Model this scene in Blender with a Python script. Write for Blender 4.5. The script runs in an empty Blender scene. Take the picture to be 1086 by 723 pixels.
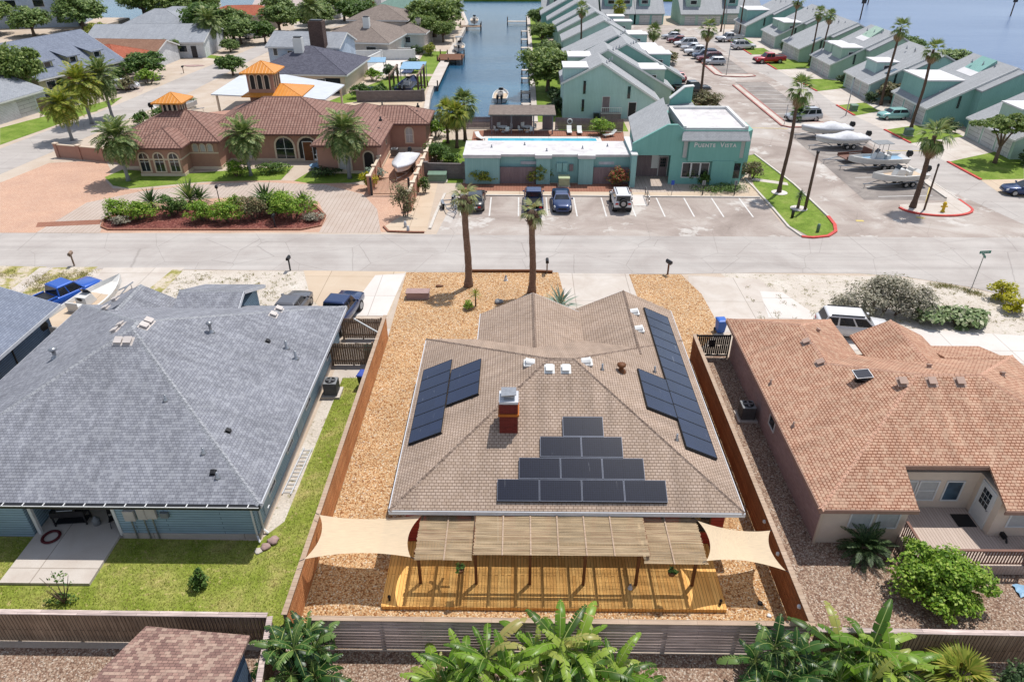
import bpy, math, random
import numpy as np
from mathutils import Vector, Matrix
random.seed(11)
SC = bpy.context.scene
COL = SC.collection
rad = math.radians
# ---------------------------------------------------------------- survey: photo pixel -> point of the place
CAM_H, FOC, PITCH, YAW = 25.0, 750.0, rad(31.7), 0.0113
_cp, _sp, _cy, _sy = math.cos(PITCH), math.sin(PITCH), math.cos(YAW), math.sin(YAW)
def _ray(px, py):
    u = (px-543)/FOC; v = (361.5-py)/FOC; d = _cp+v*_sp
    return (u*_cy-d*_sy, u*_sy+d*_cy, -_sp+v*_cp)
def G(px, py, z=0.0):
    a, b, c = _ray(px, py); t = (z-CAM_H)/c
    return Vector((a*t, b*t, z))
def G2(px, py, z=0.0):
    q = G(px, py, z); return (q.x, q.y)
# ---------------------------------------------------------------- mesh builder
class MB:
    def __init__(s): s.v = []; s.f = []; s.m = Matrix.Identity(4)
    def at(s, x=0, y=0, z=0, rz=0, rx=0, ry=0):
        s.m = Matrix.Translation((x, y, z)) @ Matrix.Rotation(rz, 4, 'Z') @ Matrix.Rotation(ry, 4, 'Y') @ Matrix.Rotation(rx, 4, 'X'); return s
    def frame(s, o, ex, ey):
        ex = Vector(ex).normalized(); ey = Vector(ey); ez = ex.cross(ey).normalized(); ey = ez.cross(ex)
        s.m = Matrix(((ex.x, ey.x, ez.x, o[0]), (ex.y, ey.y, ez.y, o[1]), (ex.z, ey.z, ez.z, o[2]), (0, 0, 0, 1))); return s
    def id(s): s.m = Matrix.Identity(4); return s
    def add(s, vs, fs):
        b = len(s.v); s.v += [s.m @ Vector(q) for q in vs]; s.f += [tuple(b+i for i in f) for f in fs]; return s
    def box(s, x0, x1, y0, y1, z0, z1):
        return s.add([(x0,y0,z0),(x1,y0,z0),(x1,y1,z0),(x0,y1,z0),(x0,y0,z1),(x1,y0,z1),(x1,y1,z1),(x0,y1,z1)],
            [(3,2,1,0),(4,5,6,7),(0,1,5,4),(1,2,6,5),(2,3,7,6),(3,0,4,7)])
    def cb(s, c, d):
        return s.box(c[0]-d[0]/2, c[0]+d[0]/2, c[1]-d[1]/2, c[1]+d[1]/2, c[2]-d[2]/2, c[2]+d[2]/2)
    def poly(s, pts): return s.add(pts, [tuple(range(len(pts)))])
    def prism(s, p2, z0, z1):
        n = len(p2)
        ar = sum(p2[i][0]*p2[(i+1)%n][1]-p2[(i+1)%n][0]*p2[i][1] for i in range(n))
        if ar < 0: p2 = p2[::-1]
        vs = [(q[0], q[1], z0) for q in p2]+[(q[0], q[1], z1) for q in p2]
        return s.add(vs, [tuple(range(n))[::-1], tuple(range(n, 2*n))]+[(i, (i+1)%n, n+(i+1)%n, n+i) for i in range(n)])
    def slab(s, pts, t, d=(0, 0, -1)):
        n = len(pts); nv = Vector((0, 0, 0)); P = [Vector(q) for q in pts]
        for i in range(n): nv += P[i].cross(P[(i+1)%n])
        d = Vector(d)
        if nv.dot(d) > 0: P = P[::-1]
        vs = P+[q+d*t for q in P]
        return s.add(vs, [tuple(range(n)), tuple(range(n, 2*n))[::-1]]+[((i+1)%n, i, n+i, n+(i+1)%n) for i in range(n)])
    def tube(s, pts, r, n=8, cap=True):
        P = [Vector(q) for q in pts]; k = len(P)
        if not isinstance(r, (list, tuple)): r = [r]*k
        vs = []; up = Vector((0, 0, 1)); a0 = None
        for i in range(k):
            t = (P[min(i+1, k-1)]-P[max(i-1, 0)]).normalized()
            if a0 is None:
                a0 = t.cross(up) if abs(t.z) < .95 else t.cross(Vector((1, 0, 0)))
            a0 = (a0-t*a0.dot(t)).normalized(); b = t.cross(a0)
            for j in range(n):
                w = 2*math.pi*j/n; vs.append(P[i]+(a0*math.cos(w)+b*math.sin(w))*r[i])
        fs = [(i*n+j, i*n+(j+1)%n, (i+1)*n+(j+1)%n, (i+1)*n+j) for i in range(k-1) for j in range(n)]
        if cap: fs += [tuple(range(n))[::-1], tuple(range((k-1)*n, k*n))]
        return s.add(vs, fs)
    def lathe(s, prof, n=16):
        vs = [(r*math.cos(2*math.pi*j/n), r*math.sin(2*math.pi*j/n), z) for r, z in prof for j in range(n)]; k = len(prof)
        fs = [(i*n+j, i*n+(j+1)%n, (i+1)*n+(j+1)%n, (i+1)*n+j) for i in range(k-1) for j in range(n)]
        return s.add(vs, fs+[tuple(range(n))[::-1], tuple(range((k-1)*n, k*n))])
    def loft(s, rings, cap=True, closed=True):
        n = len(rings[0]); k = len(rings); vs = [q for r in rings for q in r]
        fs = [(i*n+j, i*n+(j+1)%n, (i+1)*n+(j+1)%n, (i+1)*n+j) for i in range(k-1) for j in range(n if closed else n-1)]
        if cap and closed: fs += [tuple(range(n))[::-1], tuple(range((k-1)*n, k*n))]
        return s.add(vs, fs)
    def build(s, name, mat, parent=None, smooth=False, bevel=0, sub=0):
        off = Vector((0, 0, 0)); p = parent
        while p is not None: off += p.location; p = p.parent
        vs = [q-off for q in s.v]
        me = bpy.data.meshes.new(name); me.from_pydata([tuple(q) for q in vs], [], s.f); me.update()
        uv = me.uv_layers.new(name='UVMap'); dat = np.zeros(len(me.loops)*2)
        for pl in me.polygons:
            n = pl.normal
            if abs(n.z) > .985: a = Vector((1, 0, 0)); b = Vector((0, 1, 0))
            else: a = Vector((-n.y, n.x, 0)).normalized(); b = n.cross(a)
            for li in pl.loop_indices:
                q = s.v[me.loops[li].vertex_index]; dat[2*li] = q.dot(a); dat[2*li+1] = q.dot(b)
        uv.data.foreach_set('uv', dat)
        if smooth: me.polygons.foreach_set('use_smooth', [True]*len(me.polygons))
        me.materials.append(mat)
        o = bpy.data.objects.new(name, me); COL.objects.link(o); o.parent = parent
        if bevel:
            b = o.modifiers.new('b', 'BEVEL'); b.width = bevel; b.segments = 2; b.limit_method = 'ANGLE'
        if sub:
            b = o.modifiers.new('s', 'SUBSURF'); b.levels = b.render_levels = sub
        return o
def qmesh(name, V, F, mat, parent=None, smooth=False):          # fast path for foliage: numpy verts (n,3), faces (m,4)
    me = bpy.data.meshes.new(name); V = np.asarray(V, dtype=np.float32); F = np.asarray(F, dtype=np.int32)
    k = F.shape[1]; me.vertices.add(len(V)); me.vertices.foreach_set('co', V.ravel())
    me.loops.add(F.size); me.loops.foreach_set('vertex_index', F.ravel())
    me.polygons.add(len(F)); me.polygons.foreach_set('loop_start', np.arange(0, F.size, k, dtype=np.int32))
    try: me.polygons.foreach_set('loop_total', np.full(len(F), k, dtype=np.int32))
    except Exception: pass
    me.update(calc_edges=True); me.validate()
    if smooth: me.polygons.foreach_set('use_smooth', [True]*len(F))
    me.materials.append(mat); o = bpy.data.objects.new(name, me); COL.objects.link(o); o.parent = parent
    return o
def tag(o, label, cat, group=None):
    o['label'] = label; o['category'] = cat
    if group: o['group'] = group
    return o
def thing(name, label, cat, loc=(0, 0, 0), rz=0, group=None):
    o = bpy.data.objects.new(name, None); COL.objects.link(o); o.empty_display_size = .3
    o.location = loc; o.rotation_euler = (0, 0, rz)
    return tag(o, label, cat, group)
def struct(o, kind='structure'):
    o['kind'] = kind; return o
KIDS = {}
def dup(root, loc, rz=0, label=None, sc=1.0, group=None, mats=None):
    kids = {}
    for o in COL.objects:
        if o.parent: kids.setdefault(o.parent.name, []).append(o)
    def rec(o, par):
        c = o.copy(); COL.objects.link(c); c.parent = par
        if mats and o.type == 'MESH' and o.data.materials and o.data.materials[0].name in mats:
            c.material_slots[0].link = 'OBJECT'; c.material_slots[0].material = mats[o.data.materials[0].name]
        for k in kids.get(o.name, []): rec(k, c)
        return c
    r = rec(root, None); place(r, loc, rz, label, sc, group)
    return r
def place(r, loc, rz=0, label=None, sc=1.0, group=None):
    r.location = loc if len(loc) == 3 else (loc[0], loc[1], 0)
    r.rotation_euler = (0, 0, rz); r.scale = (sc,)*3 if not isinstance(sc, tuple) else sc
    if label: r['label'] = label
    if group: r['group'] = group
    return r
class Proto:                                                     # first use places the original itself, later uses copy it
    def __init__(s, root): s.r = root; s.used = False
    def put(s, loc, rz=0, label=None, sc=1.0, group=None, mats=None):
        if not s.used and not mats:
            s.used = True; return place(s.r, loc, rz, label, sc, group)
        s.pending = True
        return dup(s.r, loc, rz, label, sc, group, mats)
    def done(s):
        if not s.used:
            def rm(o):
                for k in [q for q in COL.objects if q.parent == o]: rm(k)
                bpy.data.objects.remove(o)
            rm(s.r)
# ---------------------------------------------------------------- materials (base colours, measured in sunlight and divided by the light)
def lin(c): c /= 255.0; return c/12.92 if c <= .04045 else ((c+.055)/1.055)**2.4
LIGHT = 1.5
def C(r, g, b, k=1.0): return tuple(min(.9, lin(x)/LIGHT*k) for x in (r, g, b))+(1.0,)
class NT:
    def __init__(s, name):
        s.mat = bpy.data.materials.new(name); s.mat.use_nodes = True; s.nt = s.mat.node_tree
        s.b = s.nt.nodes['Principled BSDF']; s.out = s.nt.nodes['Material Output']
    def n(s, typ, props=None, **ins):
        o = s.nt.nodes.new(typ)
        for k, v in (props or {}).items(): setattr(o, k, v)
        for k, v in ins.items():
            key = int(k[1:]) if k[0] == '_' and k[1:].isdigit() else k.replace('_', ' ')
            s.set(o.inputs[key], v)
        return o
    def set(s, sock, v):
        if isinstance(v, bpy.types.NodeSocket): s.nt.links.new(v, sock)
        elif isinstance(v, bpy.types.Node): s.nt.links.new(v.outputs[0], sock)
        else: sock.default_value = v
    def co(s, kind='Object'):
        return s.n('ShaderNodeTexCoord').outputs[kind]
    def pos(s): return s.n('ShaderNodeNewGeometry').outputs['Position']
    def noise(s, vec, scale, detail=4, rough=.55, out='Fac', dist=0):
        return s.n('ShaderNodeTexNoise', None, Vector=vec, Scale=scale, Detail=float(detail), Roughness=rough, Distortion=float(dist)).outputs[out]
    def vor(s, vec, scale, out='Color', feat='F1', rnd=1.0):
        return s.n('ShaderNodeTexVoronoi', {'feature': feat}, Vector=vec, Scale=scale, Randomness=rnd).outputs[out]
    def ramp(s, fac, stops, interp='LINEAR'):
        r = s.n('ShaderNodeValToRGB', None, Fac=fac); cr = r.color_ramp; cr.interpolation = interp
        while len(cr.elements) < len(stops): cr.elements.new(.5)
        for e, (p, c) in zip(cr.elements, stops):
            e.position = p; e.color = c if not isinstance(c, (int, float)) else (c, c, c, 1)
        return r.outputs['Color']
    def mix(s, a, b, fac, mode='MIX'):
        m = s.n('ShaderNodeMix', {'data_type': 'RGBA', 'blend_type': mode})
        s.set(m.inputs[0], fac); s.set(m.inputs[6], a); s.set(m.inputs[7], b); return m.outputs[2]
    def math(s, op, a, b=0.0, c=0.0):
        m = s.n('ShaderNodeMath', {'operation': op}); s.set(m.inputs[0], a); s.set(m.inputs[1], b); s.set(m.inputs[2], c); return m.outputs[0]
    def mapr(s, vec, scale=(1, 1, 1), rot=(0, 0, 0), loc=(0, 0, 0)):
        return s.n('ShaderNodeMapping', None, Vector=vec, Scale=scale, Rotation=rot, Location=loc).outputs[0]
    def bump(s, h, strength=.4, dist=.02):
        s.set(s.b.inputs['Normal'], s.n('ShaderNodeBump', None, Height=h, Strength=strength, Distance=dist).outputs[0])
    def fin(s, col, rough=.7, spec=.3, metal=0.0):
        s.set(s.b.inputs['Base Color'], col); s.set(s.b.inputs['Roughness'], rough)
        s.b.inputs['Specular IOR Level'].default_value = spec; s.b.inputs['Metallic'].default_value = metal
        return s.mat
def sc4(c, k): return (min(1, c[0]*k), min(1, c[1]*k), min(1, c[2]*k), 1)
def plain(name, col, rough=.6, var=.12, scale=2.5, spec=.3, metal=0.0, bump=0):
    t = NT(name); p = t.co(); nz = t.noise(p, scale, 5)
    c = t.ramp(nz, [(.3, sc4(col, 1-var)), (.7, sc4(col, 1+var))])
    if bump: t.bump(t.noise(p, scale*12, 3), bump, .01)
    return t.fin(c, rough, spec, metal)
def paint(name, col, coat=.6, metal=.3, rough=.35):
    t = NT(name); nz = t.noise(t.co(), 9, 3)
    t.b.inputs['Coat Weight'].default_value = coat; t.b.inputs['Coat Roughness'].default_value = .06
    return t.fin(t.ramp(nz, [(.3, sc4(col, .93)), (.7, sc4(col, 1.05))]), rough, .5, metal)
def glass(name, col=(.015, .02, .025, 1), rough=.06):
    t = NT(name); nz = t.noise(t.co(), 1.2, 2)
    return t.fin(t.ramp(nz, [(.35, sc4(col, .6)), (.7, sc4(col, 1.7))]), rough, .6)
def shingle(name, c1, c2, gap_shade, w=.30, h=.16, var=.1, streak=.08, ms=.012, bias=0.0, c3=None):
    t = NT(name); uv = t.co('UV')
    b = t.n('ShaderNodeTexBrick', {'offset': .5}, Vector=uv, Color1=c1, Color2=c2, Mortar=gap_shade, Scale=1.0)  # dark joint colour paints the shadow gaps between shingle tabs
    b.inputs['Mortar Size'].default_value = ms; b.inputs['Brick Width'].default_value = w; b.inputs['Row Height'].default_value = h
    b.inputs['Mortar Smooth'].default_value = .3; b.inputs['Bias'].default_value = bias
    col = b.outputs['Color']
    if c3:
        b2 = t.n('ShaderNodeTexBrick', {'offset': .5}, Vector=t.mapr(uv, loc=(w*7, h*4, 0)), Color1=(0, 0, 0, 1), Color2=(1, 1, 1, 1), Mortar=(0, 0, 0, 1), Scale=1.0)
        b2.inputs['Mortar Size'].default_value = 0; b2.inputs['Brick Width'].default_value = w; b2.inputs['Row Height'].default_value = h
        col = t.mix(col, c3, t.ramp(b2.outputs['Color'], [(.6, 0.0), (.8, .55)]))
    n1 = t.noise(uv, .45, 5, .6); col = t.mix(col, t.ramp(n1, [(.25, 1-var*1.6), (.75, 1+var*.4)]), 1.0, 'MULTIPLY')
    n2 = t.noise(t.mapr(uv, (2.2, .12, 1)), 1.0, 3); col = t.mix(col, t.ramp(n2, [(.3, 1-streak*2), (.6, 1.0)]), 1.0, 'MULTIPLY')
    n3 = t.noise(uv, 28, 2); col = t.mix(col, t.ramp(n3, [(.3, .88), (.7, 1.06)]), 1.0, 'MULTIPLY')
    fr = t.math('FRACT', t.math('DIVIDE', t.n('ShaderNodeSeparateXYZ', None, Vector=uv).outputs[1], h))
    t.bump(t.math('ADD', t.math('MULTIPLY', t.math('SUBTRACT', 1.0, fr), .7), t.math('MULTIPLY', b.outputs['Fac'], -.5)), .5, .02)
    return t.fin(col, .9, .15)
def boards(name, c1, c2, h=.15, w=4.0, vert=False, gap=.012, rough=.75, var=.12, gapcol=None, grain=.12, spec=.2):
    t = NT(name); uv = t.co('UV')
    if vert: uv = t.mapr(uv, rot=(0, 0, rad(90)))
    b = t.n('ShaderNodeTexBrick', {'offset': .37}, Vector=uv, Color1=c1, Color2=c2, Mortar=gapcol or sc4(c1, .25), Scale=1.0)
    b.inputs['Mortar Size'].default_value = gap; b.inputs['Brick Width'].default_value = w; b.inputs['Row Height'].default_value = h
    b.inputs['Mortar Smooth'].default_value = .2
    g = t.noise(t.mapr(uv, (1.2, 22, 1)), 1.0, 4, .6); col = t.mix(b.outputs['Color'], t.ramp(g, [(.3, 1-grain*1.5), (.7, 1+grain*.5)]), 1.0, 'MULTIPLY')
    n1 = t.noise(t.co(), .7, 4); col = t.mix(col, t.ramp(n1, [(.25, 1-var*1.5), (.75, 1+var*.5)]), 1.0, 'MULTIPLY')
    t.bump(t.math('SUBTRACT', 1.0, b.outputs['Fac']), .6, .012)
    return t.fin(col, rough, spec)
def stones(name, stops, scale=11, var=.15, bump=.9, big=.5):
    t = NT(name); p = t.pos(); w = t.mapr(p, (1, 1, .3))
    v = t.n('ShaderNodeTexVoronoi', None, Vector=w, Scale=scale)
    r = t.n('ShaderNodeSeparateColor', None, Color=v.outputs['Color']).outputs[0]
    col = t.ramp(r, stops, 'CONSTANT')
    col = t.mix(col, t.ramp(v.outputs['Distance'], [(.4, 1.0), (.8, .6)]), 1.0, 'MULTIPLY')
    n1 = t.noise(p, big, 5, .6); col = t.mix(col, t.ramp(n1, [(.3, 1-var), (.7, 1+var*.5)]), 1.0, 'MULTIPLY')
    t.bump(t.math('SUBTRACT', 1.0, v.outputs['Distance']), bump, .05)
    return t.fin(col, .85, .2)
def ground_mat(name, stops, scale=.35, fine=18, fvar=.12, detail=7, rough=.9, bump=.25, spots=None, dist=.4, cracks=0, lines=None, fine2=False, streak=0):
    t = NT(name); p = t.pos()
    col = t.ramp(t.noise(p, scale, detail, .62, dist=dist), stops)
    if spots: col = t.mix(col, spots[1], t.ramp(t.noise(p, spots[0], 5, .7), [(spots[2], 0.0), (spots[2]+.05, spots[3])]))
    if cracks:
        d = t.n('ShaderNodeTexVoronoi', {'feature': 'DISTANCE_TO_EDGE'}, Vector=t.mix(p, t.noise(p, .8, 3, out='Color'), .12, 'ADD'), Scale=.22)
        col = t.mix(col, (.05, .045, .04, 1), t.ramp(d.outputs['Distance'], [(0.0, cracks), (.008, 0.0)]))
    if lines:
        b = t.n('ShaderNodeTexBrick', {'offset': 0.0}, Vector=p, Color1=(1, 1, 1, 1), Color2=(.93, .93, .93, 1), Mortar=(.5, .47, .44, 1), Scale=1.0)
        b.inputs['Mortar Size'].default_value = .025; b.inputs['Brick Width'].default_value = lines[0]; b.inputs['Row Height'].default_value = lines[1]
        col = t.mix(col, b.outputs['Color'], .8, 'MULTIPLY')
    if streak: col = t.mix(col, t.ramp(t.noise(t.mapr(p, (.04, 1.1, 1)), 1.0, 4, .6), [(.3, 1-streak), (.65, 1+streak*.5)]), 1.0, 'MULTIPLY'); col = t.mix(col, (.20, .19, .18, 1), t.ramp(t.noise(p, .9, 3, .5), [(.7, 0.0), (.76, .35)]))
    if fine2: col = t.mix(col, t.ramp(t.noise(p, 2.4, 6, .75), [(.3, .68), (.5, 1.0), (.72, 1.18)]), 1.0, 'MULTIPLY')
    nf = t.noise(p, fine, 4, .7); col = t.mix(col, t.ramp(nf, [(.25, 1-fvar*1.4), (.75, 1+fvar)]), 1.0, 'MULTIPLY')
    if bump: t.bump(nf, bump, .02)
    return t.fin(col, rough, .15)
def leaf(name, stops, trans=.35, rough=.55, tcol=None, patch=None):
    t = NT(name)
    r = t.n('ShaderNodeNewGeometry').outputs['Random Per Island']
    o = t.n('ShaderNodeObjectInfo').outputs['Random']
    col = t.ramp(t.math('FRACT', t.math('ADD', r, t.math('MULTIPLY', o, .13))), stops)
    if patch: col = t.mix(col, patch, t.ramp(t.noise(t.pos(), 1.0, 5, .65), [(.5, 0.0), (.66, .85)]))
    t.fin(col, rough, .35)
    tr = t.n('ShaderNodeBsdfTranslucent', None, Color=t.mix(col, (1.0, 1.0, .35, 1), .35, 'MULTIPLY'))
    mx = t.n('ShaderNodeMixShader', None, _0=trans, _1=t.b.outputs[0], _2=tr.outputs[0])
    t.nt.links.new(mx.outputs[0], t.out.inputs[0]); return t.mat
# ================================================================ materials
m_road = ground_mat('road_asphalt', [(.3, C(190, 181, 175)), (.5, C(202, 194, 188)), (.7, C(211, 204, 198))], .25, 25, .09, cracks=.28, streak=.13)
m_lot = ground_mat('lot_asphalt', [(.3, C(166, 152, 143)), (.46, C(188, 174, 165)), (.56, C(202, 190, 181)), (.7, C(218, 210, 203))], .16, 14, .12, spots=(.22, C(228, 222, 215), .57, .8), cracks=.2, dist=.8, streak=.06)
m_lotdark = ground_mat('lot_worn_asphalt', [(.3, C(140, 132, 128)), (.5, C(162, 153, 147)), (.7, C(190, 181, 173))], .3, 14, .14, cracks=.2)
m_conc = ground_mat('pale_concrete', [(.3, C(214, 200, 188)), (.5, C(226, 215, 204)), (.7, C(236, 227, 218))], .5, 20, .06, lines=(4.2, 4.2))
m_concw = ground_mat('bright_concrete', [(.3, C(238, 228, 220)), (.7, C(246, 240, 234))], .5, 20, .05, lines=(3.6, 3.6))
m_conct = ground_mat('tan_concrete', [(.3, C(222, 198, 172)), (.7, C(232, 212, 188))], .4, 20, .06, lines=(5, 5))
m_sand = ground_mat('sand', [(.3, C(216, 203, 188)), (.55, C(230, 219, 206)), (.75, C(240, 232, 221))], .6, 9, .2, spots=(2.6, C(150, 142, 100), .57, .75), bump=.7)
m_dirt = ground_mat('dry_yard', [(.3, C(206, 186, 166)), (.5, C(216, 198, 180)), (.7, C(224, 210, 194))], .3, 9, .1, spots=(.5, C(150, 158, 96), .64, .5), bump=.4)
m_grass = ground_mat('lawn_grass', [(.28, C(124, 140, 52)), (.42, C(146, 160, 64)), (.55, C(164, 170, 84)), (.72, C(200, 184, 120))], .5, 9, .3, detail=9, bump=.7, spots=(3.2, C(206, 188, 130), .58, .7), fine2=True)
m_grass2 = ground_mat('green_grass', [(.3, C(112, 138, 50)), (.5, C(132, 158, 62)), (.7, C(158, 172, 86))], .5, 9, .26, detail=9, bump=.9, fine2=True)
m_gravel = stones('tan_gravel', [(0, C(240, 198, 150)), (.2, C(224, 176, 126)), (.4, C(246, 212, 168)), (.56, C(208, 152, 98)), (.7, C(232, 188, 140)), (.82, C(170, 114, 70)), (.94, C(252, 234, 208))], 16, .14, .6)
m_gravel_br = stones('brown_gravel', [(0, C(192, 162, 140)), (.25, C(164, 132, 112)), (.45, C(210, 186, 164)), (.6, C(142, 110, 92)), (.76, C(184, 156, 134)), (.9, C(224, 206, 188))], 17, .14, .6)
m_weed = ground_mat('weedy_sand', [(.3, C(150, 150, 82)), (.44, C(186, 176, 110)), (.54, C(222, 206, 182)), (.7, C(234, 222, 206))], .8, 9, .25, spots=(2.0, C(140, 146, 70), .56, .7), bump=.7)
m_mulch = stones('red_mulch', [(0, C(140, 78, 70)), (.3, C(152, 92, 80)), (.6, C(116, 60, 54)), (.85, C(172, 114, 102))], 8, .15, .6)
m_water = NT('water')
def _water():
    t = m_water; p = t.pos()
    a = t.noise(t.mapr(p, (.9, 2.2, 1)), .8, 5, .6); b = t.noise(t.mapr(p, (.012, .03, 1)), 1.0, 4, .6)
    t.bump(t.math('ADD', a, t.math('MULTIPLY', t.noise(t.mapr(p, (1, 2.5, 1)), 2.6, 3), .35)), .26, .25)
    col = t.ramp(b, [(.3, C(26, 70, 98)), (.5, C(44, 94, 126)), (.7, C(70, 122, 152))])
    return t.fin(col, .2, .28)
m_water = _water()
def _bay():
    t = NT('bay_water'); p = t.pos()
    b = t.noise(t.mapr(p, (.01, .05, 1)), 1.0, 5, .6)
    t.bump(t.noise(t.mapr(p, (.5, 1.6, 1)), .8, 5, .65), .3, .3)
    return t.fin(t.ramp(b, [(.3, C(90, 114, 154)), (.5, C(104, 128, 166)), (.7, C(120, 142, 176))]), .3, .2)
m_bay = _bay()
m_pool = ground_mat('pool_water', [(.3, C(70, 190, 222)), (.7, C(120, 218, 238))], .8, 5, .06, rough=.1)
def _pavers():
    t = NT('brick_pavers'); p = t.pos()
    b = t.n('ShaderNodeTexBrick', {'offset': .5}, Vector=t.mapr(p, rot=(0, 0, rad(45))), Color1=C(232, 196, 172), Color2=C(222, 180, 156), Mortar=C(196, 156, 134), Scale=1.0)
    b.inputs['Mortar Size'].default_value = .012; b.inputs['Brick Width'].default_value = .24; b.inputs['Row Height'].default_value = .12
    col = t.mix(b.outputs['Color'], t.ramp(t.noise(p, .3, 5, .6), [(.3, (.9, .88, .88, 1)), (.7, (1.08, 1.06, 1.02, 1))]), 1.0, 'MULTIPLY')
    return t.fin(t.mix(col, t.ramp(t.noise(p, 12, 3), [(.3, .92), (.7, 1.06)]), 1.0, 'MULTIPLY'), .85, .2)
m_pav = _pavers()
m_pavpale = ground_mat('pale_pavers', [(.3, C(216, 196, 182)), (.7, C(228, 212, 200))], .4, 16, .05, lines=(.4, .2))
m_pavred = ground_mat('red_pavers', [(.3, C(176, 122, 102)), (.7, C(192, 140, 118))], .5, 16, .1, lines=(.3, .15))
m_kerb = plain('kerb_concrete', C(226, 218, 208), .8, .08)
m_kerbred = plain('kerb_red_paint', C(222, 84, 74), .6, .18, 3)
m_kerbdull = plain('kerb_faded_red', C(186, 122, 112), .7, .25, 2)
m_line = plain('road_paint_white', C(240, 238, 234), .6, .1, 6)
m_yel = plain('road_paint_yellow', C(232, 208, 120), .6, .2, 4)
m_bluegrey = plain('accessible_paint', C(205, 208, 214), .6, .2, 2)
# walls & trim
m_white = plain('white_paint', C(246, 246, 244), .5, .05)
m_gutter = plain('gutter_metal', C(228, 230, 236), .4, .06)
m_teal = boards('teal_siding', C(122, 160, 154, 1.75), C(126, 164, 158, 1.75), .2, 9, True, .012, .7, .06, C(106, 142, 136, 1.75), .05)
m_teal2 = boards('sage_siding', C(150, 172, 158, 1.75), C(154, 176, 162, 1.75), .2, 9, True, .012, .7, .06, C(134, 156, 142, 1.75), .05)
m_teal3 = boards('green_siding', C(144, 168, 164, 2.1), C(148, 172, 168, 2.1), .2, 9, True, .012, .7, .06, C(126, 150, 146, 2.1), .05)
m_troof = shingle('pale_grey_shingle', C(188, 190, 193), C(200, 202, 205), C(168, 170, 174), .3, .15, .06, .05)
m_wroof = ground_mat('white_membrane', [(.3, C(236, 234, 236)), (.7, C(250, 248, 248))], .6, 8, .05)
m_wroofd = ground_mat('stained_membrane', [(.3, C(214, 210, 210)), (.5, C(236, 232, 232)), (.7, C(246, 244, 244))], .7, 8, .06, spots=(.35, C(196, 190, 188), .57, .5))
m_glass = glass('window_glass'); m_glassb = glass('blue_glass', (.05, .08, .11, 1), .1)
m_blind = plain('blinds', C(206, 206, 204), .6, .08, 5)
m_garage = boards('garage_door', C(206, 206, 204, 1.2), C(212, 212, 208, 1.2), .5, 3, False, .02, .6, .05)
m_black = plain('black_plastic', (.012, .012, .014, 1), .45, .2)
m_dark = plain('dark_metal', (.035, .035, .04, 1), .4, .2, 5, .5, .5)
m_steel = plain('galvanised_steel', C(186, 188, 192), .35, .12, 6, .5, .7)
m_grey = plain('grey_plastic', C(150, 152, 154), .5, .1)
m_wood = boards('weathered_wood', C(170, 144, 124), C(186, 162, 144), .14, 2.4, False, .012, .85, .16, None, .22)
m_woodv = boards('weathered_pickets', C(166, 136, 112, 1.3), C(188, 160, 136, 1.3), .14, 2.0, True, .012, .85, .2, None, .22)
m_wooddk = boards('grey_pickets', C(132, 110, 92, 1.9), C(150, 128, 108, 1.9), .14, 2.0, True, .014, .85, .2, None, .22)
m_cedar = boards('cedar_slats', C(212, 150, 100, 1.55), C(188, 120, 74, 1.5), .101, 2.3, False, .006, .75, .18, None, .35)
m_cedardk = boards('cedar_slats_shaded', C(182, 116, 70, 1.3), C(156, 90, 50, 1.3), .101, 2.3, False, .006, .75, .15, None, .3)  # same cedar, darker copy: the shade on this fence side is in the colour
m_postcap = boards('cap_board', C(216, 190, 166), C(206, 176, 150), .2, 2.6, False, .004, .8, .12, None, .16)
m_slatgrey = boards('grey_slats', C(198, 180, 172, 1.8), C(168, 151, 145, 1.8), .17, 2.3, False, .006, .85, .18, None, .3)
m_deck = boards('deck_planks', C(242, 190, 112, 1.5), C(230, 170, 92, 1.4), .14, 2.6, True, .008, .6, .12, C(150, 96, 46), .18)
m_brownwood = plain('brown_wood', C(122, 76, 44), .6, .15, 4)
m_redwall = boards('dark_red_siding', C(160, 64, 52, 1.5), C(166, 70, 56, 1.5), .18, 5, False, .01, .7, .08)
m_redbrick = boards('red_brick', C(140, 56, 48), C(120, 46, 40), .075, .22, False, .006, .8, .1, C(140, 80, 70))
m_orangetrim = plain('orange_band', C(196, 112, 40), .6, .1)
m_leafdark = None
# roofs
m_rtan = shingle('tan_shingle', C(190, 167, 148, 1.15), C(202, 180, 163, 1.15), C(146, 123, 107), .2, .145, .12, .10, .016)
m_rtancap = shingle('tan_ridge_shingle', C(160, 138, 124), C(190, 168, 152), C(120, 102, 90), .3, .22, .1, .03, .014)
m_rgrey = shingle('grey_shingle', C(156, 158, 167), C(174, 176, 185), C(124, 125, 134), .18, .145, .12, .10, .013, 0, C(190, 192, 199))
m_rgreycap = shingle('grey_ridge_shingle', C(176, 178, 184), C(192, 194, 199), C(150, 152, 158), .3, .22, .06, .03)
m_rred = shingle('terracotta_shingle', C(216, 169, 142, 1.1), C(224, 182, 156, 1.1), C(160, 108, 84), .21, .15, .12, .10, .026, 0, C(226, 190, 162, 1.1))
m_rredcap = shingle('terracotta_ridge', C(226, 176, 150, 1.15), C(232, 188, 162, 1.15), C(206, 152, 128), .3, .22, .05, .03)
m_rshed = shingle('mixed_brown_shingle', C(146, 114, 106), C(186, 150, 136), C(104, 84, 78), .2, .13, .08, .04, .01, 0, C(216, 188, 168))
m_rblue = shingle('blue_grey_shingle', C(140, 148, 166), C(158, 166, 183), C(116, 124, 142), .3, .15, .08, .05)
m_rslate = shingle('slate_shingle', C(98, 98, 112), C(122, 122, 136), C(80, 80, 92), .34, .16, .08, .05)
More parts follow.
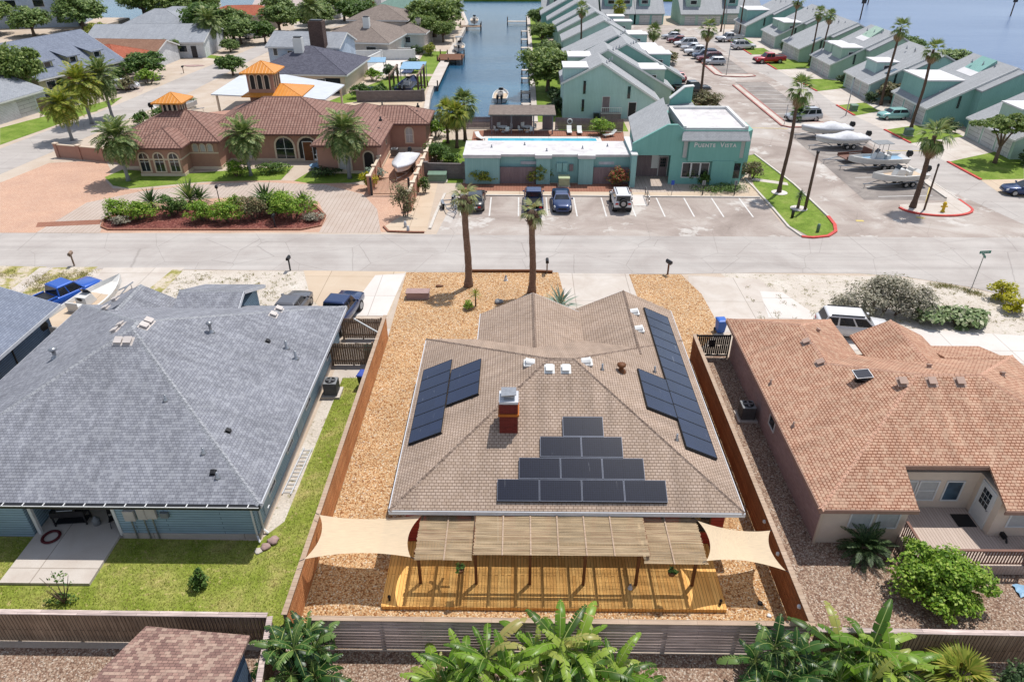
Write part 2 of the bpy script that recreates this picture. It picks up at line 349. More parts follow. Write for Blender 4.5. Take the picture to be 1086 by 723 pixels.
m_rpale = shingle('pale_shingle', C(172, 176, 184), C(188, 192, 198), C(150, 154, 162), .34, .16, .08, .05)
m_rtaupe = shingle('taupe_shingle', C(150, 136, 128), C(170, 156, 146), C(120, 108, 102), .34, .16, .08, .05)
m_rgreen = shingle('green_shingle', C(132, 164, 152), C(146, 176, 164), C(110, 140, 130), .34, .16, .08, .05)
m_rrust = shingle('rust_shingle', C(186, 104, 80), C(202, 122, 96), C(150, 80, 62), .34, .16, .08, .05)
m_rbrown = shingle('brown_shingle', C(160, 120, 100), C(176, 138, 116), C(126, 92, 76), .34, .16, .08, .05)
def _tiles():
    t = NT('maroon_roof_tiles'); uv = t.co('UV')
    b = t.n('ShaderNodeTexBrick', {'offset': 0.0}, Vector=uv, Color1=C(174, 136, 122, 1.1), Color2=C(156, 116, 103, 1.1), Mortar=C(116, 82, 72), Scale=1.0)
    b.inputs['Mortar Size'].default_value = .03; b.inputs['Brick Width'].default_value = .34; b.inputs['Row Height'].default_value = .38; b.inputs['Mortar Smooth'].default_value = .6
    col = t.mix(b.outputs['Color'], t.ramp(t.noise(uv, .5, 5), [(.3, .9), (.7, 1.06)]), 1.0, 'MULTIPLY')
    x = t.n('ShaderNodeSeparateXYZ', None, Vector=uv).outputs[0]
    t.bump(t.math('ADD', t.math('SINE', t.math('MULTIPLY', x, 2*math.pi/.34)), t.math('MULTIPLY', b.outputs['Fac'], -1.2)), .8, .05)
    return t.fin(col, .75, .25)
m_tile = _tiles()
m_tilecap = plain('dark_ridge_tiles', C(122, 90, 80), .7, .15, 5)
def _orange():
    t = NT('orange_metal_roof'); uv = t.co('UV')
    x = t.n('ShaderNodeSeparateXYZ', None, Vector=uv).outputs[0]
    s = t.math('FRACT', t.math('MULTIPLY', x, 2.5))
    col = t.ramp(s, [(0, C(250, 190, 96)), (.1, C(240, 158, 62)), (.9, C(236, 150, 56)), (1, C(214, 128, 44))])
    col = t.mix(col, t.ramp(t.noise(uv, .8, 4), [(.3, .92), (.7, 1.06)]), 1.0, 'MULTIPLY')
    t.bump(t.ramp(s, [(0, 1.0), (.1, 0.0), (.9, 0.0), (1, 1.0)]), .6, .03)
    return t.fin(col, .45, .4)
m_orange = _orange()
m_stucco = plain('mauve_stucco', C(166, 128, 112, 1.4), .85, .06, 2, .2, 0, .3)
m_cream = plain('cream_trim', C(240, 220, 196), .7, .06)
m_pinkwall = plain('pink_wall', C(212, 158, 134), .85, .1, 2, .2, 0, .3)
m_gsiding = boards('sage_blue_siding', C(146, 170, 184, 1.6), C(150, 174, 188, 1.6), .15, 4, False, .012, .7, .06)
m_bsiding = boards('blue_siding', C(112, 136, 164), C(118, 142, 170), .15, 4, False, .012, .7, .06)
m_mauvebrick = boards('mauve_brick', C(186, 156, 150, 1.3), C(168, 138, 134, 1.3), .075, .22, False, .008, .85, .1, C(200, 176, 168))
m_beige = plain('beige_stucco', C(226, 208, 190, 1.25), .85, .05, 2, .2, 0, .2)
m_deckgrey = boards('pale_deck_boards', C(226, 206, 192), C(216, 196, 182), .14, 5, True, .008, .7, .06, C(150, 128, 116), .06)
m_rail = plain('brown_rail', C(136, 98, 84), .65, .12)
m_block = boards('grey_block', C(150, 140, 138), C(138, 128, 126), .2, .4, False, .008, .85, .1, C(120, 112, 110))
m_greywood = boards('taupe_boards', C(156, 138, 140, 1.2), C(146, 128, 130, 1.2), .14, 3, True, .008, .8, .08)
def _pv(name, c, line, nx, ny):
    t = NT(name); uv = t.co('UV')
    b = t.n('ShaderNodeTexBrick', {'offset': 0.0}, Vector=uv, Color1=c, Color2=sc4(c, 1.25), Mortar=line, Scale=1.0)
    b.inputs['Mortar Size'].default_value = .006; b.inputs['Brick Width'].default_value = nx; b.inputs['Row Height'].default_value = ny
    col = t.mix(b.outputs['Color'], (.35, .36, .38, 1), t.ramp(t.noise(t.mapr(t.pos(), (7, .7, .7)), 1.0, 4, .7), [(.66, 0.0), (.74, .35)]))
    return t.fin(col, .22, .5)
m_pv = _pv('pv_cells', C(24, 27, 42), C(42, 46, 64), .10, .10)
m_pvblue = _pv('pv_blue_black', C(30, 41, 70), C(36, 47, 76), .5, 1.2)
m_pvframe = plain('pv_frame', C(116, 122, 138), .4, .1, 4, .5, .5)
def cloth(name, col, transp, weave=0):
    t = NT(name); uv = t.co('UV'); c = t.ramp(t.noise(t.mapr(uv, (1, 9, 1)), 2.2, 5, .65), [(.3, sc4(col, .86)), (.7, sc4(col, 1.06))])
    if weave:
        y = t.n('ShaderNodeSeparateXYZ', None, Vector=uv).outputs[1]
        c = t.mix(c, t.ramp(t.noise(t.mapr(uv, (.35, 13, 1)), 1.0, 4, .6), [(.36, sc4(col, .42)), (.5, sc4(col, .95)), (.7, sc4(col, 1.1))]), .85)
    t.fin(c, .8, .1)
    tr = t.n('ShaderNodeBsdfTranslucent', None, Color=c); tp = t.n('ShaderNodeBsdfTransparent', None, Color=(1, .93, .8, 1))
    a = t.n('ShaderNodeMixShader', None, _0=.35, _1=t.b.outputs[0], _2=tr.outputs[0])
    b = t.n('ShaderNodeMixShader', None, _0=transp, _1=a.outputs[0], _2=tp.outputs[0])
    t.nt.links.new(b.outputs[0], t.out.inputs[0]); return t.mat
m_sail = cloth('sail_cloth', (.84, .69, .49, 1), .1)
m_reed = boards('reeds', C(226, 200, 164, 1.1), C(206, 178, 140, 1.1), .033, 3.0, False, 0, .8, .15, None, .2)
# car paints
P_white = paint('paint_white', C(244, 244, 246), .5, 0); P_silver = paint('paint_silver', C(206, 208, 213), .5, .2)
P_blue = paint('paint_blue', C(24, 98, 206), .6, .2); P_navy = paint('paint_navy', C(34, 60, 110), .7, .3)
P_black = paint('paint_black', (.012, .013, .016, 1), .7, .1); P_red = paint('paint_red', C(196, 28, 44), .6, .15)
P_mint = paint('paint_mint', C(150, 206, 200), .5, .1); P_tan = paint('paint_grey', C(122, 122, 128), .5, .4)
P_slate = paint('paint_slate', C(96, 112, 138), .6, .4); P_dred = paint('paint_dark_red', C(130, 34, 40), .6, .2)
m_tyre = plain('tyre_rubber', (.018, .018, .018, 1), .8, .2); m_rim = plain('wheel_rim', C(186, 188, 192), .3, .1, 5, .5, .8)
m_carglass = glass('car_glass', (.012, .016, .022, 1), .04); m_lamp = plain('lamp_lens', C(236, 238, 240), .1, .05, 3, .6); m_tail = plain('tail_lens', C(200, 24, 24), .2, .1, 3, .6)
m_gel = plain('boat_gelcoat', C(246, 244, 240), .25, .05, 2, .5); m_cover = plain('boat_cover', C(236, 236, 240), .7, .12, 3, .2, 0, .4)
m_navy = plain('navy_vinyl', C(36, 52, 92), .5, .1); m_lblue = plain('light_blue_deck', C(150, 190, 220), .5, .1)
# ================================================================ setting
SHN = [0]
def sheet(name, pts, mat, lvl):
    SHN[0] += 1; lvl = lvl*1.0+SHN[0]*.006; mb = MB(); n = len(pts)
    a = sum(pts[i][0]*pts[(i+1) % n][1]-pts[(i+1) % n][0]*pts[i][1] for i in range(n))
    if a < 0: pts = pts[::-1]
    mb.poly([(q[0], q[1], .004*lvl) for q in pts]); return struct(mb.build(name, mat))
def px(*l): return [G2(*q) for q in l]
def land(name, pts, mat):
    mb = MB(); mb.prism(pts, -3, 0); return struct(mb.build(name, mat))
canalL = [(-12.9, 96.5), (-14.1, 112), (-14.4, 123), (-14.6, 138), (-13.6, 161), (-13.2, 189), (-16, 212), (-20.5, 232)]
land('ground', [(-420, -80), (420, -80), (420, 60), (84, 60), (78, 96.5), (-420, 96.5)], m_dirt)
land('terrain', [(1.9, 96.5), (78, 96.5), (76, 150), (74, 203), (1.9, 203)], m_dirt)
land('terrain', canalL+[(-60, 232), (-86, 214), (-86, 150), (-86, 96.5)], m_dirt)
land('terrain', [(-420, 96.5), (-86, 96.5), (-86, 140), (-101, 150), (-101, 198), (-420, 205)], m_dirt)
land('terrain', [(-62, 241), (48, 241), (48, 262), (-62, 262)], m_grass2)
w = MB(); w.poly([(-900, 60, -.7), (40, 60, -.7), (40, 205, -.7), (40, 1600, -.7), (-900, 1600, -.7)]); struct(w.build('canal_water', m_water))
w = MB(); w.poly([(40, 40, -.71), (1600, 40, -.71), (1600, 1600, -.71), (40, 1600, -.71)]); struct(w.build('bay_water', m_bay))
# roads
sheet('road', [(-120, 51.2), (-42, 51.2), (-9, 50.9), (11.2, 50.7), (18.8, 51), (27, 51), (30.3, 50.5), (34.6, 48.7), (37.5, 46.6), (42, 42), (60, 20), (75, 20), (62, 44), (58, 58.2), (-10, 58.4), (-120, 58.1)], m_road, 3)
lsL = [(-66, 58), (-63.5, 74), (-62.4, 83.6), (-61.3, 91.5), (-59.5, 100.7), (-58.5, 110.4), (-57.9, 120.5), (-55.9, 140), (-54, 160), (-53, 178), (-46, 196)]
lsR = [(-38, 202), (-43, 186), (-48, 172), (-49.5, 158), (-50.6, 142), (-51.1, 125), (-51.6, 112), (-53.2, 101.3), (-54.4, 90.2), (-56, 78), (-57, 70), (-57, 58)]
sheet('road', lsL+lsR, m_road, 2)
# parking lot of the clubhouse and the aisle lot
sheet('parking_lot', [(-7.4, 58.3), (24.1, 58.2), (24.1, 68.0), (-6.4, 68.2)], m_lot, 4)
sheet('parking_lot', [(24, 58.1), (57, 58.1), (50, 70), (48, 92), (46.3, 101), (46, 121), (44.5, 160), (44, 186), (20.5, 186), (20.5, 120), (26.5, 106), (25.8, 84)], m_lot, 1)
EDGE = [(49.6, 70), (48.6, 80), (47.4, 93), (46.4, 100), (46.1, 106), (46.5, 115), (45.9, 125), (45.4, 132), (45.1, 141), (44.6, 160), (44.2, 180)]
edx = lambda y: next(a[0]+(b[0]-a[0])*(y-a[1])/(b[1]-a[1]) for a, b in zip(EDGE[:-1], EDGE[1:]) if a[1] <= y <= b[1])
sheet('road', [(47, 58.2), (55.5, 58.2)]+EDGE+[(40.2, 180), (41, 141), (42.6, 122), (42.8, 98), (43.4, 73)], m_road, 2)
sheet('parking_bay', [(34.2, 67.5), (42.6, 67.5), (42.6, 91), (34.4, 92)], m_lotdark, 3)
sheet('parking_bay', [(35.6, 97), (40.5, 97), (40.5, 122), (35.4, 122)], m_lotdark, 3)
sheet('parking_bay', [(34.6, 128), (39.5, 128), (39.5, 152), (34.6, 152)], m_lotdark, 3)
# main lot
sheet('gravel_yard', [(-8.9, 17.3), (11.15, 17.3), (11.15, 38.6), (-8.85, 40.5)], m_gravel, 3)
sheet('gravel_yard', [(-8.85, 40.4)]+px((431, 289), (592, 289), (598, 312))+[(3.6, 39), (3.2, 36)], m_gravel, 4)
sheet('gravel_yard', px((667, 291), (722, 291), (744, 312), (764, 348))+[(11.2, 38.5), (9.0, 38.5), (9.0, 42)], m_gravel, 4)
sheet('driveway', [(2.9, 38), (9.3, 38), (9.3, 42), (8.9, 50.9), (2.6, 51)], m_conc, 2)
sheet('driveway', px((730, 292), (804, 296), (838, 320), (872, 350), (905, 374), (771, 352))+[(11.2, 38.5)], m_conc, 2)
sheet('driveway', px((806, 309), (830, 310), (868, 336), (880, 345), (958, 348), (1086, 356), (1086, 386), (1000, 368), (900, 372), (872, 350), (850, 338), (815, 337)), m_concw, 4)
sheet('sand_verge', [(16, 51), (30, 50.4), (34.6, 48.5), (37.5, 46.4), (48, 34), (48, 30), (22, 30), (18, 45)], m_sand, 1)
sheet('gravel_yard', [(11.15, 17.3), (30, 17.3), (30, 27), (20, 36), (13.4, 38.8), (11.15, 38.6)], m_gravel_br, 2)
sheet('gravel_strip', [(-40, 4), (30, 4), (30, 17.2), (-40, 17.2)], m_gravel_br, 1)
# left neighbour
sheet('lawn', [(-30, 17.7), (-9.2, 17.7), (-9.0, 36), (-11.6, 36), (-11.8, 22.8), (-30, 23)], m_grass, 3)
sheet('path_strip', [(-11.8, 23), (-11.1, 24), (-10.9, 36), (-11.6, 36)], m_sand, 5)
sheet('patio_step', [(-11.6, 36), (-8.95, 36), (-8.9, 42), (-11.6, 42)], m_conc, 3)
sheet('sand_verge', [(-60, 51), (-9, 50.9), (-9.4, 44), (-60, 36)], m_sand, 1)
sheet('driveway', px((110, 284), (196, 284), (160, 312), (128, 324), (70, 345)), m_conc, 3)
sheet('driveway', px((322, 287), (430, 288), (412, 335), (352, 335), (330, 318)), m_conct, 3)
sheet('driveway', px((398, 292), (430, 290), (410, 335), (366, 335)), m_concw, 4)
sheet('weedy_grass', px((0, 282), (50, 283), (12, 312), (-30, 312)), m_weed, 3)
sheet('weedy_grass', px((48, 284), (104, 283), (84, 297), (52, 316), (14, 322)), m_weed, 3)
sheet('path', px((42, 284), (56, 284), (12, 318), (0, 316)), m_conc, 4)
sheet('weedy_grass', px((183, 286), (194, 287), (176, 306), (168, 312), (156, 308)), m_weed, 4)
# mansion forecourt
sheet('driveway', px((0, 194), (52, 173), (112, 170), (118, 182), (112, 192), (120, 200), (150, 201), (250, 191), (330, 192), (396, 197), (412, 190), (455, 200), (452, 246), (0, 247)), m_pav, 1)
sheet('driveway', px((38, 247), (92, 215), (150, 203), (205, 196), (270, 193), (345, 196), (385, 206), (400, 222), (404, 247), (338, 247), (346, 232), (338, 214), (310, 209), (230, 210), (150, 216), (112, 230), (106, 247)), m_pavpale, 2)
sheet('paving_band', px((40, 236), (108, 233), (106, 238), (38, 241)), m_pavred, 3)
sheet('driveway', px((0, 120), (1, 120))+[(-16.2, 68.3), (-16, 82), (-11.5, 84), (-10, 84), (-10.4, 66)], m_pav, 2) if 0 else None
sheet('driveway', [(-15.4, 68.2), (-15.4, 82), (-10.2, 84), (-10.2, 66), (-11.2, 68.2)], m_pav, 2)
isl = px((108, 241), (110, 234), (120, 229), (145, 224), (200, 221), (310, 214), (335, 219), (345, 229), (340, 240), (320, 244), (115, 244))
sheet('mulch_bed', isl, m_mulch, 5)
sheet('lawn', px((111, 188), (120, 197), (138, 200), (215, 193), (298, 191), (312, 176), (200, 184), (130, 180)), m_grass2, 3)
sheet('lawn', px((330, 181), (312, 192), (330, 195), (372, 194), (395, 190), (388, 184)), m_grass2, 3)
sheet('verge', px((407, 241), (424, 230), (436, 226), (455, 170), (470, 170), (452, 246), (412, 246)), m_conct, 4)
sheet('lawn', px((0, 136), (30, 128), (130, 103), (118, 112), (48, 137), (0, 154)), m_grass2, 3)
sheet('lawn', px((28, 114), (70, 100), (104, 118), (60, 128)), m_grass2, 2)
sheet('driveway', px((30, 112), (55, 98), (100, 105), (80, 113)), m_conc, 3)
sheet('driveway', px((108, 82), (135, 72), (160, 82), (150, 98), (120, 98)), m_pavpale, 2)
sheet('lawn', px((195, 58), (205, 56), (243, 61), (236, 64)), m_grass2, 2)
sheet('driveway', px((170, 60), (236, 62), (190, 85), (170, 80)), m_dirt, 1)
# pool and club surroundings
sheet('walkway', [(-6.3, 68.3), (24.0, 68.0), (24, 69.3), (-6.3, 69.6)], m_conct, 5)
sheet('planting_bed', [(-6.2, 69.7), (11.5, 69.4), (11.5, 72), (-6.2, 72)], m_pavred, 2)
sheet('entry_court', [(11.6, 69.4), (16.6, 69.3), (16.6, 76), (11.6, 76)], m_pavpale, 3)
sheet('pool_deck', [(-6, 77), (12, 77), (13.3, 91.8), (-4, 92.6), (-6, 92)], m_pavred, 2)
sheet('lawn', [(-9.6, 72), (-6, 72), (-6, 88), (-9.6, 88)], m_grass2, 2)
sheet('pool_coping', [(-4.6, 81.6), (10.3, 81.6), (10.1, 89.6), (-4.6, 89.6)], m_concw, 3)
sheet('pool_water', [(-4.0, 82), (9.7, 82), (9.5, 88.8), (-4.0, 88.8)], m_pool, 4)
sheet('lawn', [(5, 92.6), (14, 92), (14, 98), (5, 98)], m_grass2, 2)
sheet('lawn', [(2.3, 96.6), (6.5, 96.6), (6.5, 150), (4.5, 200), (2.3, 200)], m_grass2, 2)
w = MB(); w.box(1.6, 2.4, 96.4, 203, -2, .12); struct(w.build('seawall', m_conc))
w = MB()
for a, b in zip(canalL[:-1], canalL[1:]):
    w.prism([(a[0]-.35, a[1]), (a[0]+.35, a[1]), (b[0]+.35, b[1]), (b[0]-.35, b[1])], -2, .1)
struct(w.build('seawall', m_conc))
stripL = px((790, 166), (800, 164), (842, 196), (884, 238), (886, 246), (878, 251), (860, 252), (838, 240), (800, 198))
sheet('lawn', stripL, m_grass2, 6)
sheet('path', px((792, 188), (835, 194), (836, 197), (794, 191)), m_conc, 7)
sheet('walkway', px((786, 186), (794, 188), (806, 206), (796, 208)), m_conct, 7)
sheet('lawn', [(23.6, 104), (27.4, 104), (26.9, 118), (21, 120), (20, 110)], m_grass2, 3)
sheet('lawn', [(23, 84), (25.5, 80), (26.2, 96), (21, 96)], m_grass2, 3)
def kerb(name, pts, mat, w=.22, h=.13, closed=False):
    mb = MB(); P = [Vector((q[0], q[1], 0)) for q in pts]
    if closed: P.append(P[0])
    n = len(P); L = []; Rr = []
    for i in range(n):
        a = P[i-1] if i else (P[-2] if closed else P[0]); b = P[i+1] if i < n-1 else (P[1] if closed else P[-1])
        t = (b-a).normalized(); nn = Vector((-t.y, t.x, 0))*w/2; L.append(P[i]+nn); Rr.append(P[i]-nn)
    up = Vector((0, 0, h))
    mb.loft([[L[i]-up*.2, Rr[i]-up*.2, Rr[i]+up, L[i]+up] for i in range(n)])
    return struct(mb.build(name, mat))
kerb('kerb', px((790, 190), (800, 200), (820, 222), (836, 241), (850, 251)), m_kerb, .2)
kerb('kerb', px((850, 251.5), (862, 252.5), (878, 251), (886, 246), (885, 239), (878, 230)), m_kerbred, .3)
kerb('kerb', px((878, 230), (842, 196), (800, 164)), m_kerb, .2)
kerb('kerb', px((456, 243), (462, 228), (472, 206)), m_kerb, .25)
kerb('kerb', [(-6.3, 68.25), (24.0, 67.95)], m_kerb, .2)
kerb('bed_edging', isl, m_pavred, .2, .14, True)
kerb('yard_edging', px((500, 288.5), (560, 288.5), (586, 289.5)), m_brownwood, .2, .2)
kerb('yard_edging', px((407, 241), (412, 246), (440, 247), (450, 247)), m_pavred, .2, .14)
def island(pts, red):
    mb = MB(); mb.prism(pts, -.1, .12); struct(mb.build('traffic_island', m_conc))
    kerb('kerb', pts, red, .25, .14, True)
def rounded(c, r0, r1, n): return [(c[0]+r0*math.cos(a), c[1]+r1*math.sin(a)) for a in [math.pi*(1+i/(n-1)) for i in range(n)]]
nose = rounded((40.1, 65.3), 3.4, 2.1, 13)
mb = MB(); mb.prism(nose+[(43.4, 67.5), (43.4, 81), (42.7, 81), (42.6, 68), (41.8, 66.6), (37, 66.0)], -.1, .12); struct(mb.build('traffic_island', m_conc)); kerb('kerb', nose+[(43.55, 67.5)], m_kerbred, .25, .14); kerb('kerb', [(43.5, 67.6), (43.5, 81), (42.65, 81.1), (42.55, 68)], m_kerb, .16, .14)
island([(34.4, 119.5), (34.6, 95), (35.4, 94.2), (40.4, 94.2), (40.6, 96.6), (35.6, 96.8), (35.4, 119.7)], m_kerbdull)
island([(33.4, 152), (33.5, 128), (34.4, 126.4), (38, 125.8), (40, 126.6), (39.8, 128), (34.7, 128.2), (34.5, 152)], m_kerbdull)
island([(29, 168), (33, 167.4), (38, 168), (38, 170), (33, 171), (29, 170)], m_kerb)
w = MB()
def stripe(x0, y0, x1, y1, wd=.12):
    a = Vector((x0, y0)); b = Vector((x1, y1)); t = (b-a).normalized(); nn = Vector((-t.y, t.x))*wd/2
    w.poly([(q.x, q.y, .021) for q in (a-nn, b-nn, b+nn, a+nn)])
for k in range(11): stripe(-5.6+2.75*k, 67.8, -5.6+2.75*k+(.0 if k < 4 else .02), 62.8, .13)
for k in range(9): stripe(41.6, 68.8+2.9*k, 36.0, 68.4+2.9*k)
for k in range(8): stripe(40.4, 98.5+2.9*k, 35.8, 98.5+2.9*k); stripe(39.4, 130+2.8*k, 34.8, 130+2.8*k)
struct(w.build('parking_lines', m_line))
w = MB(); stripe(43.5, 84, 47.8, 84, .16); stripe(29, 94, 35, 93.6, .16)
struct(w.build('stop_lines', m_yel))
w = MB(); stripe(39.5, 66, 43.2, 72.5, .1)
for k in range(10): x = 36+2.8*random.random()*3; y = 62+3*random.random(); stripe(30+k*1.2, 61+random.random()*2, 30.7+k*1.2, 60.8+random.random()*2, .35) if k in (1, 6) else None
w.f and struct(w.build('faded_marks', m_yel))
# driveways and lawns of the right-hand row
sheet('driveway', EDGE+[(57, 180), (57, 70)], m_conc, 1)
for i, (y0, y1, d0, d1) in enumerate([(87.2, 93.2, 1.7, 2.3), (100.4, 106.3, 2.6, 1.8), (115.4, 124.6, 2.0, 0), (132.4, 140.6, 1.0, 2.7), (147, 154, .5, .5), (160, 168, .5, .5)]):
    xa = edx(y0); xb = edx(y1)
    sheet('lawn', [(xa+.1, y0), (xa+4.6, y0+d0), (xa+4.6 if i != 2 else 51.4, y1+d1), (xb+.1, y1)], m_grass2, 5)
    kerb('kerb', [(xa, y0), ((xa+xb)/2, (y0+y1)/2), (xb, y1)], m_kerbred, .26)
    sheet('lawn', [(xa+4.6, y0+d0), (56, y0+d0+1.2), (56, y0+d0+3.0), (xa+4.6, y1+d1)], m_grass2, 4) if i in (0, 2, 3) else None
sheet('lawn', [(56, 60), (78, 60), (70, 80), (57, 80)], m_grass2, 1)
sheet('lawn', px((1005, 172), (1060, 160), (1086, 166), (1086, 190), (1040, 191)), m_grass2, 3)
kerb('kerb', px((1005, 172), (1040, 191)), m_kerbred, .3)
sheet('driveway', px((1040, 191), (1086, 190), (1086, 210), (1060, 205)), m_conct, 3)
# land on the left bank
sheet('lawn', [(-19, 150), (-14.4, 150), (-14.4, 128), (-19, 128)], m_grass2, 2)
sheet('lawn', [(-30, 104), (-15, 112), (-15, 126), (-22, 126)], m_grass2, 2)
sheet('terrace', [(-30, 96.6), (-14, 96.6), (-14.3, 108), (-24, 108), (-30, 104)], m_conct, 3)
sheet('lawn', px((311, 19), (331, 16), (329, 21), (312, 24)), m_grass2, 3)
sheet('drive_court', px((312, 24), (345, 18), (362, 22), (352, 30), (312, 30)), m_conc, 2)
# ================================================================ foliage
L_oak = leaf('oak_leaves', [(0, C(84, 112, 50)), (.35, C(116, 144, 66)), (.7, C(148, 172, 86)), (1, C(184, 198, 116))])
L_bright = leaf('bright_leaves', [(0, C(90, 128, 32)), (.35, C(130, 174, 46)), (.7, C(168, 204, 68)), (1, C(204, 224, 104))])
L_mid = leaf('mid_leaves', [(0, C(58, 92, 36)), (.4, C(86, 124, 48)), (.75, C(118, 152, 66)), (1, C(150, 176, 96))])
L_dark = leaf('dark_leaves', [(0, C(48, 70, 38)), (.4, C(66, 94, 50)), (.75, C(92, 120, 68)), (1, C(126, 148, 98))], .25)
L_wood = leaf('shore_leaves', [(0, C(80, 108, 52)), (.4, C(110, 140, 66)), (.75, C(142, 168, 88)), (1, C(178, 194, 118))], .25)
L_grey = leaf('silver_leaves', [(0, C(142, 142, 120)), (.4, C(172, 168, 146)), (.75, C(198, 190, 168)), (1, C(220, 210, 190))], .25)
L_olive = leaf('olive_leaves', [(0, C(104, 108, 70)), (.4, C(132, 132, 88)), (.75, C(156, 150, 104)), (1, C(150, 110, 92))], .2)
L_yel = leaf('yellow_leaves', [(0, C(170, 170, 20)), (.4, C(212, 206, 30)), (.75, C(232, 222, 60)), (1, C(150, 160, 40))], .35)
L_cact = leaf('pad_leaves', [(0, C(104, 132, 76)), (.4, C(140, 164, 104)), (.8, C(186, 198, 148)), (1, C(226, 226, 190))], .12)
L_palm = leaf('palm_leaves', [(0, C(84, 110, 56)), (.4, C(118, 144, 76)), (.75, C(154, 172, 100)), (1, C(194, 196, 130))], .25)
L_palmy = leaf('sunlit_palm_leaves', [(0, C(104, 124, 40)), (.4, C(146, 164, 56)), (.75, C(184, 190, 76)), (1, C(206, 190, 90))], .3)  # yellow-green leaf colours, varied from leaf to leaf
L_pale = leaf('pale_palm_leaves', [(0, C(124, 136, 84)), (.4, C(150, 160, 100)), (.75, C(182, 184, 124)), (1, C(206, 196, 148))], .25)
L_dead = leaf('dead_fronds', [(0, C(150, 116, 84)), (.5, C(182, 150, 116)), (1, C(208, 182, 150))], .2)
L_ban = leaf('banana_leaves', [(0, C(66, 100, 34)), (.3, C(104, 148, 46)), (.65, C(144, 184, 60)), (.88, C(180, 208, 88)), (1, C(204, 190, 116))], .4, .35)
L_band = leaf('bird_leaves', [(0, C(34, 66, 30)), (.4, C(54, 94, 40)), (.75, C(84, 124, 56)), (1, C(128, 158, 84))], .3, .35)
L_blue = leaf('blue_green_leaves', [(0, C(112, 140, 124)), (.5, C(146, 168, 150)), (1, C(180, 196, 178))], .15)
L_redf = leaf('red_flowers', [(0, C(196, 84, 70)), (.4, C(214, 112, 92)), (.6, C(120, 140, 60)), (1, C(150, 160, 84))], .3)
m_bark = plain('bark', C(128, 110, 94), .9, .25, 6, .1, 0, .8)
m_palmbark = plain('palm_bark', C(150, 122, 104), .9, .3, 9, .1, 0, .9)
m_palmdark = plain('palm_bark_dark', C(112, 92, 80), .9, .3, 9, .1, 0, .9)
m_rib = plain('pale_midrib', C(176, 190, 110), .5, .15, 5)
rng = np.random.default_rng(5)
def unit(n):
    a = rng.normal(size=(n, 3)); return a/np.linalg.norm(a, axis=1, keepdims=True)
def leafquads(P, N, size, asp=.5, droop=.0):
    n = len(P); r = unit(n); t = np.cross(N, r); t /= np.linalg.norm(t, axis=1, keepdims=True)+1e-9; b = np.cross(N, t)
    s = size*rng.uniform(.6, 1.35, (n, 1)); V = np.stack([P-t*s*.5, P+b*s*asp*.5-N*s*.06, P+t*s*.5-np.array([0, 0, 1])*s*droop, P-b*s*asp*.5-N*s*.06], 1).reshape(-1, 3)
    return V, np.arange(4*n).reshape(-1, 4)
def crown_pts(blobs, n, sub=16, seed=0, tight=.34, fill=.45, low=-.35):
    blobs = np.array(blobs, float); w = blobs[:, 3]*blobs[:, 4]+blobs[:, 4]*blobs[:, 5]; w /= w.sum(); P = []; N = []
    for bl, k in zip(blobs, (w*n).astype(int)):
        if k < 4: continue
        d = unit(sub); d[:, 2] = np.where(d[:, 2] < low, -d[:, 2], d[:, 2])
        cr = rng.uniform(.5, 1.0, (sub, 1)); cc = d*cr*.82; rr = rng.uniform(.6, 1.25, sub)*tight
        idx = rng.integers(0, sub, k); u = unit(k); u[:, 2] = np.abs(u[:, 2])*.9+u[:, 2]*.1
        p = cc[idx]+u*rr[idx][:, None]*rng.uniform(fill, 1.0, (k, 1))**.6
        nn = u*.7+unit(k)*.55+np.array([0, 0, .45]); P.append(p*bl[3:6]+bl[:3]); N.append(nn/np.linalg.norm(nn, axis=1, keepdims=True))
    return np.concatenate(P), np.concatenate(N)
def tree(name, label, cat, blobs, n, size, lm, trunk_h, trunk_r, group=None, limbs=True, bark=None, asp=.55, sub=16, tight=.34, lean=(0, 0)):
    t = thing(name, label, cat, (0, 0, 0), 0, group); mb = MB()
    tx, ty = lean; top = (tx, ty, trunk_h)
    mb.tube([(0, 0, -.1), (tx*.25, ty*.25, trunk_h*.4), top], [trunk_r*1.3, trunk_r, trunk_r*.8], 7)
    if limbs:
        for b in blobs:
            c = Vector(b[:3]); m = (Vector(top)+c)/2+Vector((random.uniform(-.2, .2), random.uniform(-.2, .2), .1*b[5]))
            mb.tube([Vector(top)-Vector((0, 0, .25*trunk_h*.3)), m, c+Vector((0, 0, b[5]*.3))], [trunk_r*.65, trunk_r*.45, trunk_r*.15], 5)
            for _ in range(3):
                e = c+Vector((random.uniform(-.6, .6)*b[3], random.uniform(-.6, .6)*b[4], random.uniform(0, .6)*b[5])); mb.tube([m, e], [trunk_r*.3, trunk_r*.08], 4)
    mb.build('trunk', bark or m_bark, t, True)
    P, N = crown_pts(blobs, n, sub, tight=tight, low=-.75); P[:, 2] = np.abs(P[:, 2]-.1)+.1; V, F = leafquads(P, N, size, asp); qmesh('crown', V, F, lm, t)
    return t
def bush(name, label, blobs, n, size, lm, group=None, cat='bush', asp=.55, stems=5, sub=18, tight=.46):
    t = thing(name, label, cat, (0, 0, 0), 0, group)
    P, N = crown_pts(blobs, n, sub, tight=tight, low=-.85); P[:, 2] = np.abs(P[:, 2]-.03)+.03; V, F = leafquads(P, N, size, asp); qmesh('foliage', V, F, lm, t)
    mb = MB()
    for b in blobs:
        for _ in range(stems):
            mb.tube([(b[0]*.4, b[1]*.4, -.05), (b[0]+random.uniform(-.5, .5)*b[3], b[1]+random.uniform(-.5, .5)*b[4], b[2]+b[5]*.5)], [.03, .012], 4)
    mb.build('stem', m_bark, t); return t
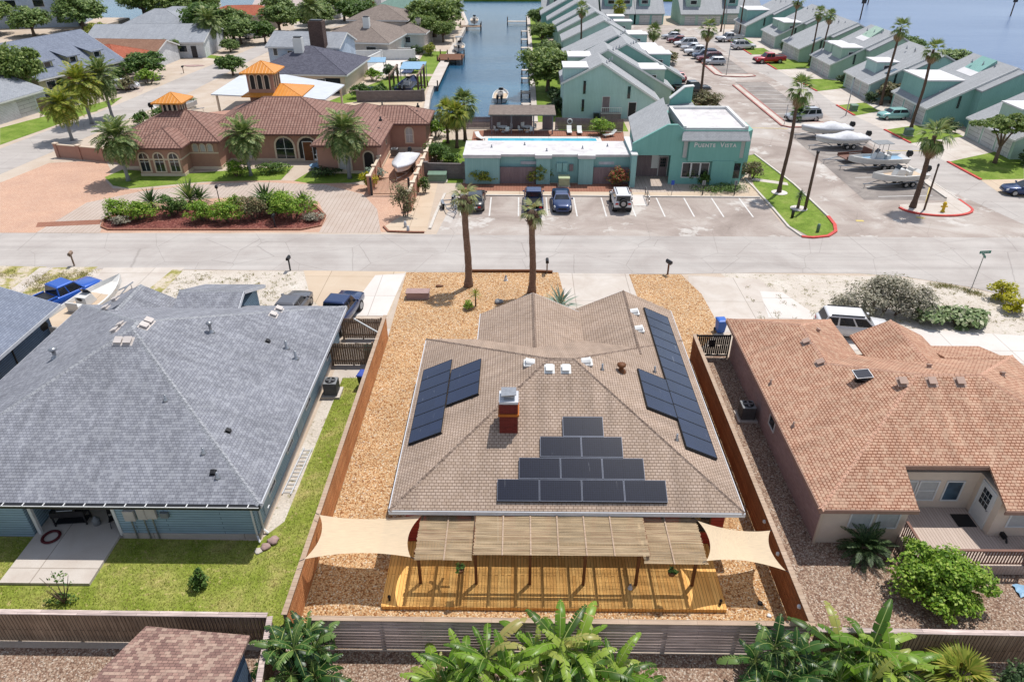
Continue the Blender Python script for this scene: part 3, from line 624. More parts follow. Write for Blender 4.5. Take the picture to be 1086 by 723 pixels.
def rotz(V, a):
    c, s = math.cos(a), math.sin(a); return V @ np.array([[c, s, 0], [-s, c, 0], [0, 0, 1]])
def roty(V, a):
    c, s = math.cos(a), math.sin(a); return V @ np.array([[c, 0, -s], [0, 1, 0], [s, 0, c]])
def fan_frond(L=1.0, nb=15, spread=2.2, pet=.7, droop=.35, wid=.10):
    """a fan leaf along +x: stalk then radial blades, tips drooping"""
    V = [(0, -.02, 0), (pet, -.02, 0), (pet, .02, 0), (0, .02, 0)]; F = [(0, 1, 2, 3)]
    for i in range(nb):
        a = (i/(nb-1)-.5)*spread; l = L*(1-.25*abs(a)/spread*2)*random.uniform(.9, 1.08); d = np.array([math.cos(a), math.sin(a), 0]); s = np.array([-d[1], d[0], 0])
        m = np.array([pet, 0, 0])+d*l*.55; e = np.array([pet, 0, 0])+d*l; e[2] -= droop*l*random.uniform(.6, 1.3); m[2] -= .02-abs(a)*.05
        b = len(V); V += [(pet, 0, 0), tuple(m-s*wid*.5), tuple(e), tuple(m+s*wid*.5)]; F.append((b, b+1, b+2, b+3))
    return np.array(V), np.array(F)
def feather_frond(L=2.4, k=22, ll=.5, arch=1.0, wid=.05, vee=.35):
    V = []; F = []; pts = []
    for i in range(9):
        s = i/8; pts.append(np.array([L*(s-.12*s*s), 0, arch*L*(.30*s-.62*s*s)]))
    for i in range(8):
        b = len(V); w = .035*(1-i/9); V += [tuple(pts[i]+[0, -w, 0]), tuple(pts[i+1]+[0, -w, 0]), tuple(pts[i+1]+[0, w, 0]), tuple(pts[i]+[0, w, 0])]; F.append((b, b+1, b+2, b+3))
    for j in range(k):
        s = .14+.86*j/(k-1); i = min(7, int(s*8)); u = s*8-i; p = pts[i]*(1-u)+pts[i+1]*u; t = pts[i+1]-pts[i]; t /= np.linalg.norm(t)
        l = ll*(math.sin(math.pi*min(1, .18+.8*s))**.7)*random.uniform(.85, 1.1)
        for sd in (-1, 1):
            d = np.array([0, sd, 0])*.8+t*.65+np.array([0, 0, vee*random.uniform(.3, 1)]); d /= np.linalg.norm(d); e = p+d*l; e[2] -= .22*l; m = p+d*l*.5; b = len(V)
            V += [tuple(p), tuple(m-t*wid), tuple(e), tuple(m+t*wid)]; F.append((b, b+1, b+2, b+3))
    return np.array(V), np.array(F)
def spread_fronds(fn, n, z, emin, emax, r0=.1, power=1.0):
    """n fronds spiralled round a head; elevation from emax (young, inside) to emin (old, hanging)"""
    VV = []; FF = []; o = 0
    for i in range(n):
        s = (i+.5)/n; el = emax+(emin-emax)*s**power+random.uniform(-.1, .1); V, F = fn(s)
        V = V+np.array([r0, 0, 0]); V = roty(V, -el); V = rotz(V, i*2.39996+random.uniform(-.15, .15))+np.array([0, 0, z-.25*s]); VV.append(V); FF.append(F+o); o += len(V)
    return np.concatenate(VV), np.concatenate(FF)
def fan_palm(name, label, h, r, n, L, skirt=0, lm=None, bulge=True, pet=.7, group=None, bark=None, emin=-.7):
    t = thing(name, label, 'palm tree', (0, 0, 0), 0, group); mb = MB(); k = max(8, int(h*2.2)); pts = []; rr = []
    for i in range(k+1):
        s = i/k; pts.append((.06*math.sin(2.1*s*h*.4), .05*math.cos(1.7*s*h*.4), -.1+s*(h+.1))); rr.append(r*(1.45-.9*min(1, s*5) if s < .12 else 1-.25*s)*(1.04 if i % 2 else .95))
    mb.tube(pts, rr, 10); mb.build('trunk', bark or m_palmbark, t, True)
    if bulge:
        mb = MB(); mb.at(pts[-1][0], pts[-1][1], h-.95); mb.lathe([(r*.85, 0), (r*1.35, .25), (r*1.55, .55), (r*1.3, .85), (r*.6, 1.05)], 10)
        for i in range(26):
            a = random.uniform(0, 6.28); z = random.uniform(.05, .8); mb.tube([(r*1.2*math.cos(a), r*1.2*math.sin(a), z), (r*1.9*math.cos(a), r*1.9*math.sin(a), z+.14)], [.05, .03], 4)
        mb.build('boot_collar', m_palmdark, t, True)
    V, F = spread_fronds(lambda s: fan_frond(L*random.uniform(.85, 1.1), 15, 2.3, pet*random.uniform(.8, 1.1), .3+.5*s, .11*L), n, h, emin, 1.35)
    qmesh('crown', V, F, lm or L_palm, t)
    if skirt:
        V, F = spread_fronds(lambda s: fan_frond(L*.9, 9, 1.3, pet*.9, .5, .1*L), skirt, h-.25, -1.45, -.75); qmesh('dead_fronds', V, F, L_dead, t)
    return t
def feather_palm(name, label, h, r, n, L, lm=None, ll=.5, group=None, bark=None, emin=-.55, lean=(0, 0), arch=1.0, wid=.05):
    t = thing(name, label, 'palm tree', (0, 0, 0), 0, group); mb = MB(); k = max(6, int(h*2))
    mb.tube([(lean[0]*(i/k)**1.5, lean[1]*(i/k)**1.5, -.1+(h+.1)*i/k) for i in range(k+1)], [r*(1.5 if i == 0 else 1.05 if i % 2 else .95) for i in range(k+1)], 9); mb.build('trunk', bark or m_bark, t, True)
    V, F = spread_fronds(lambda s: feather_frond(L*random.uniform(.85, 1.08), 22, ll, arch*(.6+.6*s), wid), n, h, emin, 1.3, .06, .8)
    V = V+np.array([lean[0], lean[1], 0]); qmesh('crown', V, F, lm or L_palm, t); return t
def rosette(name, label, n, L, wid, lm, h=.0, emin=.1, emax=1.4, cat='plant', trunk=0, droop=.15, group=None):
    t = thing(name, label, cat, (0, 0, 0), 0, group)
    def blade(s):
        l = L*random.uniform(.8, 1.1); V = np.array([(0, -wid*.3, 0), (l*.5, -wid*.5, .02*l), (l, 0, -droop*l), (l*.5, wid*.5, .02*l), (0, wid*.3, 0)]); return V, np.array([(0, 1, 2, 3), (0, 3, 4, 4)])[:1] if 0 else (V[:4], np.array([(0, 1, 2, 3)]))[1]
    VV = []; FF = []; o = 0
    for i in range(n):
        s = (i+.5)/n; el = emax+(emin-emax)*s; l = L*random.uniform(.8, 1.1); V = np.array([(0, 0, 0), (l*.5, -wid*.5, .02*l), (l, 0, -droop*l), (l*.5, wid*.5, .02*l)])
        V = rotz(roty(V, -el), i*2.39996)+np.array([0, 0, h]); VV.append(V); FF.append(np.array([(0, 1, 2, 3)])+o); o += 4
    qmesh('leaf_rosette', np.concatenate(VV), np.concatenate(FF), lm, t)
    if trunk:
        mb = MB(); mb.tube([(0, 0, -.05), (0, 0, h)], [trunk, trunk*.8], 7); mb.build('trunk', m_bark, t, True)
    return t
def banana_leaf(L, W, el, az, z0, bend=1.1, tear=.25, base=(0, 0)):
    n = 14; p = np.array([0., 0., 0.]); a = el; pts = [p.copy()]; dirs = []
    for i in range(n):
        d = np.array([math.cos(a), 0, math.sin(a)]); dirs.append(d); p = p+d*L/n; pts.append(p.copy()); a -= bend/n*(.4+1.4*i/n)
    V = [q for q in pts]; F = []                                       # midrib points are shared, so a leaf is one piece
    f = lambda s: W*(max(0, math.sin(math.pi*min(1, (s-.06)*1.04)))**.6) if s > .08 else 0.02
    for sd in (-1, 1):
        cut = 0; prev = None
        for i in range(1, n):
            w0 = f(i/n); w1 = f((i+1)/n); dr = -.2-.25*(i/n) if not cut else -.55; up = np.array([0, 0, 1.0])
            if prev is None or random.random() < tear:                 # a tear: the strip starts its own edge and hangs differently
                cut = random.random(); V.append(pts[i]+np.array([0, sd*w0*.92, (-.25-.45*cut)*w0])+dirs[i]*(.3*w0+random.uniform(.02, .09))); prev = len(V)-1
            V.append(pts[i+1]+np.array([0, sd*w1*.92, (-.25-.3*cut)*w1])+dirs[min(i+1, n-1)]*(.25*w1)); k = len(V)-1
            F.append((i, i+1, k, prev) if sd < 0 else (i, prev, k, i+1)); prev = k
    T = lambda A: rotz(np.array(A, float), az)+np.array([base[0], base[1], z0])
    return T(V), np.array(F), T(pts)
def banana(name, label, stems, lm, Lr=(1.7, 2.6), W=.34, cat='plant', seed=1, nl=8, cane=m_palmbark, els=(.25, 1.3)):
    t = thing(name, label, cat); mb = MB(); rib = MB(); VV = []; FF = []; o = 0
    for (x, y, h) in stems:
        mb.tube([(x*.8, y*.8, -.05), (x*.9, y*.9, h*.6), (x, y, h)], [.13, .1, .07], 7); a0 = random.uniform(0, 6.28)
        for i in range(nl):
            L = random.uniform(*Lr); V, F, pt = banana_leaf(L, W*L/2.0*random.uniform(.8, 1.1), els[1]-(els[1]-els[0])*(i/(nl-1)), a0+i*2.4, h-.1*random.random(), random.uniform(.9, 1.9), .55, (x, y)); VV.append(V); FF.append(F+o); o += len(V); rib.tube([q+np.array([0, 0, .006]) for q in pt[::2]], [.015*(1-k/len(pt[::2]))+.004 for k in range(len(pt[::2]))], 4)
    rib.build('leaf_midribs', m_rib, t); mb.build('stem', plain('cane_'+name, C(120, 130, 70), .6, .3, 5), t, True); qmesh('leaf_cluster', np.concatenate(VV), np.concatenate(FF), lm, t); return t  # pale midribs of all the leaves, built as one mesh
# ================================================================ building helpers
UP = (0, 0, 1)
def win(par, o, ex, w, h, fm=None, pm=None, ft=.07, name='window', bars=(0, 0), depth=.05):
    mb = MB().frame(o, ex, UP)
    mb.box(-w/2, w/2, 0, ft, -.02, depth); mb.box(-w/2, w/2, h-ft, h, -.02, depth); mb.box(-w/2, -w/2+ft, ft, h-ft, -.02, depth); mb.box(w/2-ft, w/2, ft, h-ft, -.02, depth)
    for i in range(bars[0]): x = -w/2+w*(i+1)/(bars[0]+1); mb.box(x-.025, x+.025, ft, h-ft, -.02, depth-.01)
    for i in range(bars[1]): y = h*(i+1)/(bars[1]+1); mb.box(-w/2+ft, w/2-ft, y-.025, y+.025, -.02, depth-.014)
    f = mb.build(name, fm or m_white, par)
    p = MB().frame(o, ex, UP); p.box(-w/2+ft*.8, w/2-ft*.8, ft*.8, h-ft*.8, -.02, .018); p.build('pane', pm or m_glass, f)
    return f
def door(par, o, ex, w, h, mat, glassy=False, name='door'):
    mb = MB().frame(o, ex, UP); mb.box(-w/2, w/2, 0, h, -.02, .035); d = mb.build(name, mat, par)
    mb = MB().frame(o, ex, UP); mb.box(-w/2-.07, -w/2, 0, h+.07, -.02, .06); mb.box(w/2, w/2+.07, 0, h+.07, -.02, .06); mb.box(-w/2, w/2, h, h+.07, -.02, .06); mb.build('frame', m_white, d)
    mb = MB().frame(o, ex, UP); mb.tube([(w/2-.1, 1.0, .02), (w/2-.1, 1.0, .1)], .03, 6); mb.build('handle', m_steel, d)
    if glassy:
        mb = MB().frame(o, ex, UP)
        for i in range(3):
            for j in range(3): mb.box(-w*.32+i*w*.22, -w*.32+i*w*.22+w*.19, h*.48+j*h*.15, h*.48+j*h*.15+h*.13, .03, .045)
        mb.build('pane', m_glass, d)
    return d
class Roof:
    """collects pitched planes, then builds one roof part with caps, fascia"""
    def __init__(s): s.pl = []; s.cap = []; s.eave = []
    def hip(s, x0, x1, y0, y1, ez, k, skip=()):
        w = x1-x0; d = y1-y0
        if w >= d: r = d/2; z = ez+r*k; A = (x0+r, y0+r, z); B = (x1-r, y0+r, z)
        else: r = w/2; z = ez+r*k; A = (x0+r, y0+r, z); B = (x0+r, y1-r, z)
        c = [(x0, y0, ez), (x1, y0, ez), (x1, y1, ez), (x0, y1, ez)]
        if w >= d: s.pl += [[c[0], c[1], B, A], [c[1], c[2], B], [c[2], c[3], A, B], [c[3], c[0], A]]; s.cap += [(c[0], A), (c[3], A), (c[1], B), (c[2], B), (A, B)]
        else: s.pl += [[c[0], c[1], A], [c[1], c[2], B, A], [c[2], c[3], B], [c[3], c[0], A, B]]; s.cap += [(c[0], A), (c[1], A), (c[2], B), (c[3], B), (A, B)]
        for i in range(4):
            if i not in skip: s.eave.append((c[i], c[(i+1) % 4]))
        return A, B
    def gabley(s, x0, x1, y0, y1, ez, k):
        xm = (x0+x1)/2; z = ez+(x1-x0)/2*k
        s.pl += [[(x0, y0, ez), (xm, y0, z), (xm, y1, z), (x0, y1, ez)], [(x1, y0, ez), (x1, y1, ez), (xm, y1, z), (xm, y0, z)]]
        s.cap.append(((xm, y0, z), (xm, y1, z))); s.eave += [((x0, y0, ez), (x0, y1, ez)), ((x1, y0, ez), (x1, y1, ez)), ((x0, y1, ez), (xm, y1, z)), ((xm, y1, z), (x1, y1, ez))]; return z
    def gablex(s, x0, x1, y0, y1, ez, k):
        ym = (y0+y1)/2; z = ez+(y1-y0)/2*k
        s.pl += [[(x0, y0, ez), (x1, y0, ez), (x1, ym, z), (x0, ym, z)], [(x0, y1, ez), (x0, ym, z), (x1, ym, z), (x1, y1, ez)]]
        s.cap.append(((x0, ym, z), (x1, ym, z))); s.eave += [((x0, y0, ez), (x1, y0, ez)), ((x0, y1, ez), (x1, y1, ez)), ((x0, y0, ez), (x0, ym, z)), ((x0, ym, z), (x0, y1, ez)), ((x1, y0, ez), (x1, ym, z)), ((x1, ym, z), (x1, y1, ez))]; return z
    def build(s, par, mat, capmat=None, trim=None, t=.12, capw=.26, gut=.1):
        mb = MB()
        for p in s.pl: mb.slab(p, t)
        r = mb.build('roof', mat, par)
        if capmat:
            for a, b in s.cap:
                mb = MB(); a = Vector(a); b = Vector(b); d = b-a; n = max(1, int(d.length/.24)); dd = d/n; side = d.cross(Vector(UP)).normalized()
                for i in range(n):
                    q = a+dd*i; e = q+dd*1.04; up0 = Vector((0, 0, .03)); up1 = Vector((0, 0, .055)); dn = Vector((0, 0, -.07))
                    f = capw*.5
                    mb.add([q+up1, q+side*f+dn, q-side*f+dn, e+up0, e+side*f+dn-Vector((0, 0, .02)), e-side*f+dn-Vector((0, 0, .02))], [(0, 1, 4, 3), (2, 0, 3, 5), (1, 0, 2), (3, 4, 5)])
                mb.build('ridge_cap', capmat, r)
        if trim:
            mb = MB()
            for a, b in s.eave:
                a = Vector(a); b = Vector(b); d = (b-a); L = d.length
                if L < .05: continue
                mb.frame(a-Vector((0, 0, t+.07)), d, (0, 0, 1)); mb.box(-.04, L+.04, -.05, .16, -gut/2-.004, gut/2)
            mb.build('gutter', trim, par)
        return r
def vent_box(par, P, nrm, mat=None, s=.34, h=.16, name='roof_vent'):
    mb = MB(); n = Vector(nrm).normalized(); ex = n.cross(Vector((0, 0, 1))).normalized() if abs(n.z) < .999 else Vector((1, 0, 0)); mb.frame(Vector(P), ex, n.cross(ex))
    mb.box(-s*.42, s*.42, -s*.42, s*.42, -.06, h*.7); mb.box(-s*.55, s*.55, -s*.62, s*.5, h*.7, h); mb.box(-s*.75, s*.75, -s*.75, s*.75, -.02, .012)
    return mb.build(name, mat or m_white, par, bevel=.012)
def vent_pipe(par, P, mat=None, r=.05, h=.4, name='vent_pipe', cap=False):
    mb = MB().at(*P); pr = [(r*2.4, -.12), (r*2.2, .03), (r, .1), (r, h)]
    if cap: pr += [(r*2, h+.02), (r*2.2, h+.1), (r*.8, h+.17)]
    mb.lathe(pr, 10); return mb.build(name, mat or m_steel, par, True)
def slope_z(k, d, ez): return ez+k*d
def fence_slats(name, label, a, b, h, mat, postmat, capmat=None, gap=.026, sw=.075, side=1, posts=2.4, cat='fence', board_v=False, group=None):
    """horizontal slat fence from a to b: slats one part, each post a part"""
    a = Vector((a[0], a[1], 0)); b = Vector((b[0], b[1], 0)); d = b-a; L = d.length; t = thing(name, label, cat, tuple(a), 0, group); ey = Vector((-d.y, d.x, 0)).normalized()*side
    mb = MB().frame(a, d, ey)
    if side < 0: mb.frame(a, d, -ey)
    s = side; z = .06
    if board_v:
        x = 0
        while x < L:
            w = min(.14, L-x); hh = h*random.uniform(.985, 1.0); mb.box(x+.004, x+w-.004, s*.03, s*.05, .04, hh); x += .145
        for zz in (.35, h*.5, h-.3): mb.box(0, L, s*-.02, s*.028, zz, zz+.09)
    else:
        while z+sw < h:
            for k in range(max(1, int(L/posts))):
                x0 = k*L/int(max(1, L/posts)); x1 = (k+1)*L/int(max(1, L/posts)); o = random.uniform(-.004, .004); mb.box(x0+.003, x1-.003, s*(.05+o), s*(.072+o), z+o, z+sw+o)
            z += sw+gap
    mb.build('pickets' if board_v else 'slats', mat, t)
    n = max(1, int(L/posts))
    for i in range(n+1):
        mb = MB().frame(a, d, ey if side > 0 else -ey); x = L*i/n; mb.box(x-.05, x+.05, -.05 if s > 0 else -.045, .045 if s > 0 else .05, -.1, h-.03); mb.build('post', postmat, t)
    if capmat:
        mb = MB().frame(a, d, ey if side > 0 else -ey); mb.box(-.08, L+.08, -.11, .11, h-.028, h+.012); mb.build('cap_rail', capmat, t)
    return t
# ================================================================ the tan-roofed house in the middle
H0 = thing('house', 'single-storey house with tan shingle hip roof, solar panels and dark red walls, in the middle', 'house', (2, 29, 0))
K = .46; EZ = 2.75
mb = MB(); mb.box(-5.0, 9.2, 22.7, 35.7, 0, 2.8); mb.box(3.9, 9.2, 35.7, 39.3, 0, 2.8); mb.box(-1.95, 3.9, 35.7, 38.6, 0, 2.8)
for x0, x1, y in ((3.9, 9.2, 39.3), (-1.95, 3.7, 38.6)):
    xm = (x0+x1)/2; mb.add([(x0, y-.2, 2.79), (x1, y-.2, 2.79), (xm, y-.2, 2.79+(x1-x0)/2*K), (x0, y, 2.79), (x1, y, 2.79), (xm, y, 2.79+(x1-x0)/2*K)], [(0, 1, 2), (5, 4, 3), (0, 3, 4, 1), (1, 4, 5, 2), (2, 5, 3, 0)])
mb.build('wall', m_redwall, H0)
R0 = Roof(); R0.hip(-5.55, 9.75, 22.1, 36.2, EZ, K); R0.gabley(3.45, 9.75-.001, 32.4, 39.85, EZ+.003, K); R0.gabley(-2.45, 4.2, 31.5, 39.3, EZ+.004, K)
R0.eave = [((-5.55, 22.1, EZ), (9.75, 22.1, EZ)), ((-5.55, 22.2, EZ), (-5.55, 36.2, EZ)), ((9.75, 22.2, EZ), (9.75, 39.85, EZ)), ((-5.5, 36.2, EZ), (-2.45, 36.2, EZ)), ((-2.45, 36.3, EZ), (-2.45, 39.3, EZ)), ((-2.4, 39.3, EZ), (.87, 39.3, EZ+1.53)), ((.88, 39.3, EZ+1.53), (4.0, 39.3, EZ+.1)), ((3.5, 39.85, EZ), (6.6, 39.85, EZ+1.45)), ((6.6, 39.85, EZ+1.45), (9.7, 39.85, EZ))]
roof0 = R0.build(H0, m_rtan, m_rtancap, m_gutter)
nN = (0, -K, 1); nL = (-K, 0, 1); nR = (K, 0, 1)
zN = lambda y: EZ+K*(y-22.1)
zL = lambda x: EZ+K*(x+5.55)
zR = lambda x: EZ+K*(9.75-x)
for x in (1.5, 2.3): vent_box(roof0, (x, 28.6, zN(28.6)), nN)
def turtle(P, n, a):
    mb = MB().frame(Vector(P), Vector((math.cos(a), math.sin(a), 0)), Vector((0, 0, 1)).cross(Vector((math.cos(a), math.sin(a), 0))))
    rings = []
    for i in range(7):
        w = math.pi*i/6; rings.append([(-.26, .3*math.cos(w)*.8, .02+.16*math.sin(w)), (.2, .3*math.cos(w)*.8, .03+.24*math.sin(w))])
    mb.loft(rings, False, False); mb.box(-.3, .3, -.3, .3, -.05, .03); mb.box(.16, .19, -.22, .22, .02, .2); return mb.build('roof_vent', m_white, roof0)
turtle((.55, 29.4, zL(.55)), nL, math.pi); turtle((3.35, 29.3, zR(3.35)), nR, 0); turtle((6.95, 37.3, zR(6.95)), nR, 0); turtle((6.95, 35.3, zR(6.95)), nR, 0)
vent_pipe(roof0, (4.15, 29.2, zR(4.15)), m_steel, .05, .35); vent_pipe(roof0, (7.2, 31.1, zR(7.2)), m_steel, .05, .35); vent_pipe(roof0, (7.35, 25.6, zR(7.35)), m_steel, .05, .35)
tv = vent_pipe(roof0, (5.2, 29.8, zR(5.2)), m_brownwood, .11, .3, 'turbine_vent', True)
# chimney
cx0, cx1, cy0, cy1 = -.86, -.02, 25.45, 26.3
ch = MB(); ch.box(cx0, cx1, cy0, cy1, zN(25.3)-.2, 5.95); ch = ch.build('chimney', m_redbrick, roof0)
q = MB(); q.box(cx0-.06, cx1+.06, cy0-.06, cy1+.06, 5.28, 5.4); q.build('band', m_orangetrim, ch)
q = MB(); q.box(cx0-.02, cx1+.02, cy0-.02, cy1+.02, 5.95, 6.07); q.build('crown', m_gutter, ch)
q = MB(); q.box(-.66, -.2, 25.66, 26.12, 6.07, 6.24); q.prism([(-.78, 25.5), (-.1, 25.6), (-.1, 26.2), (-.78, 26.2)], 6.32, 6.36)
for x, y in ((-.64, 25.7), (-.24, 25.7), (-.64, 26.08), (-.24, 26.08)): q.box(x-.02, x+.02, y-.02, y+.02, 6.24, 6.32)
q.build('chimney_cap', m_steel, ch)
def panel(o, ex, ey, w, h, mat, lift=.13, fr=.018, half=False):
    """solar panel lying on a roof plane: frame with a recessed cell face"""
    mb = MB().frame(o, ex, ey); mb.box(0, w, 0, fr, lift-.045, lift+.003); mb.box(0, w, h-fr, h, lift-.045, lift+.003); mb.box(0, fr, fr, h-fr, lift-.045, lift+.003); mb.box(w-fr, w, fr, h-fr, lift-.045, lift+.003)
    p = mb.build('solar_panel', m_pvframe if half else m_black, H0)
    c = MB().frame(o, ex, ey); c.box(fr*.8, w-fr*.8, fr*.8, h-fr*.8, lift-.04, lift-.004)
    if half: c.box(w/2-.012, w/2+.012, fr, h-fr, lift-.004, lift+.001)
    c.build('cell_face', mat, p); return p
sN = Vector((0, 1, K)).normalized()
for r, (x, cnt, y) in enumerate([(-.9, 4, 22.46), (.04, 3, 23.40), (1.0, 2, 24.35), (2.05, 1, 25.28)]):
    wd = [1.85, 1.86, 1.87, 1.88][r]
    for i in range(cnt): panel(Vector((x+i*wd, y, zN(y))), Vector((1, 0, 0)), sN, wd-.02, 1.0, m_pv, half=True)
    mb = MB().frame(Vector((x, y, zN(y))), Vector((1, 0, 0)), sN); mb.box(0, cnt*wd-.02, .0, .03, .0, .09); mb.build('mounting_rail', m_black, H0)
sL = Vector((1, 0, K)).normalized(); sR = Vector((-1, 0, K)).normalized()
for c, (x, y0, n) in enumerate([(-5.22, 26.16, 6), (-3.55, 28.22, 3)]):
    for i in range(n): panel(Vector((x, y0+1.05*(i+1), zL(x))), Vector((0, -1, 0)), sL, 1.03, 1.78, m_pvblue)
    mb = MB().frame(Vector((x, y0+.05, zL(x))), Vector((0, -1, 0)), sL); mb.box(.0, .05, 0, 1.78, .0, .1)
    for q in (.3, 1.45): mb.box(-.0, .1, q, q+.04, .02, .16)
    mb.build('mounting_rail', m_black, H0)
for c, (x, y0, n) in enumerate([(9.2, 25.18, 12), (7.66, 27.25, 3)]):
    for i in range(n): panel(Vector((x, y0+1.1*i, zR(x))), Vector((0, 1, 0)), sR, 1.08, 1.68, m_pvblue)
    mb = MB().frame(Vector((x, y0, zR(x))), Vector((0, 1, 0)), sR); mb.box(-.05, .0, 0, 1.68, .0, .1); mb.box(0, n*1.1, 1.66, 1.69, 0, .1); mb.build('mounting_rail', m_black, H0)
for x in (-3.4, .6, 4.2, 7.9): win(H0, (x, 22.7, .95), (1, 0, 0), 1.4, 1.1, m_brownwood)
door(H0, (-1.4, 22.7, .25), (1, 0, 0), .95, 2.05, m_brownwood); win(H0, (2.4, 22.7, .25), (1, 0, 0), 1.8, 2.05, m_brownwood, bars=(1, 0))
win(H0, (-5.0, 28, 1.0), (0, -1, 0), 1.2, 1.1); win(H0, (9.2, 27.5, 1.0), (0, 1, 0), 1.2, 1.1)
mb = MB(); mb.box(4.3, 8.8, 39.28, 39.33, .05, 2.3); mb.build('garage_door', m_garage, H0)
# ---- deck, pergola, sails
D0 = thing('wooden_deck', 'long golden plank deck behind the tan-roofed house', 'deck', (1.5, 20.9, 0))
mb = MB(); mb.box(-5.6, 8.62, 19.2, 22.68, .1, .2); mb.build('planks', m_deck, D0)
mb = MB(); mb.box(-5.64, 8.66, 19.13, 19.195, -.02, .205); mb.box(-5.66, -5.605, 19.2, 22.68, -.02, .205); mb.box(8.625, 8.68, 19.2, 22.68, -.02, .205); mb.build('edge_board', m_deck, D0)
PG = thing('pergola', 'brown pergola with reed shade roof standing on the golden deck', 'pergola', (1.8, 21.2, .2))
px_ = [-4.15, -1.76, .53, 2.82, 5.06, 7.46]
for i, x in enumerate(px_):
    h = 2.05 if i in (0, 5) else 2.25
    mb = MB(); mb.box(x-.06, x+.06, 20.29, 20.41, .2, h); mb.build('post', m_brownwood, PG)
mb = MB(); mb.box(-1.86, 5.4, 20.22, 20.29, 2.2, 2.4); mb.build('beam', m_brownwood, PG); mb = MB(); mb.box(-1.86, 5.4, 20.41, 20.48, 2.2, 2.4); mb.build('beam', m_brownwood, PG)
mb = MB(); mb.box(-4.3, -1.9, 20.27, 20.43, 2.05, 2.19); mb.build('beam', m_brownwood, PG)
mb = MB(); mb.box(5.2, 7.7, 20.27, 20.43, 2.05, 2.19); mb.build('beam', m_brownwood, PG)
for x in [-1.78, -.6, .53, 1.68, 2.82, 3.95, 5.06, 5.36]:
    mb = MB(); mb.box(x-.05, x+.05, 19.95, 22.55, 2.402, 2.5); mb.build('rafter', m_brownwood, PG)
for x in [-4.16, -3.0, -1.98, 5.24, 6.3, 7.62]:
    mb = MB(); mb.box(x-.05, x+.05, 19.85, 22.5, 2.192, 2.28); mb.build('rafter', m_brownwood, PG)
def screen(x0, x1, y0, y1, z, seams):
    mb = MB(); y = y0                                                # split reeds laid side by side, with gaps the sun comes through
    while y < y1:
        w = random.uniform(.026, .04); zz = z+.012*math.sin(3.1*y)+random.uniform(-.004, .004); a = x0+random.uniform(-.03, .02); b = x1+random.uniform(-.02, .03)
        xs = [a+(b-a)*k/6 for k in range(7)]
        L = [[(x, y+.012*math.sin(2.3*x+y*9), zz+.008*math.sin(3*x)), (x, y+w+.012*math.sin(2.3*x+y*9), zz+.008*math.sin(3*x)+random.uniform(-.004, .004))] for x in xs]; mb.loft(L, False, False); y += w+random.uniform(.014, .027)
    s = mb.build('reed_screen', m_reed, PG)
    for x in seams:
        b = MB(); b.box(x-.03, x+.03, y0-.05, y1, z+.026, z+.042); b.build('batten', m_postcap, s)
screen(-1.8, 5.38, 19.88, 22.45, 2.53, [-.62, .54, 1.68, 2.82, 3.95]); screen(-4.22, -1.86, 19.78, 22.35, 2.31, [-3.0]); screen(5.16, 7.72, 19.68, 22.3, 2.31, [6.35])
def sail(name, label, c, sag, loc):
    t = thing(name, label, 'shade sail', loc); n = 16; rings = []
    c = [Vector(q) for q in c]
    for j in range(n+1):
        v = j/n; row = []
        for i in range(n+1):
            u = i/n; iu = u; iv = v
            kx = 1-.30*math.sin(math.pi*v)*.0; uu = .5+(u-.5)*(1-sag[0]*4*v*(1-v)); vv = .5+(v-.5)*(1-sag[1]*4*u*(1-u))
            p = c[0]*(1-uu)*(1-vv)+c[1]*uu*(1-vv)+c[2]*uu*vv+c[3]*(1-uu)*vv; p.z -= .10*math.sin(math.pi*u)*math.sin(math.pi*v); row.append(p)
        rings.append(row)
    mb = MB(); mb.loft(rings, False, False); mb.build('cloth', m_sail, t, True)
    for q in c:
        e = q+(q-(c[0]+c[1]+c[2]+c[3])/4).normalized()*.22; b = MB(); b.tube([q, e], .018, 5); b.build('strap', m_dark, t)
    return t
sail('shade_sail', 'wide cream shade sail between the left fence and the pergola', [(-8.72, 19.85, 2.2), (-4.35, 19.82, 2.4), (-4.12, 22.2, 2.4), (-8.72, 22.34, 2.17)], (.16, .22), (-6.5, 21, 0))
sail('shade_sail', 'smaller cream shade sail between the pergola and the right fence', [(7.64, 19.76, 2.4), (10.98, 19.82, 1.8), (11.0, 22.0, 1.8), (7.76, 21.95, 2.4)], (.2, .24), (9.3, 21, 0))
for a, x, y in ((0, -5.35, 19.45), (1, 8.45, 19.4)):
    t = thing('post_lantern', ['small black lantern at the left front corner of the golden deck', 'small black lantern at the right front corner of the golden deck'][a], 'lantern', (x, y, .2)); mb = MB().at(x, y, .2); mb.lathe([(.05, 0), (.06, .03), (.05, .05), (.07, .24), (.03, .3), (.01, .34)], 8); mb.build('lantern_body', m_black, t)
def hanging(x, y, z, lab, lm):
    t = thing('hanging_plant', lab, 'plant', (x, y, z)); mb = MB().at(x, y, z); mb.lathe([(.05, -.28), (.15, -.2), (.17, -.06), (.14, -.05)], 10); mb.build('pot', m_brownwood, t)
    mb = MB().at(x, y, z); mb.tube([(0, 0, .0), (0, 0, .36)], .008, 4); mb.tube([(.14, 0, -.05), (0, 0, .2)], .006, 4); mb.tube([(-.14, 0, -.05), (0, 0, .2)], .006, 4); mb.build('hanger', m_dark, t)
    P, N = crown_pts([(x, y, z-.05, .26, .26, .22)], 260, 8); V, F = leafquads(P, N, .09, .5); qmesh('foliage', V-np.array([x, y, z]), F, lm, t)
hanging(-2.35, 19.72, 1.92, 'hanging plant under the left reed screen of the pergola', L_mid); hanging(6.3, 19.66, 1.92, 'hanging plant under the right reed screen of the pergola', L_mid)
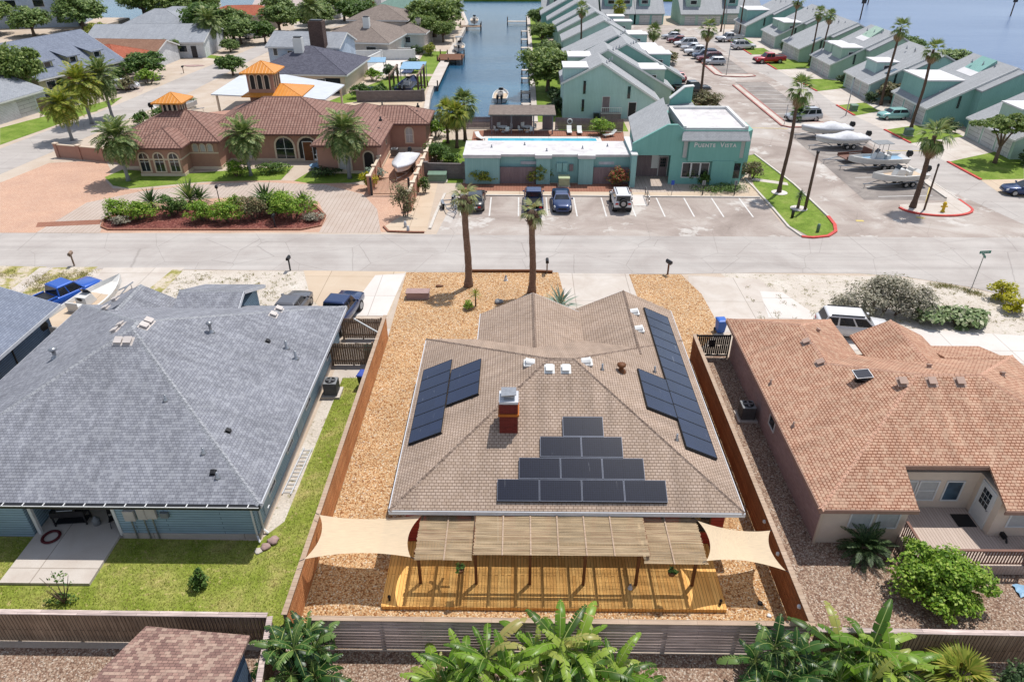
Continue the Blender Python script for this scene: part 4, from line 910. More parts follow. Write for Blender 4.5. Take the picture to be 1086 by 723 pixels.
t = thing('ceiling_fan', 'dark round paddle fan hanging below the left pergola roof', 'fan', (-2.9, 20.6, 1.9)); mb = MB().at(-2.9, 20.7, 1.9); mb.lathe([(.1, 0), (.12, .08), (.05, .12), (.02, .3)], 10)
for k in range(5): mb.at(-2.9, 20.7, 1.95, k*1.2566); mb.box(.1, .5, -.06, .06, -.01, .01)
mb.build('fan_blades', m_black, t)
def rock(name, lab, x, y, z, s, mat, sc=(1, 1, .6), cat='rock', n=10):
    t = MB(); rings = []; sd = random.random()*9
    for i in range(7):
        w = math.pi*i/6; rings.append([(x+s*sc[0]*(math.sin(w)+.02)*math.cos(2*math.pi*j/n)*(1+.2*math.sin(3*j+sd+i)), y+s*sc[1]*(math.sin(w)+.02)*math.sin(2*math.pi*j/n)*(1+.2*math.cos(2*j+sd)), z+s*sc[2]*(-math.cos(w)*.8+.6)) for j in range(n)])
    t.loft(rings); o = t.build(name, mat, None, True); tag(o, lab, cat); return o
def statue(lab, x, y, z, s=.3):
    t = thing('garden_ornament', lab, 'ornament', (x, y, z)); mb = MB().at(x, y, z); mb.lathe([(s*.5, 0), (s*.55, s*.15), (s*.3, s*.3), (s*.42, s*.6), (s*.3, s*.9), (s*.2, s*1.0)], 9); mb.build('base', m_white, t)
    mb = MB().at(x, y, z+s*1.0); mb.lathe([(s*.1, 0), (s*.26, s*.15), (s*.24, s*.35), (s*.05, s*.46)], 9); mb.build('head', m_grey, t)
statue('small white ornament on the golden deck beside a pergola post', 4.8, 20.15, .2, .2)
q = G(602.5/1, 297); statue('small pale urn on the tan gravel of the front yard', *G(536.5, 297.5), .32)
# loose timber in the right back corner
t = MB().at(9.55, 18.25, .1, rad(40), 0, rad(-8)); t.box(-.45, .45, -.04, .04, 0, .07); t.at(9.7, 18.35, .1, rad(-20)); t.box(-.2, .2, -.06, .06, 0, .1); tag(t.build('timber_offcut', m_wood), 'grey timber offcut on the gravel in the right back corner of the yard', 'timber')
rock('rock', 'dark stone on gravel near the right shade sail post', 10.2, 19.6, 0, .12, m_dark); rock('rock', 'white stone on gravel behind the right shade sail', 10.4, 19.0, 0, .1, m_white)
# ---- fences of the middle lot
def lights(t, xs, y, z, off):
    for x in xs: pass
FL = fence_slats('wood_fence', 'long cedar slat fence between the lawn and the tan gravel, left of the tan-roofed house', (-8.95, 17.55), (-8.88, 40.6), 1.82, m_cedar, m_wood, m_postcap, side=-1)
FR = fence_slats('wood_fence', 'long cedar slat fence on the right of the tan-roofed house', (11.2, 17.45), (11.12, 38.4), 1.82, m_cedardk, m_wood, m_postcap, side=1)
for i, (x, y, z) in enumerate([(11.1, 21.0, 1.45), (11.1, 18.3, 1.5), (11.1, 22.9, 1.4)]):
    t = thing('fence_light', ['round white lamp on the right cedar fence beside the shade sail', 'round white lamp on the right cedar fence at its near end', 'round white lamp on the right cedar fence behind the shade sail'][i], 'lamp', (x, y, z)); mb = MB().at(x, y, z); mb.lathe([(.03, -.06), (.09, -.04), (.1, .04), (.04, .1)], 10); mb.build('shade', m_white, t, True); mb = MB(); mb.box(x-.03, x+.04, y-.03, y+.03, z-.03, z+.03); mb.build('bracket', m_dark, t)
FB = fence_slats('wood_fence', 'weathered grey horizontal slat fence behind the golden deck', (-7.9, 17.35), (11.2, 17.3), 1.8, m_slatgrey, m_wood, m_postcap, gap=.03, sw=.14, side=-1)
fence_slats('wood_fence', 'brown upright board fence along the back of the left lawn', (-40, 17.62), (-9.7, 17.5), 1.75, m_wooddk, m_woodv, m_slatgrey, side=-1, board_v=True)
fence_slats('wood_fence', 'short board fence beside the brown shed, running toward the viewer', (-9.5, 17.4), (-8.9, 13.6), 1.7, m_woodv, m_wood, m_slatgrey, side=1, board_v=True)
fence_slats('wood_fence', 'dark grey board fence behind the brown gravel on the right', (11.35, 17.1), (30, 16.9), 1.75, m_wooddk, m_wood, m_slatgrey, side=-1, board_v=True)
# gate right (dark slats)
t = thing('garden_gate', 'dark louvred metal gate at the far end of the right cedar fence', 'gate', (12.3, 38.55, 0)); mb = MB(); mb.box(11.3, 11.38, 38.5, 38.6, 0, 1.75); mb.box(13.42, 13.5, 38.5, 38.6, 0, 1.75); mb.box(11.38, 13.42, 38.52, 38.58, .15, .25); mb.box(11.38, 13.42, 38.52, 38.58, 1.62, 1.72); mb.build('gate_frame', m_black, t)
mb = MB(); x = 11.46
while x < 13.4:
    z0 = .3+random.random()*.12; mb.box(x, x+.105, 38.535, 38.565, z0-.05, z0+.6); mb.box(x, x+.105, 38.535, 38.565, .98, 1.6); x += .13
mb.build('gate_slats', m_dark, t)
mb = MB(); mb.box(12.2, 12.55, 38.58, 38.62, .8, 1.3); mb.build('latch_plate', m_black, t)
def bin_(lab, x, y, mat, lidm, rz=0, s=1.0, loc=None):
    t = thing('wheelie_bin', lab, 'bin', (0, 0, 0)); mb = MB(); mb.loft([[(-.24, -.26, .08), (.24, -.26, .08), (.24, .26, .08), (-.24, .26, .08)], [(-.3, -.36, .95), (.3, -.36, .95), (.3, .33, .95), (-.3, .33, .95)]]); mb.build('bin_body', mat, t, bevel=.02)
    mb = MB(); mb.loft([[(-.32, -.4, .95), (.32, -.4, .95), (.32, .38, .95), (-.32, .38, .95)], [(-.3, -.37, 1.02), (.3, -.37, 1.02), (.3, .34, 1.02), (-.3, .34, 1.02)], [(-.2, -.25, 1.07), (.2, -.25, 1.07), (.2, .22, 1.07), (-.2, .22, 1.07)]]); mb.tube([(-.24, .42, .92), (.24, .42, .92)], .025, 6); mb.build('lid', lidm, t)
    for sx in (-1, 1):
        w = MB().at(sx*.26, .28, .12, 0, 0, rad(90)); w.lathe([(.12, -.03), (.12, .03)], 12); w.build('wheel', m_tyre, t)
    return place(t, (x, y, 0), rz)
P_bin_blue = paint('bin_blue', C(40, 110, 210), .1, 0, .5); P_bin_green = paint('bin_green', C(14, 120, 104), .1, 0, .5); P_bin_navy = paint('bin_navy', C(60, 90, 190), .1, 0, .5)
bin_('bright blue wheelie bin behind the dark louvred gate', *G2(763, 352), P_bin_blue, P_bin_blue, .1)
bin_('green wheelie bin between the two board gates left of the cedar fence', -9.6, 38.0, P_bin_green, P_bin_green, .3)
bin_('blue-lidded wheelie bin on the lawn beside the cedar fence', -9.35, 35.1, m_black, P_bin_navy, -.2)
# front yard details
t = MB(); t.box(-8.35, -6.7, 46.2, 46.9, 0, .5); t.box(-8.4, -6.65, 46.15, 46.95, .5, .58); tag(t.build('planter_box', m_mauvebrick), 'low brick planter box on the tan gravel near the left palm', 'planter')
def mailbox(lab, x, y, mat, postmat, style=0, rz=0):
    t = thing('mailbox', lab, 'mailbox', (x, y, 0)); mb = MB().at(x, y, 0, rz); mb.box(-.05, .05, -.05, .05, -.05, 1.0)
    if style == 0: mb.box(-.05, .05, -.25, .25, .92, 1.0)
    mb.build('post', postmat, t)
    mb = MB().at(x, y, 1.0, rz); r = []
    for yy in (-.28, .28):
        r.append([(-.12, yy, 0), (.12, yy, 0)]+[(.12*math.cos(math.pi*k/6), yy, .14+.12*math.sin(math.pi*k/6)) for k in range(7)])
    mb.loft(r); mb.build('box', mat, t)
    return t
mailbox('brown mailbox on a wooden post at the far left kerb', *G2(79, 282), m_wood, m_wood, 0, .2)
mailbox('black mailbox on a dark post in front of the sand verge', *G2(308, 287), m_black, m_dark, 1)
mailbox('small dark mailbox between the two tan gravel beds', *G2(580, 290), m_black, m_wood, 1)
mailbox('dark mailbox on a timber post at the front of the right gravel bed', *G2(708, 291), m_dark, m_brownwood, 0, .5)
rock('rock', 'dark rock among shrubs at the gable of the tan-roofed house', *G2(529, 321), .0, .32, m_grey)
rock('rock', 'small flat dark rock on gravel left of the palm', *G2(466, 304), .0, .22, m_brownwood, (1.4, .8, .5))
# ================================================================ grey-roofed house on the left
H1 = thing('house', 'single-storey house with grey shingle hip roof and sage-blue siding, on the left', 'house', (-20, 31, 0))
EZ1, K1 = 2.65, .44
mb = MB(); mb.prism([(-28, 22.95), (-22.4, 22.95), (-22.4, 26.3), (-18.3, 26.3), (-18.3, 22.95), (-11.9, 22.95), (-11.9, 39.9), (-28, 39.9)], 0, EZ1+.12)
mb.box(-26.6, -22.3, 39.9, 40.3, 0, EZ1+.1); mb.box(-21.4, -18.0, 39.9, 42.9, 0, EZ1+.05)
mb.build('wall', m_gsiding, H1)
mb = MB(); mb.box(-11.91, -11.86, 22.9, 40, 0, .35); mb.box(-18.25, -11.9, 22.9, 22.955, 0, .3); mb.build('plinth', m_conc, H1)
mb = MB(); mb.prism([(-28.1, 22.9), (-11.8, 22.9), (-11.8, 39.9), (-28.1, 39.9)], EZ1+.121, EZ1+.15); mb.build('soffit', m_white, H1)
R1 = Roof(); R1.hip(-28.6, -11.3, 22.45, 40.4, EZ1, K1); R1.gabley(-27.3, -21.7, 31, 40.6, EZ1+.003, .5); R1.gablex(-21.7, -17.6, 36.4, 43.4, EZ1+.004, .39)
R1.eave = [((-11.3, 22.5, EZ1), (-11.3, 40.4, EZ1)), ((-18, 40.4, EZ1), (-11.35, 40.4, EZ1)), ((-28.6, 22.5, EZ1), (-28.6, 40.4, EZ1)), ((-17.6, 39.9, EZ1+1.36), (-17.6, 43.4, EZ1)), ((-17.6, 36.5, EZ1), (-17.6, 39.9, EZ1+1.36)), ((-21.7, 43.4, EZ1), (-17.6, 43.4, EZ1))]
roof1 = R1.build(H1, m_rgrey, m_rgreycap, m_gutter, capw=.34)
mb = MB(); mb.box(-28.6, -11.3, 22.28, 22.44, EZ1-.2, EZ1-.03); g1 = mb.build('gutter', m_black, H1)
mb = MB()
for i in range(20): mb.box(-28+.9*i, -27.96+.9*i, 22.26, 22.45, EZ1-.03, EZ1+.0)
mb.box(-28.6, -11.3, 22.255, 22.28, EZ1-.06, EZ1-.02); mb.build('gutter_strap', m_white, g1)
zn1 = lambda y: EZ1+K1*(y-22.45)
zr1 = lambda x: EZ1+K1*(-11.3-x)
zl1 = lambda x: EZ1+K1*(x+28.6)
m_ventw = plain('vent_pale', C(222, 212, 206), .5, .08)
def onpl(px_, py_, P, n):
    a = Vector(_ray(px_, py_)); o = Vector((0, 0, CAM_H)); n = Vector(n); t = n.dot(Vector(P)-o)/n.dot(a); return o+a*t
PN1 = (Vector((-20, 22.45, EZ1)), (0, -K1, 1)); PR1 = (Vector((-11.3, 30, EZ1)), (K1, 0, 1)); PL1 = (Vector((-28.6, 30, EZ1)), (-K1, 0, 1))
for q in [(126, 362), (136, 362)]: vent_box(roof1, onpl(*q, *PN1), PN1[1], m_ventw, .36)
for q in [(153, 346), (158, 341)]: vent_box(roof1, onpl(*q, *PR1), PR1[1], m_ventw, .36)
for q in [(122, 351), (128, 345), (112, 327), (122, 318)]: vent_box(roof1, onpl(*q, *PL1), PL1[1], m_ventw, .34)
for q in [(290, 334), (296, 328)]: vent_box(roof1, onpl(*q, *PR1), PR1[1], m_ventw, .34)
for q in [(176, 424), (216, 480), (231, 506)]: vent_pipe(roof1, onpl(*q, *PN1), m_steel, .06, .3)
for q in [(242, 457), (284, 362), (226, 501)]: vent_box(roof1, onpl(*q, *(PN1 if q[0] == 226 else PR1)), PR1[1] if q[0] != 226 else PN1[1], m_black, .2, .12)
for q in [(224, 352), (304, 369), (314, 380)]: vent_pipe(roof1, onpl(*q, *PR1), m_steel, .08, .5, 'vent_pipe', q[0] == 224)
vent_pipe(roof1, onpl(59, 379, *PL1), m_steel, .1, .45, 'vent_pipe', True)
mb = MB(); mb.box(-22.2, -22.06, 22.95, 23.09, .15, EZ1+.1); mb.build('patio_post', m_white, H1)
mb = MB(); mb.box(-18.36, -18.22, 22.9, 23.02, .15, EZ1+.1); mb.build('corner_board', m_white, H1)
mb = MB(); mb.tube([(-12.0, 22.6, 2.5), (-11.98, 22.86, 2.2), (-11.98, 22.86, .3), (-11.8, 22.6, .12)], .05, 6); mb.build('downspout', m_white, H1)
mb = MB(); mb.tube([(-11.5, 23.3, 2.5), (-11.84, 23.3, 2.2), (-11.84, 23.3, .25), (-11.6, 23.2, .1)], .05, 6); mb.build('downspout', m_white, H1)
for y in (25.2, 28.3, 32.0, 37): win(H1, (-11.9, y, .9), (0, 1, 0), 1.1, 1.3)
for y, x in ((24.4, 0), (30.2, 0)):
    mb = MB(); mb.box(-11.9, -11.86, y-.5, y+.5, .5, 2.45); mb.build('sunlit_patch', m_white if y < 0 else plain('sunlit_wall_tone', C(176, 196, 208), .6), H1)  # pale raised panels imitate sunlit patches between shadows on the side wall
mb = MB(); mb.box(-14.9, -13.3, 22.92, 22.95, 2.3, 2.42); mb.build('window_head', m_white, H1)
for x, z, w, h in ((-17.55, 1.2, .5, .6), (-16.95, 1.3, .42, .75), (-16.55, 1.35, .5, .85), (-15.95, 1.4, .36, .3)):
    mb = MB(); mb.box(x-w/2, x+w/2, 22.78, 22.94, z, z+h); b = mb.build('meter_box', m_ventw if z < 1.4 else m_grey, H1, bevel=.02)
    if z < 1.38:
        c = MB(); c.tube([(x, 22.85, z), (x, 22.85, .05)], .035, 6); c.build('conduit', m_steel, b)
door(H1, (-20.6, 26.3, .15), (1, 0, 0), .95, 2.05, m_white, True); win(H1, (-19.2, 26.3, .7), (1, 0, 0), 1.1, 1.2)
mb = MB(); mb.box(-22.35, -18.42, 20.2, 26.3, 0, .15); struct(mb.build('patio_slab', m_conc))
def grill(lab, x, y, z, rz=0):
    t = thing('barbecue_grill', lab, 'grill', (x, y, z)); mb = MB().at(x, y, z, rz); mb.box(-.75, .75, -.28, .28, .55, .86)
    for sx in (-.7, .7):
        for sy in (-.24, .24): mb.box(sx-.03, sx+.03, sy-.03, sy+.03, 0, .55)
    mb.box(-.7, .7, -.24, .24, .12, .16); mb.build('cart', m_dark, t)
    mb = MB().at(x, y, z, rz); r = []
    for xx in (-.42, .42): r.append([(xx, -.27, .86)]+[(xx, -.27*math.cos(math.pi*k/6), .87+.32*math.sin(math.pi*k/6)) for k in range(7)]+[(xx, .27, .86)])
    mb.loft(r); mb.build('hood', m_black, t, bevel=.02)
    mb = MB().at(x, y, z, rz); mb.tube([(-.35, -.3, 1.0), (.35, -.3, 1.0)], .02, 6); mb.build('handle', m_steel, t)
grill('dark barbecue grill on the shaded patio of the grey-roofed house', -21.0, 23.75, .15, .1)
t = MB().at(-19.8, 23.6, .15); t.lathe([(.12, 0), (.17, .03), (.18, .3), (.12, .4), (.05, .42), (.06, .5)], 12); tag(t.build('gas_cylinder', m_grey, None, True), 'grey gas cylinder beside the barbecue grill', 'gas cylinder')
t = MB().at(-21.5, 22.75, .19); t.loft([[((.36+.07*math.cos(w))*math.cos(a), (.36+.07*math.cos(w))*math.sin(a), .05*math.sin(w)+.02) for w in [6.283*k/8 for k in range(8)]] for a in [6.283*i/28 for i in range(29)]], False); tag(t.build('hose_ring', plain('dark_red_rubber', C(98, 34, 40), .6), None, True), 'coiled dark red hose lying on the concrete patio', 'hose')
t = thing('folding_chair', 'dark folding chair at the right edge of the shaded patio', 'chair', (-18.9, 23.6, .15)); mb = MB().at(-18.9, 23.6, .15, .5); mb.box(-.22, .22, -.2, .2, .42, .45); mb.build('seat', m_black, t); mb = MB().at(-18.9, 23.6, .15, .5)
for sx in (-.22, .22): mb.tube([(sx, -.22, 0), (sx, .2, .44), (sx, .3, .9)], .018, 5); mb.tube([(sx, .24, 0), (sx, -.2, .44)], .018, 5)
mb.build('chair_frame', m_dark, t); mb = MB().at(-18.9, 23.6, .15, .5); mb.box(-.2, .2, .22, .26, .55, .85); mb.build('backrest', m_black, t)
t = thing('patio_table', 'low wooden side table at the back of the shaded patio', 'table', (-20.0, 25.4, .15)); mb = MB(); mb.box(-20.6, -19.4, 25.1, 25.7, .55, .6); mb.build('table_top', m_brownwood, t); mb = MB()
for sx in (-20.5, -19.5):
    for sy in (25.15, 25.65): mb.box(sx-.03, sx+.03, sy-.03, sy+.03, .15, .55)
mb.build('leg', m_brownwood, t)
def acunit(lab, x, y, pad=.15):
    t = thing('air_conditioner', lab, 'air conditioner', (x, y, 0)); mb = MB(); mb.box(x-.55, x+.55, y-.55, y+.55, 0, pad); mb.build('pad', m_conc, t)
    mb = MB(); mb.box(x-.38, x+.38, y-.38, y+.38, pad, pad+.85); c = mb.build('cabinet', m_grey, t, bevel=.03)
    mb = MB()
    for k in range(11): z = pad+.08+.068*k; mb.box(x-.395, x+.395, y-.395, y+.395, z, z+.028)
    mb.build('louvre', m_dark, c)
    mb = MB().at(x, y, pad+.855); mb.lathe([(.3, 0), (.31, .03), (.29, .035)], 16); f = mb.build('fan_guard', m_black, t)
    mb = MB().at(x, y, pad+.89)
    for k in range(4): mb.at(x, y, pad+.893, k*1.57); mb.box(.03, .26, -.05, .05, -.004, .008)
    mb.at(x, y, pad+.9); mb.lathe([(.06, -.01), (.06, .02)], 10); mb.build('fan_blades', m_steel, f); return t
acunit('grey air conditioner on a concrete pad beside the left lawn', -11.15, 34.3); acunit('grey air conditioner on the brown gravel beside the mauve brick wall', 13.0, 32.3, .1)
def gate_b(name, lab, x0, x1, y, h, mat, lean=0):
    t = thing(name, lab, 'gate', ((x0+x1)/2, y, 0)); mb = MB(); x = x0
    while x < x1-.05: mb.box(x, x+.13, y, y+.02, .06, h*random.uniform(.98, 1.01)); x += .145
    mb.build('pickets', mat, t); mb = MB(); mb.box(x0, x1, y-.05, y-.003, .3, .4); mb.box(x0, x1, y-.05, y-.003, h-.35, h-.25); mb.box(x0, x0+.1, y-.06, y+.03, 0, h+.1); mb.box(x1-.1, x1, y-.06, y+.03, 0, h+.1); mb.box((x0+x1)/2-.05, (x0+x1)/2+.05, y-.055, y-.002, 0, h)
    mb.build('gate_frame', m_wooddk, t)
gate_b('board_gate', 'dark weathered board gate nearer to the air conditioner', -11.85, -9.1, 37.4, 1.65, m_wooddk); gate_b('board_gate', 'light brown board gate behind the green wheelie bin', -11.85, -9.1, 40.6, 1.6, m_woodv)
t = thing('pipe', 'white pipe leaning across the top of the light brown board gate', 'pipe', (-10, 39.6, 1)); mb = MB(); mb.tube([(-10.9, 40.4, 1.7), (-9.05, 38.9, 1.55)], .05, 7); mb.build('pipe_body', m_white, t)
t = thing('ladder', 'pale aluminium ladder lying on the ground beside the grey-roofed house', 'ladder', (-11.4, 27.5, 0)); mb = MB().at(-11.4, 27.5, .05, rad(-3))
mb.box(-.24, -.19, -1.75, 1.75, 0, .07); mb.box(.19, .24, -1.75, 1.75, 0, .07); mb.build('side_rail', m_gutter, t)
for k in range(12): mb = MB().at(-11.4, 27.5, .05, rad(-3)); mb.tube([(-.19, -1.6+.29*k, .035), (.19, -1.6+.29*k, .035)], .02, 5); mb.build('rung', m_gutter, t)
for i, (x, y, s) in enumerate([(-11.5, 22.4, .22), (-11.25, 22.75, .26), (-11.75, 22.2, .2)]): rock('rock', ['reddish rock at the corner under the downspout', 'larger reddish rock at the house corner on the lawn', 'flat pale rock at the house corner on the lawn'][i], x, y, 0, s, m_mauvebrick if i < 2 else m_conc, (1, 1, .6 if i < 2 else .3))
# ================================================================ blue-walled house at the left edge
H2 = thing('house', 'blue-walled house with blue-grey shingle roof at the left edge, beside the boat', 'house', (-38, 33, 0))
mb = MB(); mb.box(-46, -30.9, 18, 40.0, 0, 2.75); mb.build('wall', m_bsiding, H2)
R2 = Roof(); R2.pl = [[(-30.15, 17.5, 2.7), (-30.15, 40.4, 2.7), (-38.2, 40.4, 5.6), (-38.2, 17.5, 5.6)], [(-46.3, 17.5, 2.7), (-38.2, 17.5, 5.6), (-38.2, 40.4, 5.6), (-46.3, 40.4, 2.7)]]; R2.cap = [((-38.2, 17.5, 5.6), (-38.2, 40.4, 5.6))]; R2.eave = [((-30.15, 17.5, 2.7), (-30.15, 40.4, 2.7)), ((-38.2, 40.4, 5.6), (-30.2, 40.4, 2.7))]
R2.build(H2, m_rblue, m_rblue, m_gutter)
mb = MB()
for y in (27, 31.5, 36): mb.box(-30.9, -30.84, y-.04, y+.04, 0, 2.7)
mb.build('batten', m_black, H2)
t = thing('kayak', 'white and blue kayak lying in the alley between the two left houses', 'kayak', (-29.5, 38, 0)); mb = MB(); L = []
for i in range(9):
    s = i/8; w = .33*math.sin(math.pi*min(1, max(.04, s)))**.6 if 0 < s < 1 else .02; y = 36.6+3.4*s; L.append([(-29.6-w, y, .2), (-29.6, y, .08), (-29.6+w, y, .2), (-29.6+w*.7, y, .3), (-29.6-w*.7, y, .3)])
mb.loft(L); mb.build('hull', m_gel, t, True); mb = MB(); mb.box(-29.8, -29.4, 38, 38.9, .29, .32); mb.build('cockpit', m_navy, t)
# ================================================================ shed with mixed brown shingles
H3 = thing('garden_shed', 'small shed with mixed brown shingle roof at the bottom left', 'shed', (-12.1, 14.8, 0))
mb = MB(); mb.box(-14.1, -10.0, 12.2, 15.9, 0, 2.1); mb.build('wall', m_bsiding, H3)
RS = Roof(); RS.pl = [[(-14.45, 14.2, 2.62), (-9.7, 14.1, 2.62), (-9.78, 16.25, 2.25), (-13.75, 16.6, 2.25)], [(-14.45, 14.2, 2.62), (-14.45, 11.8, 2.2), (-9.7, 11.8, 2.2), (-9.7, 14.1, 2.62)]]; RS.cap = []; RS.build(H3, m_rshed, None, None)
t = thing('metal_roof_shed', 'grey flat metal roof edge at the bottom left of centre', 'shed', (-7, 13.2, 0)); mb = MB(); mb.box(-8.2, -4.6, 11.8, 14.55, 1.9, 2.0); mb.build('roof', m_steel, t); mb = MB(); mb.box(-8, -4.8, 11.9, 14.3, 0, 1.9); mb.build('wall', m_grey, t)
# ================================================================ terracotta-roofed house on the right
H4 = thing('house', 'single-storey house with terracotta shingle roof and mauve brick walls, on the right', 'house', (20, 30, 0))
EZ4, K4 = 2.6, .46
mb = MB(); mb.prism([(13.7, 23.0), (17.45, 23.0), (17.45, 24.75), (21.35, 24.75), (21.35, 23.0), (28.3, 23.0), (28.3, 34.5), (19.3, 34.5), (19.3, 38.6), (13.7, 38.6)], 0, EZ4+.15); mb.build('wall', m_beige, H4)
mb = MB(); mb.box(13.62, 13.695, 22.95, 38.6, 0, EZ4+.1); mb.build('brick_facing', m_mauvebrick, H4)
R4 = Roof()
R4.hip(13.2, 28.8, 22.5, 35.0, EZ4, K4); R4.hip(13.2+.001, 19.75, 26, 39.1, EZ4+.002, K4); z4 = R4.gabley(19.9, 24.2, 31, 36.6, EZ4+.35, .5); R4.gablex(24, 27.4, 31.5, 36.0, EZ4+.003, .3)
A4 = (19.45, 28.75, 5.475); B4 = (22.55, 28.75, 5.475); W4 = (16.475, 31.73, 4.11); V4 = (16.475, 35.82, 4.11)
R4.cap = [((13.2, 22.5, EZ4), A4), (A4, B4), ((28.8, 22.5, EZ4), B4), ((28.8, 35, EZ4), B4), (W4, A4), (W4, V4), ((13.2, 39.1, EZ4), V4), ((19.75, 39.1, EZ4), V4), ((22.05, 32.0, z4), (22.05, 36.6, z4))]
# rear alcove: the near plane is notched above the deck, and its far part hangs from the same plane
zz = lambda y: EZ4+K4*(y-22.5)
R4.pl[0] = [(13.2, 22.5, EZ4), (17.45, 22.5, EZ4), (17.45, 24.4, zz(24.4)), (21.25, 24.4, zz(24.4)), (21.25, 22.5, EZ4), (28.8, 22.5, EZ4), (22.55, 28.75, zz(28.75)), (19.45, 28.75, zz(28.75))]
R4.eave = [((13.2, 22.5, EZ4), (17.45, 22.5, EZ4)), ((21.25, 22.5, EZ4), (28.8, 22.5, EZ4)), ((13.2, 22.5, EZ4), (13.2, 39.1, EZ4)), ((13.2, 39.1, EZ4), (19.7, 39.1, EZ4)), ((19.75, 36, EZ4), (19.75, 39.1, EZ4)), ((28.8, 22.5, EZ4), (28.8, 35, EZ4)), ((17.46, 24.4, zz(24.4)), (21.24, 24.4, zz(24.4)))]
mb0 = R4; roof4 = R4.build(H4, m_rred, m_rredcap, plain('brown_gutter', C(176, 140, 124), .5), gut=.07)
PN4 = (Vector((20, 22.5, EZ4)), (0, -K4, 1)); PL4 = (Vector((13.2, 30, EZ4)), (-K4, 0, 1))
m_ventt = plain('vent_tan', C(190, 160, 144), .6, .1)
for q in [(957, 405), (988, 405), (1018, 405)]: vent_box(roof4, onpl(*q, *PN4), PN4[1], m_ventt, .36)
for q in [(855, 363), (870, 385)]: vent_box(roof4, onpl(*q, *PL4), PL4[1], m_ventt, .36)
for q in [(817, 407), (841, 452)]: vent_pipe(roof4, onpl(*q, *PL4), m_ventt, .05, .3)
q = onpl(913, 402, *PL4); fanb = MB().at(*q); fanb.lathe([(.3, -.2), (.28, .12), (.36, .14), (.36, .2)], 14); f4 = fanb.build('attic_fan', m_black, roof4, True)
fanb = MB().at(q.x, q.y, q.z+.32, .15, rad(12)); fanb.box(-.42, .42, -.28, .28, 0, .03); fanb.build('solar_panel', m_pv, f4); fanb = MB().at(q.x, q.y, q.z+.32, .15, rad(12)); fanb.box(-.45, -.42, -.3, .3, -.01, .035); fanb.box(.42, .45, -.3, .3, -.01, .035); fanb.box(-.42, .42, .28, .3, -.01, .035); fanb.box(-.42, .42, -.3, -.28, -.01, .035); fanb.build('frame', m_steel, f4)
for x, y in ((21.2, 30.6), (24.8, 30.2), (26, 29.5), (17.6, 36)): vent_box(roof4, (x, y, EZ4+K4*min(35-y, 28.8-x, 9) if x > 20 else EZ4+K4*2.1), (0, K4, 1) if x > 20 else (K4, 0, 1), m_ventt, .2, .2)
win(H4, (15.4, 23.0, .95), (1, 0, 0), 1.05, 1.2, m_white, m_blind); win(H4, (16.6, 23.0, .95), (1, 0, 0), 1.05, 1.2, m_white, m_blind)
win(H4, (18.15, 24.75, 1.0), (1, 0, 0), .95, 1.25, m_white, m_blind); win(H4, (19.15, 24.75, 1.0), (1, 0, 0), .95, 1.25, m_white, m_blind, bars=(0, 1)); win(H4, (20.35, 24.75, 1.0), (1, 0, 0), .85, 1.25, m_white, m_glassb)
door(H4, (21.35, 23.9, .55), (0, -1, 0), .95, 2.03, m_white, True); win(H4, (22.6, 23.0, 1.1), (1, 0, 0), 1.3, 1.1, m_white, m_blind)
win(H4, (13.62, 30.1, 1.0), (0, -1, 0), .9, 1.1)
mb = MB(); mb.box(21.9, 22.05, 22.7, 23.0, .62, .8); mb.tube([(21.95, 22.9, .75), (21.95, 22.6, .75), (21.95, 22.5, .6)], .05, 6); mb.build('dryer_vent', m_black, H4)
mb = MB(); mb.box(13.55, 13.68, 22.92, 23.02, 0, EZ4); mb.build('corner_trim', m_cream, H4)
D4 = thing('wooden_deck', 'pale plank deck with brown railing behind the terracotta-roofed house', 'deck', (20, 22.8, 0))
mb = MB(); mb.prism([(17.4, 21.25), (23.4, 21.25), (23.4, 22.98), (21.33, 22.98), (21.33, 24.73), (17.47, 24.73), (17.4, 23)], .45, .55); mb.build('planks', m_deckgrey, D4)
mb = MB(); mb.box(17.4, 23.4, 21.2, 21.245, .05, .56); mb.box(17.35, 17.395, 21.2, 22.98, .05, .56); mb.build('skirt', m_deckgrey, D4)
def rail(par, a, b, z, h=.95, sp=.13, mat=None):
    mb = MB(); a = Vector((a[0], a[1], z)); b = Vector((b[0], b[1], z)); d = b-a; L = d.length; mb.frame(a, d, UP) if 0 else mb.frame(a, d, (-d.y, d.x, 0))
    mb.box(0, L, -.06, .06, h-.05, h); mb.box(0, L, -.02, .02, .1, .16)
    k = max(1, int(L/sp))
    for i in range(k+1): x = L*i/k; mb.box(x-.02, x+.02, -.019, .019, .0 if i in (0, k) else .16, h-.05)
    return mb.build('railing', mat or m_rail, par)
rail(D4, (17.45, 22.9), (17.45, 21.3), .55); rail(D4, (17.45, 21.27), (22.0, 21.27), .55); rail(D4, (22.0, 21.27), (22.7, 22.2), .55); rail(D4, (22.6, 21.27), (23.4, 21.27), .55)
t = MB(); t.box(20.35, 21.2, 23.5, 24.3, .552, .57); tag(t.build('doormat', m_black), 'black doormat on the pale deck in front of the white door', 'mat')
t = MB(); r = []
for j in range(5): r.append([(21.3+.22*i+.05*math.sin(3*j+i), 20.0+.16*j+.08*math.sin(2*i), .04+.08*abs(math.sin(2.3*i+1.7*j))) for i in range(5)])
t.loft(r, False, False); tag(t.build('plastic_sheet', m_lblue), 'crumpled pale blue plastic sheet on gravel below the pale deck', 'sheet')
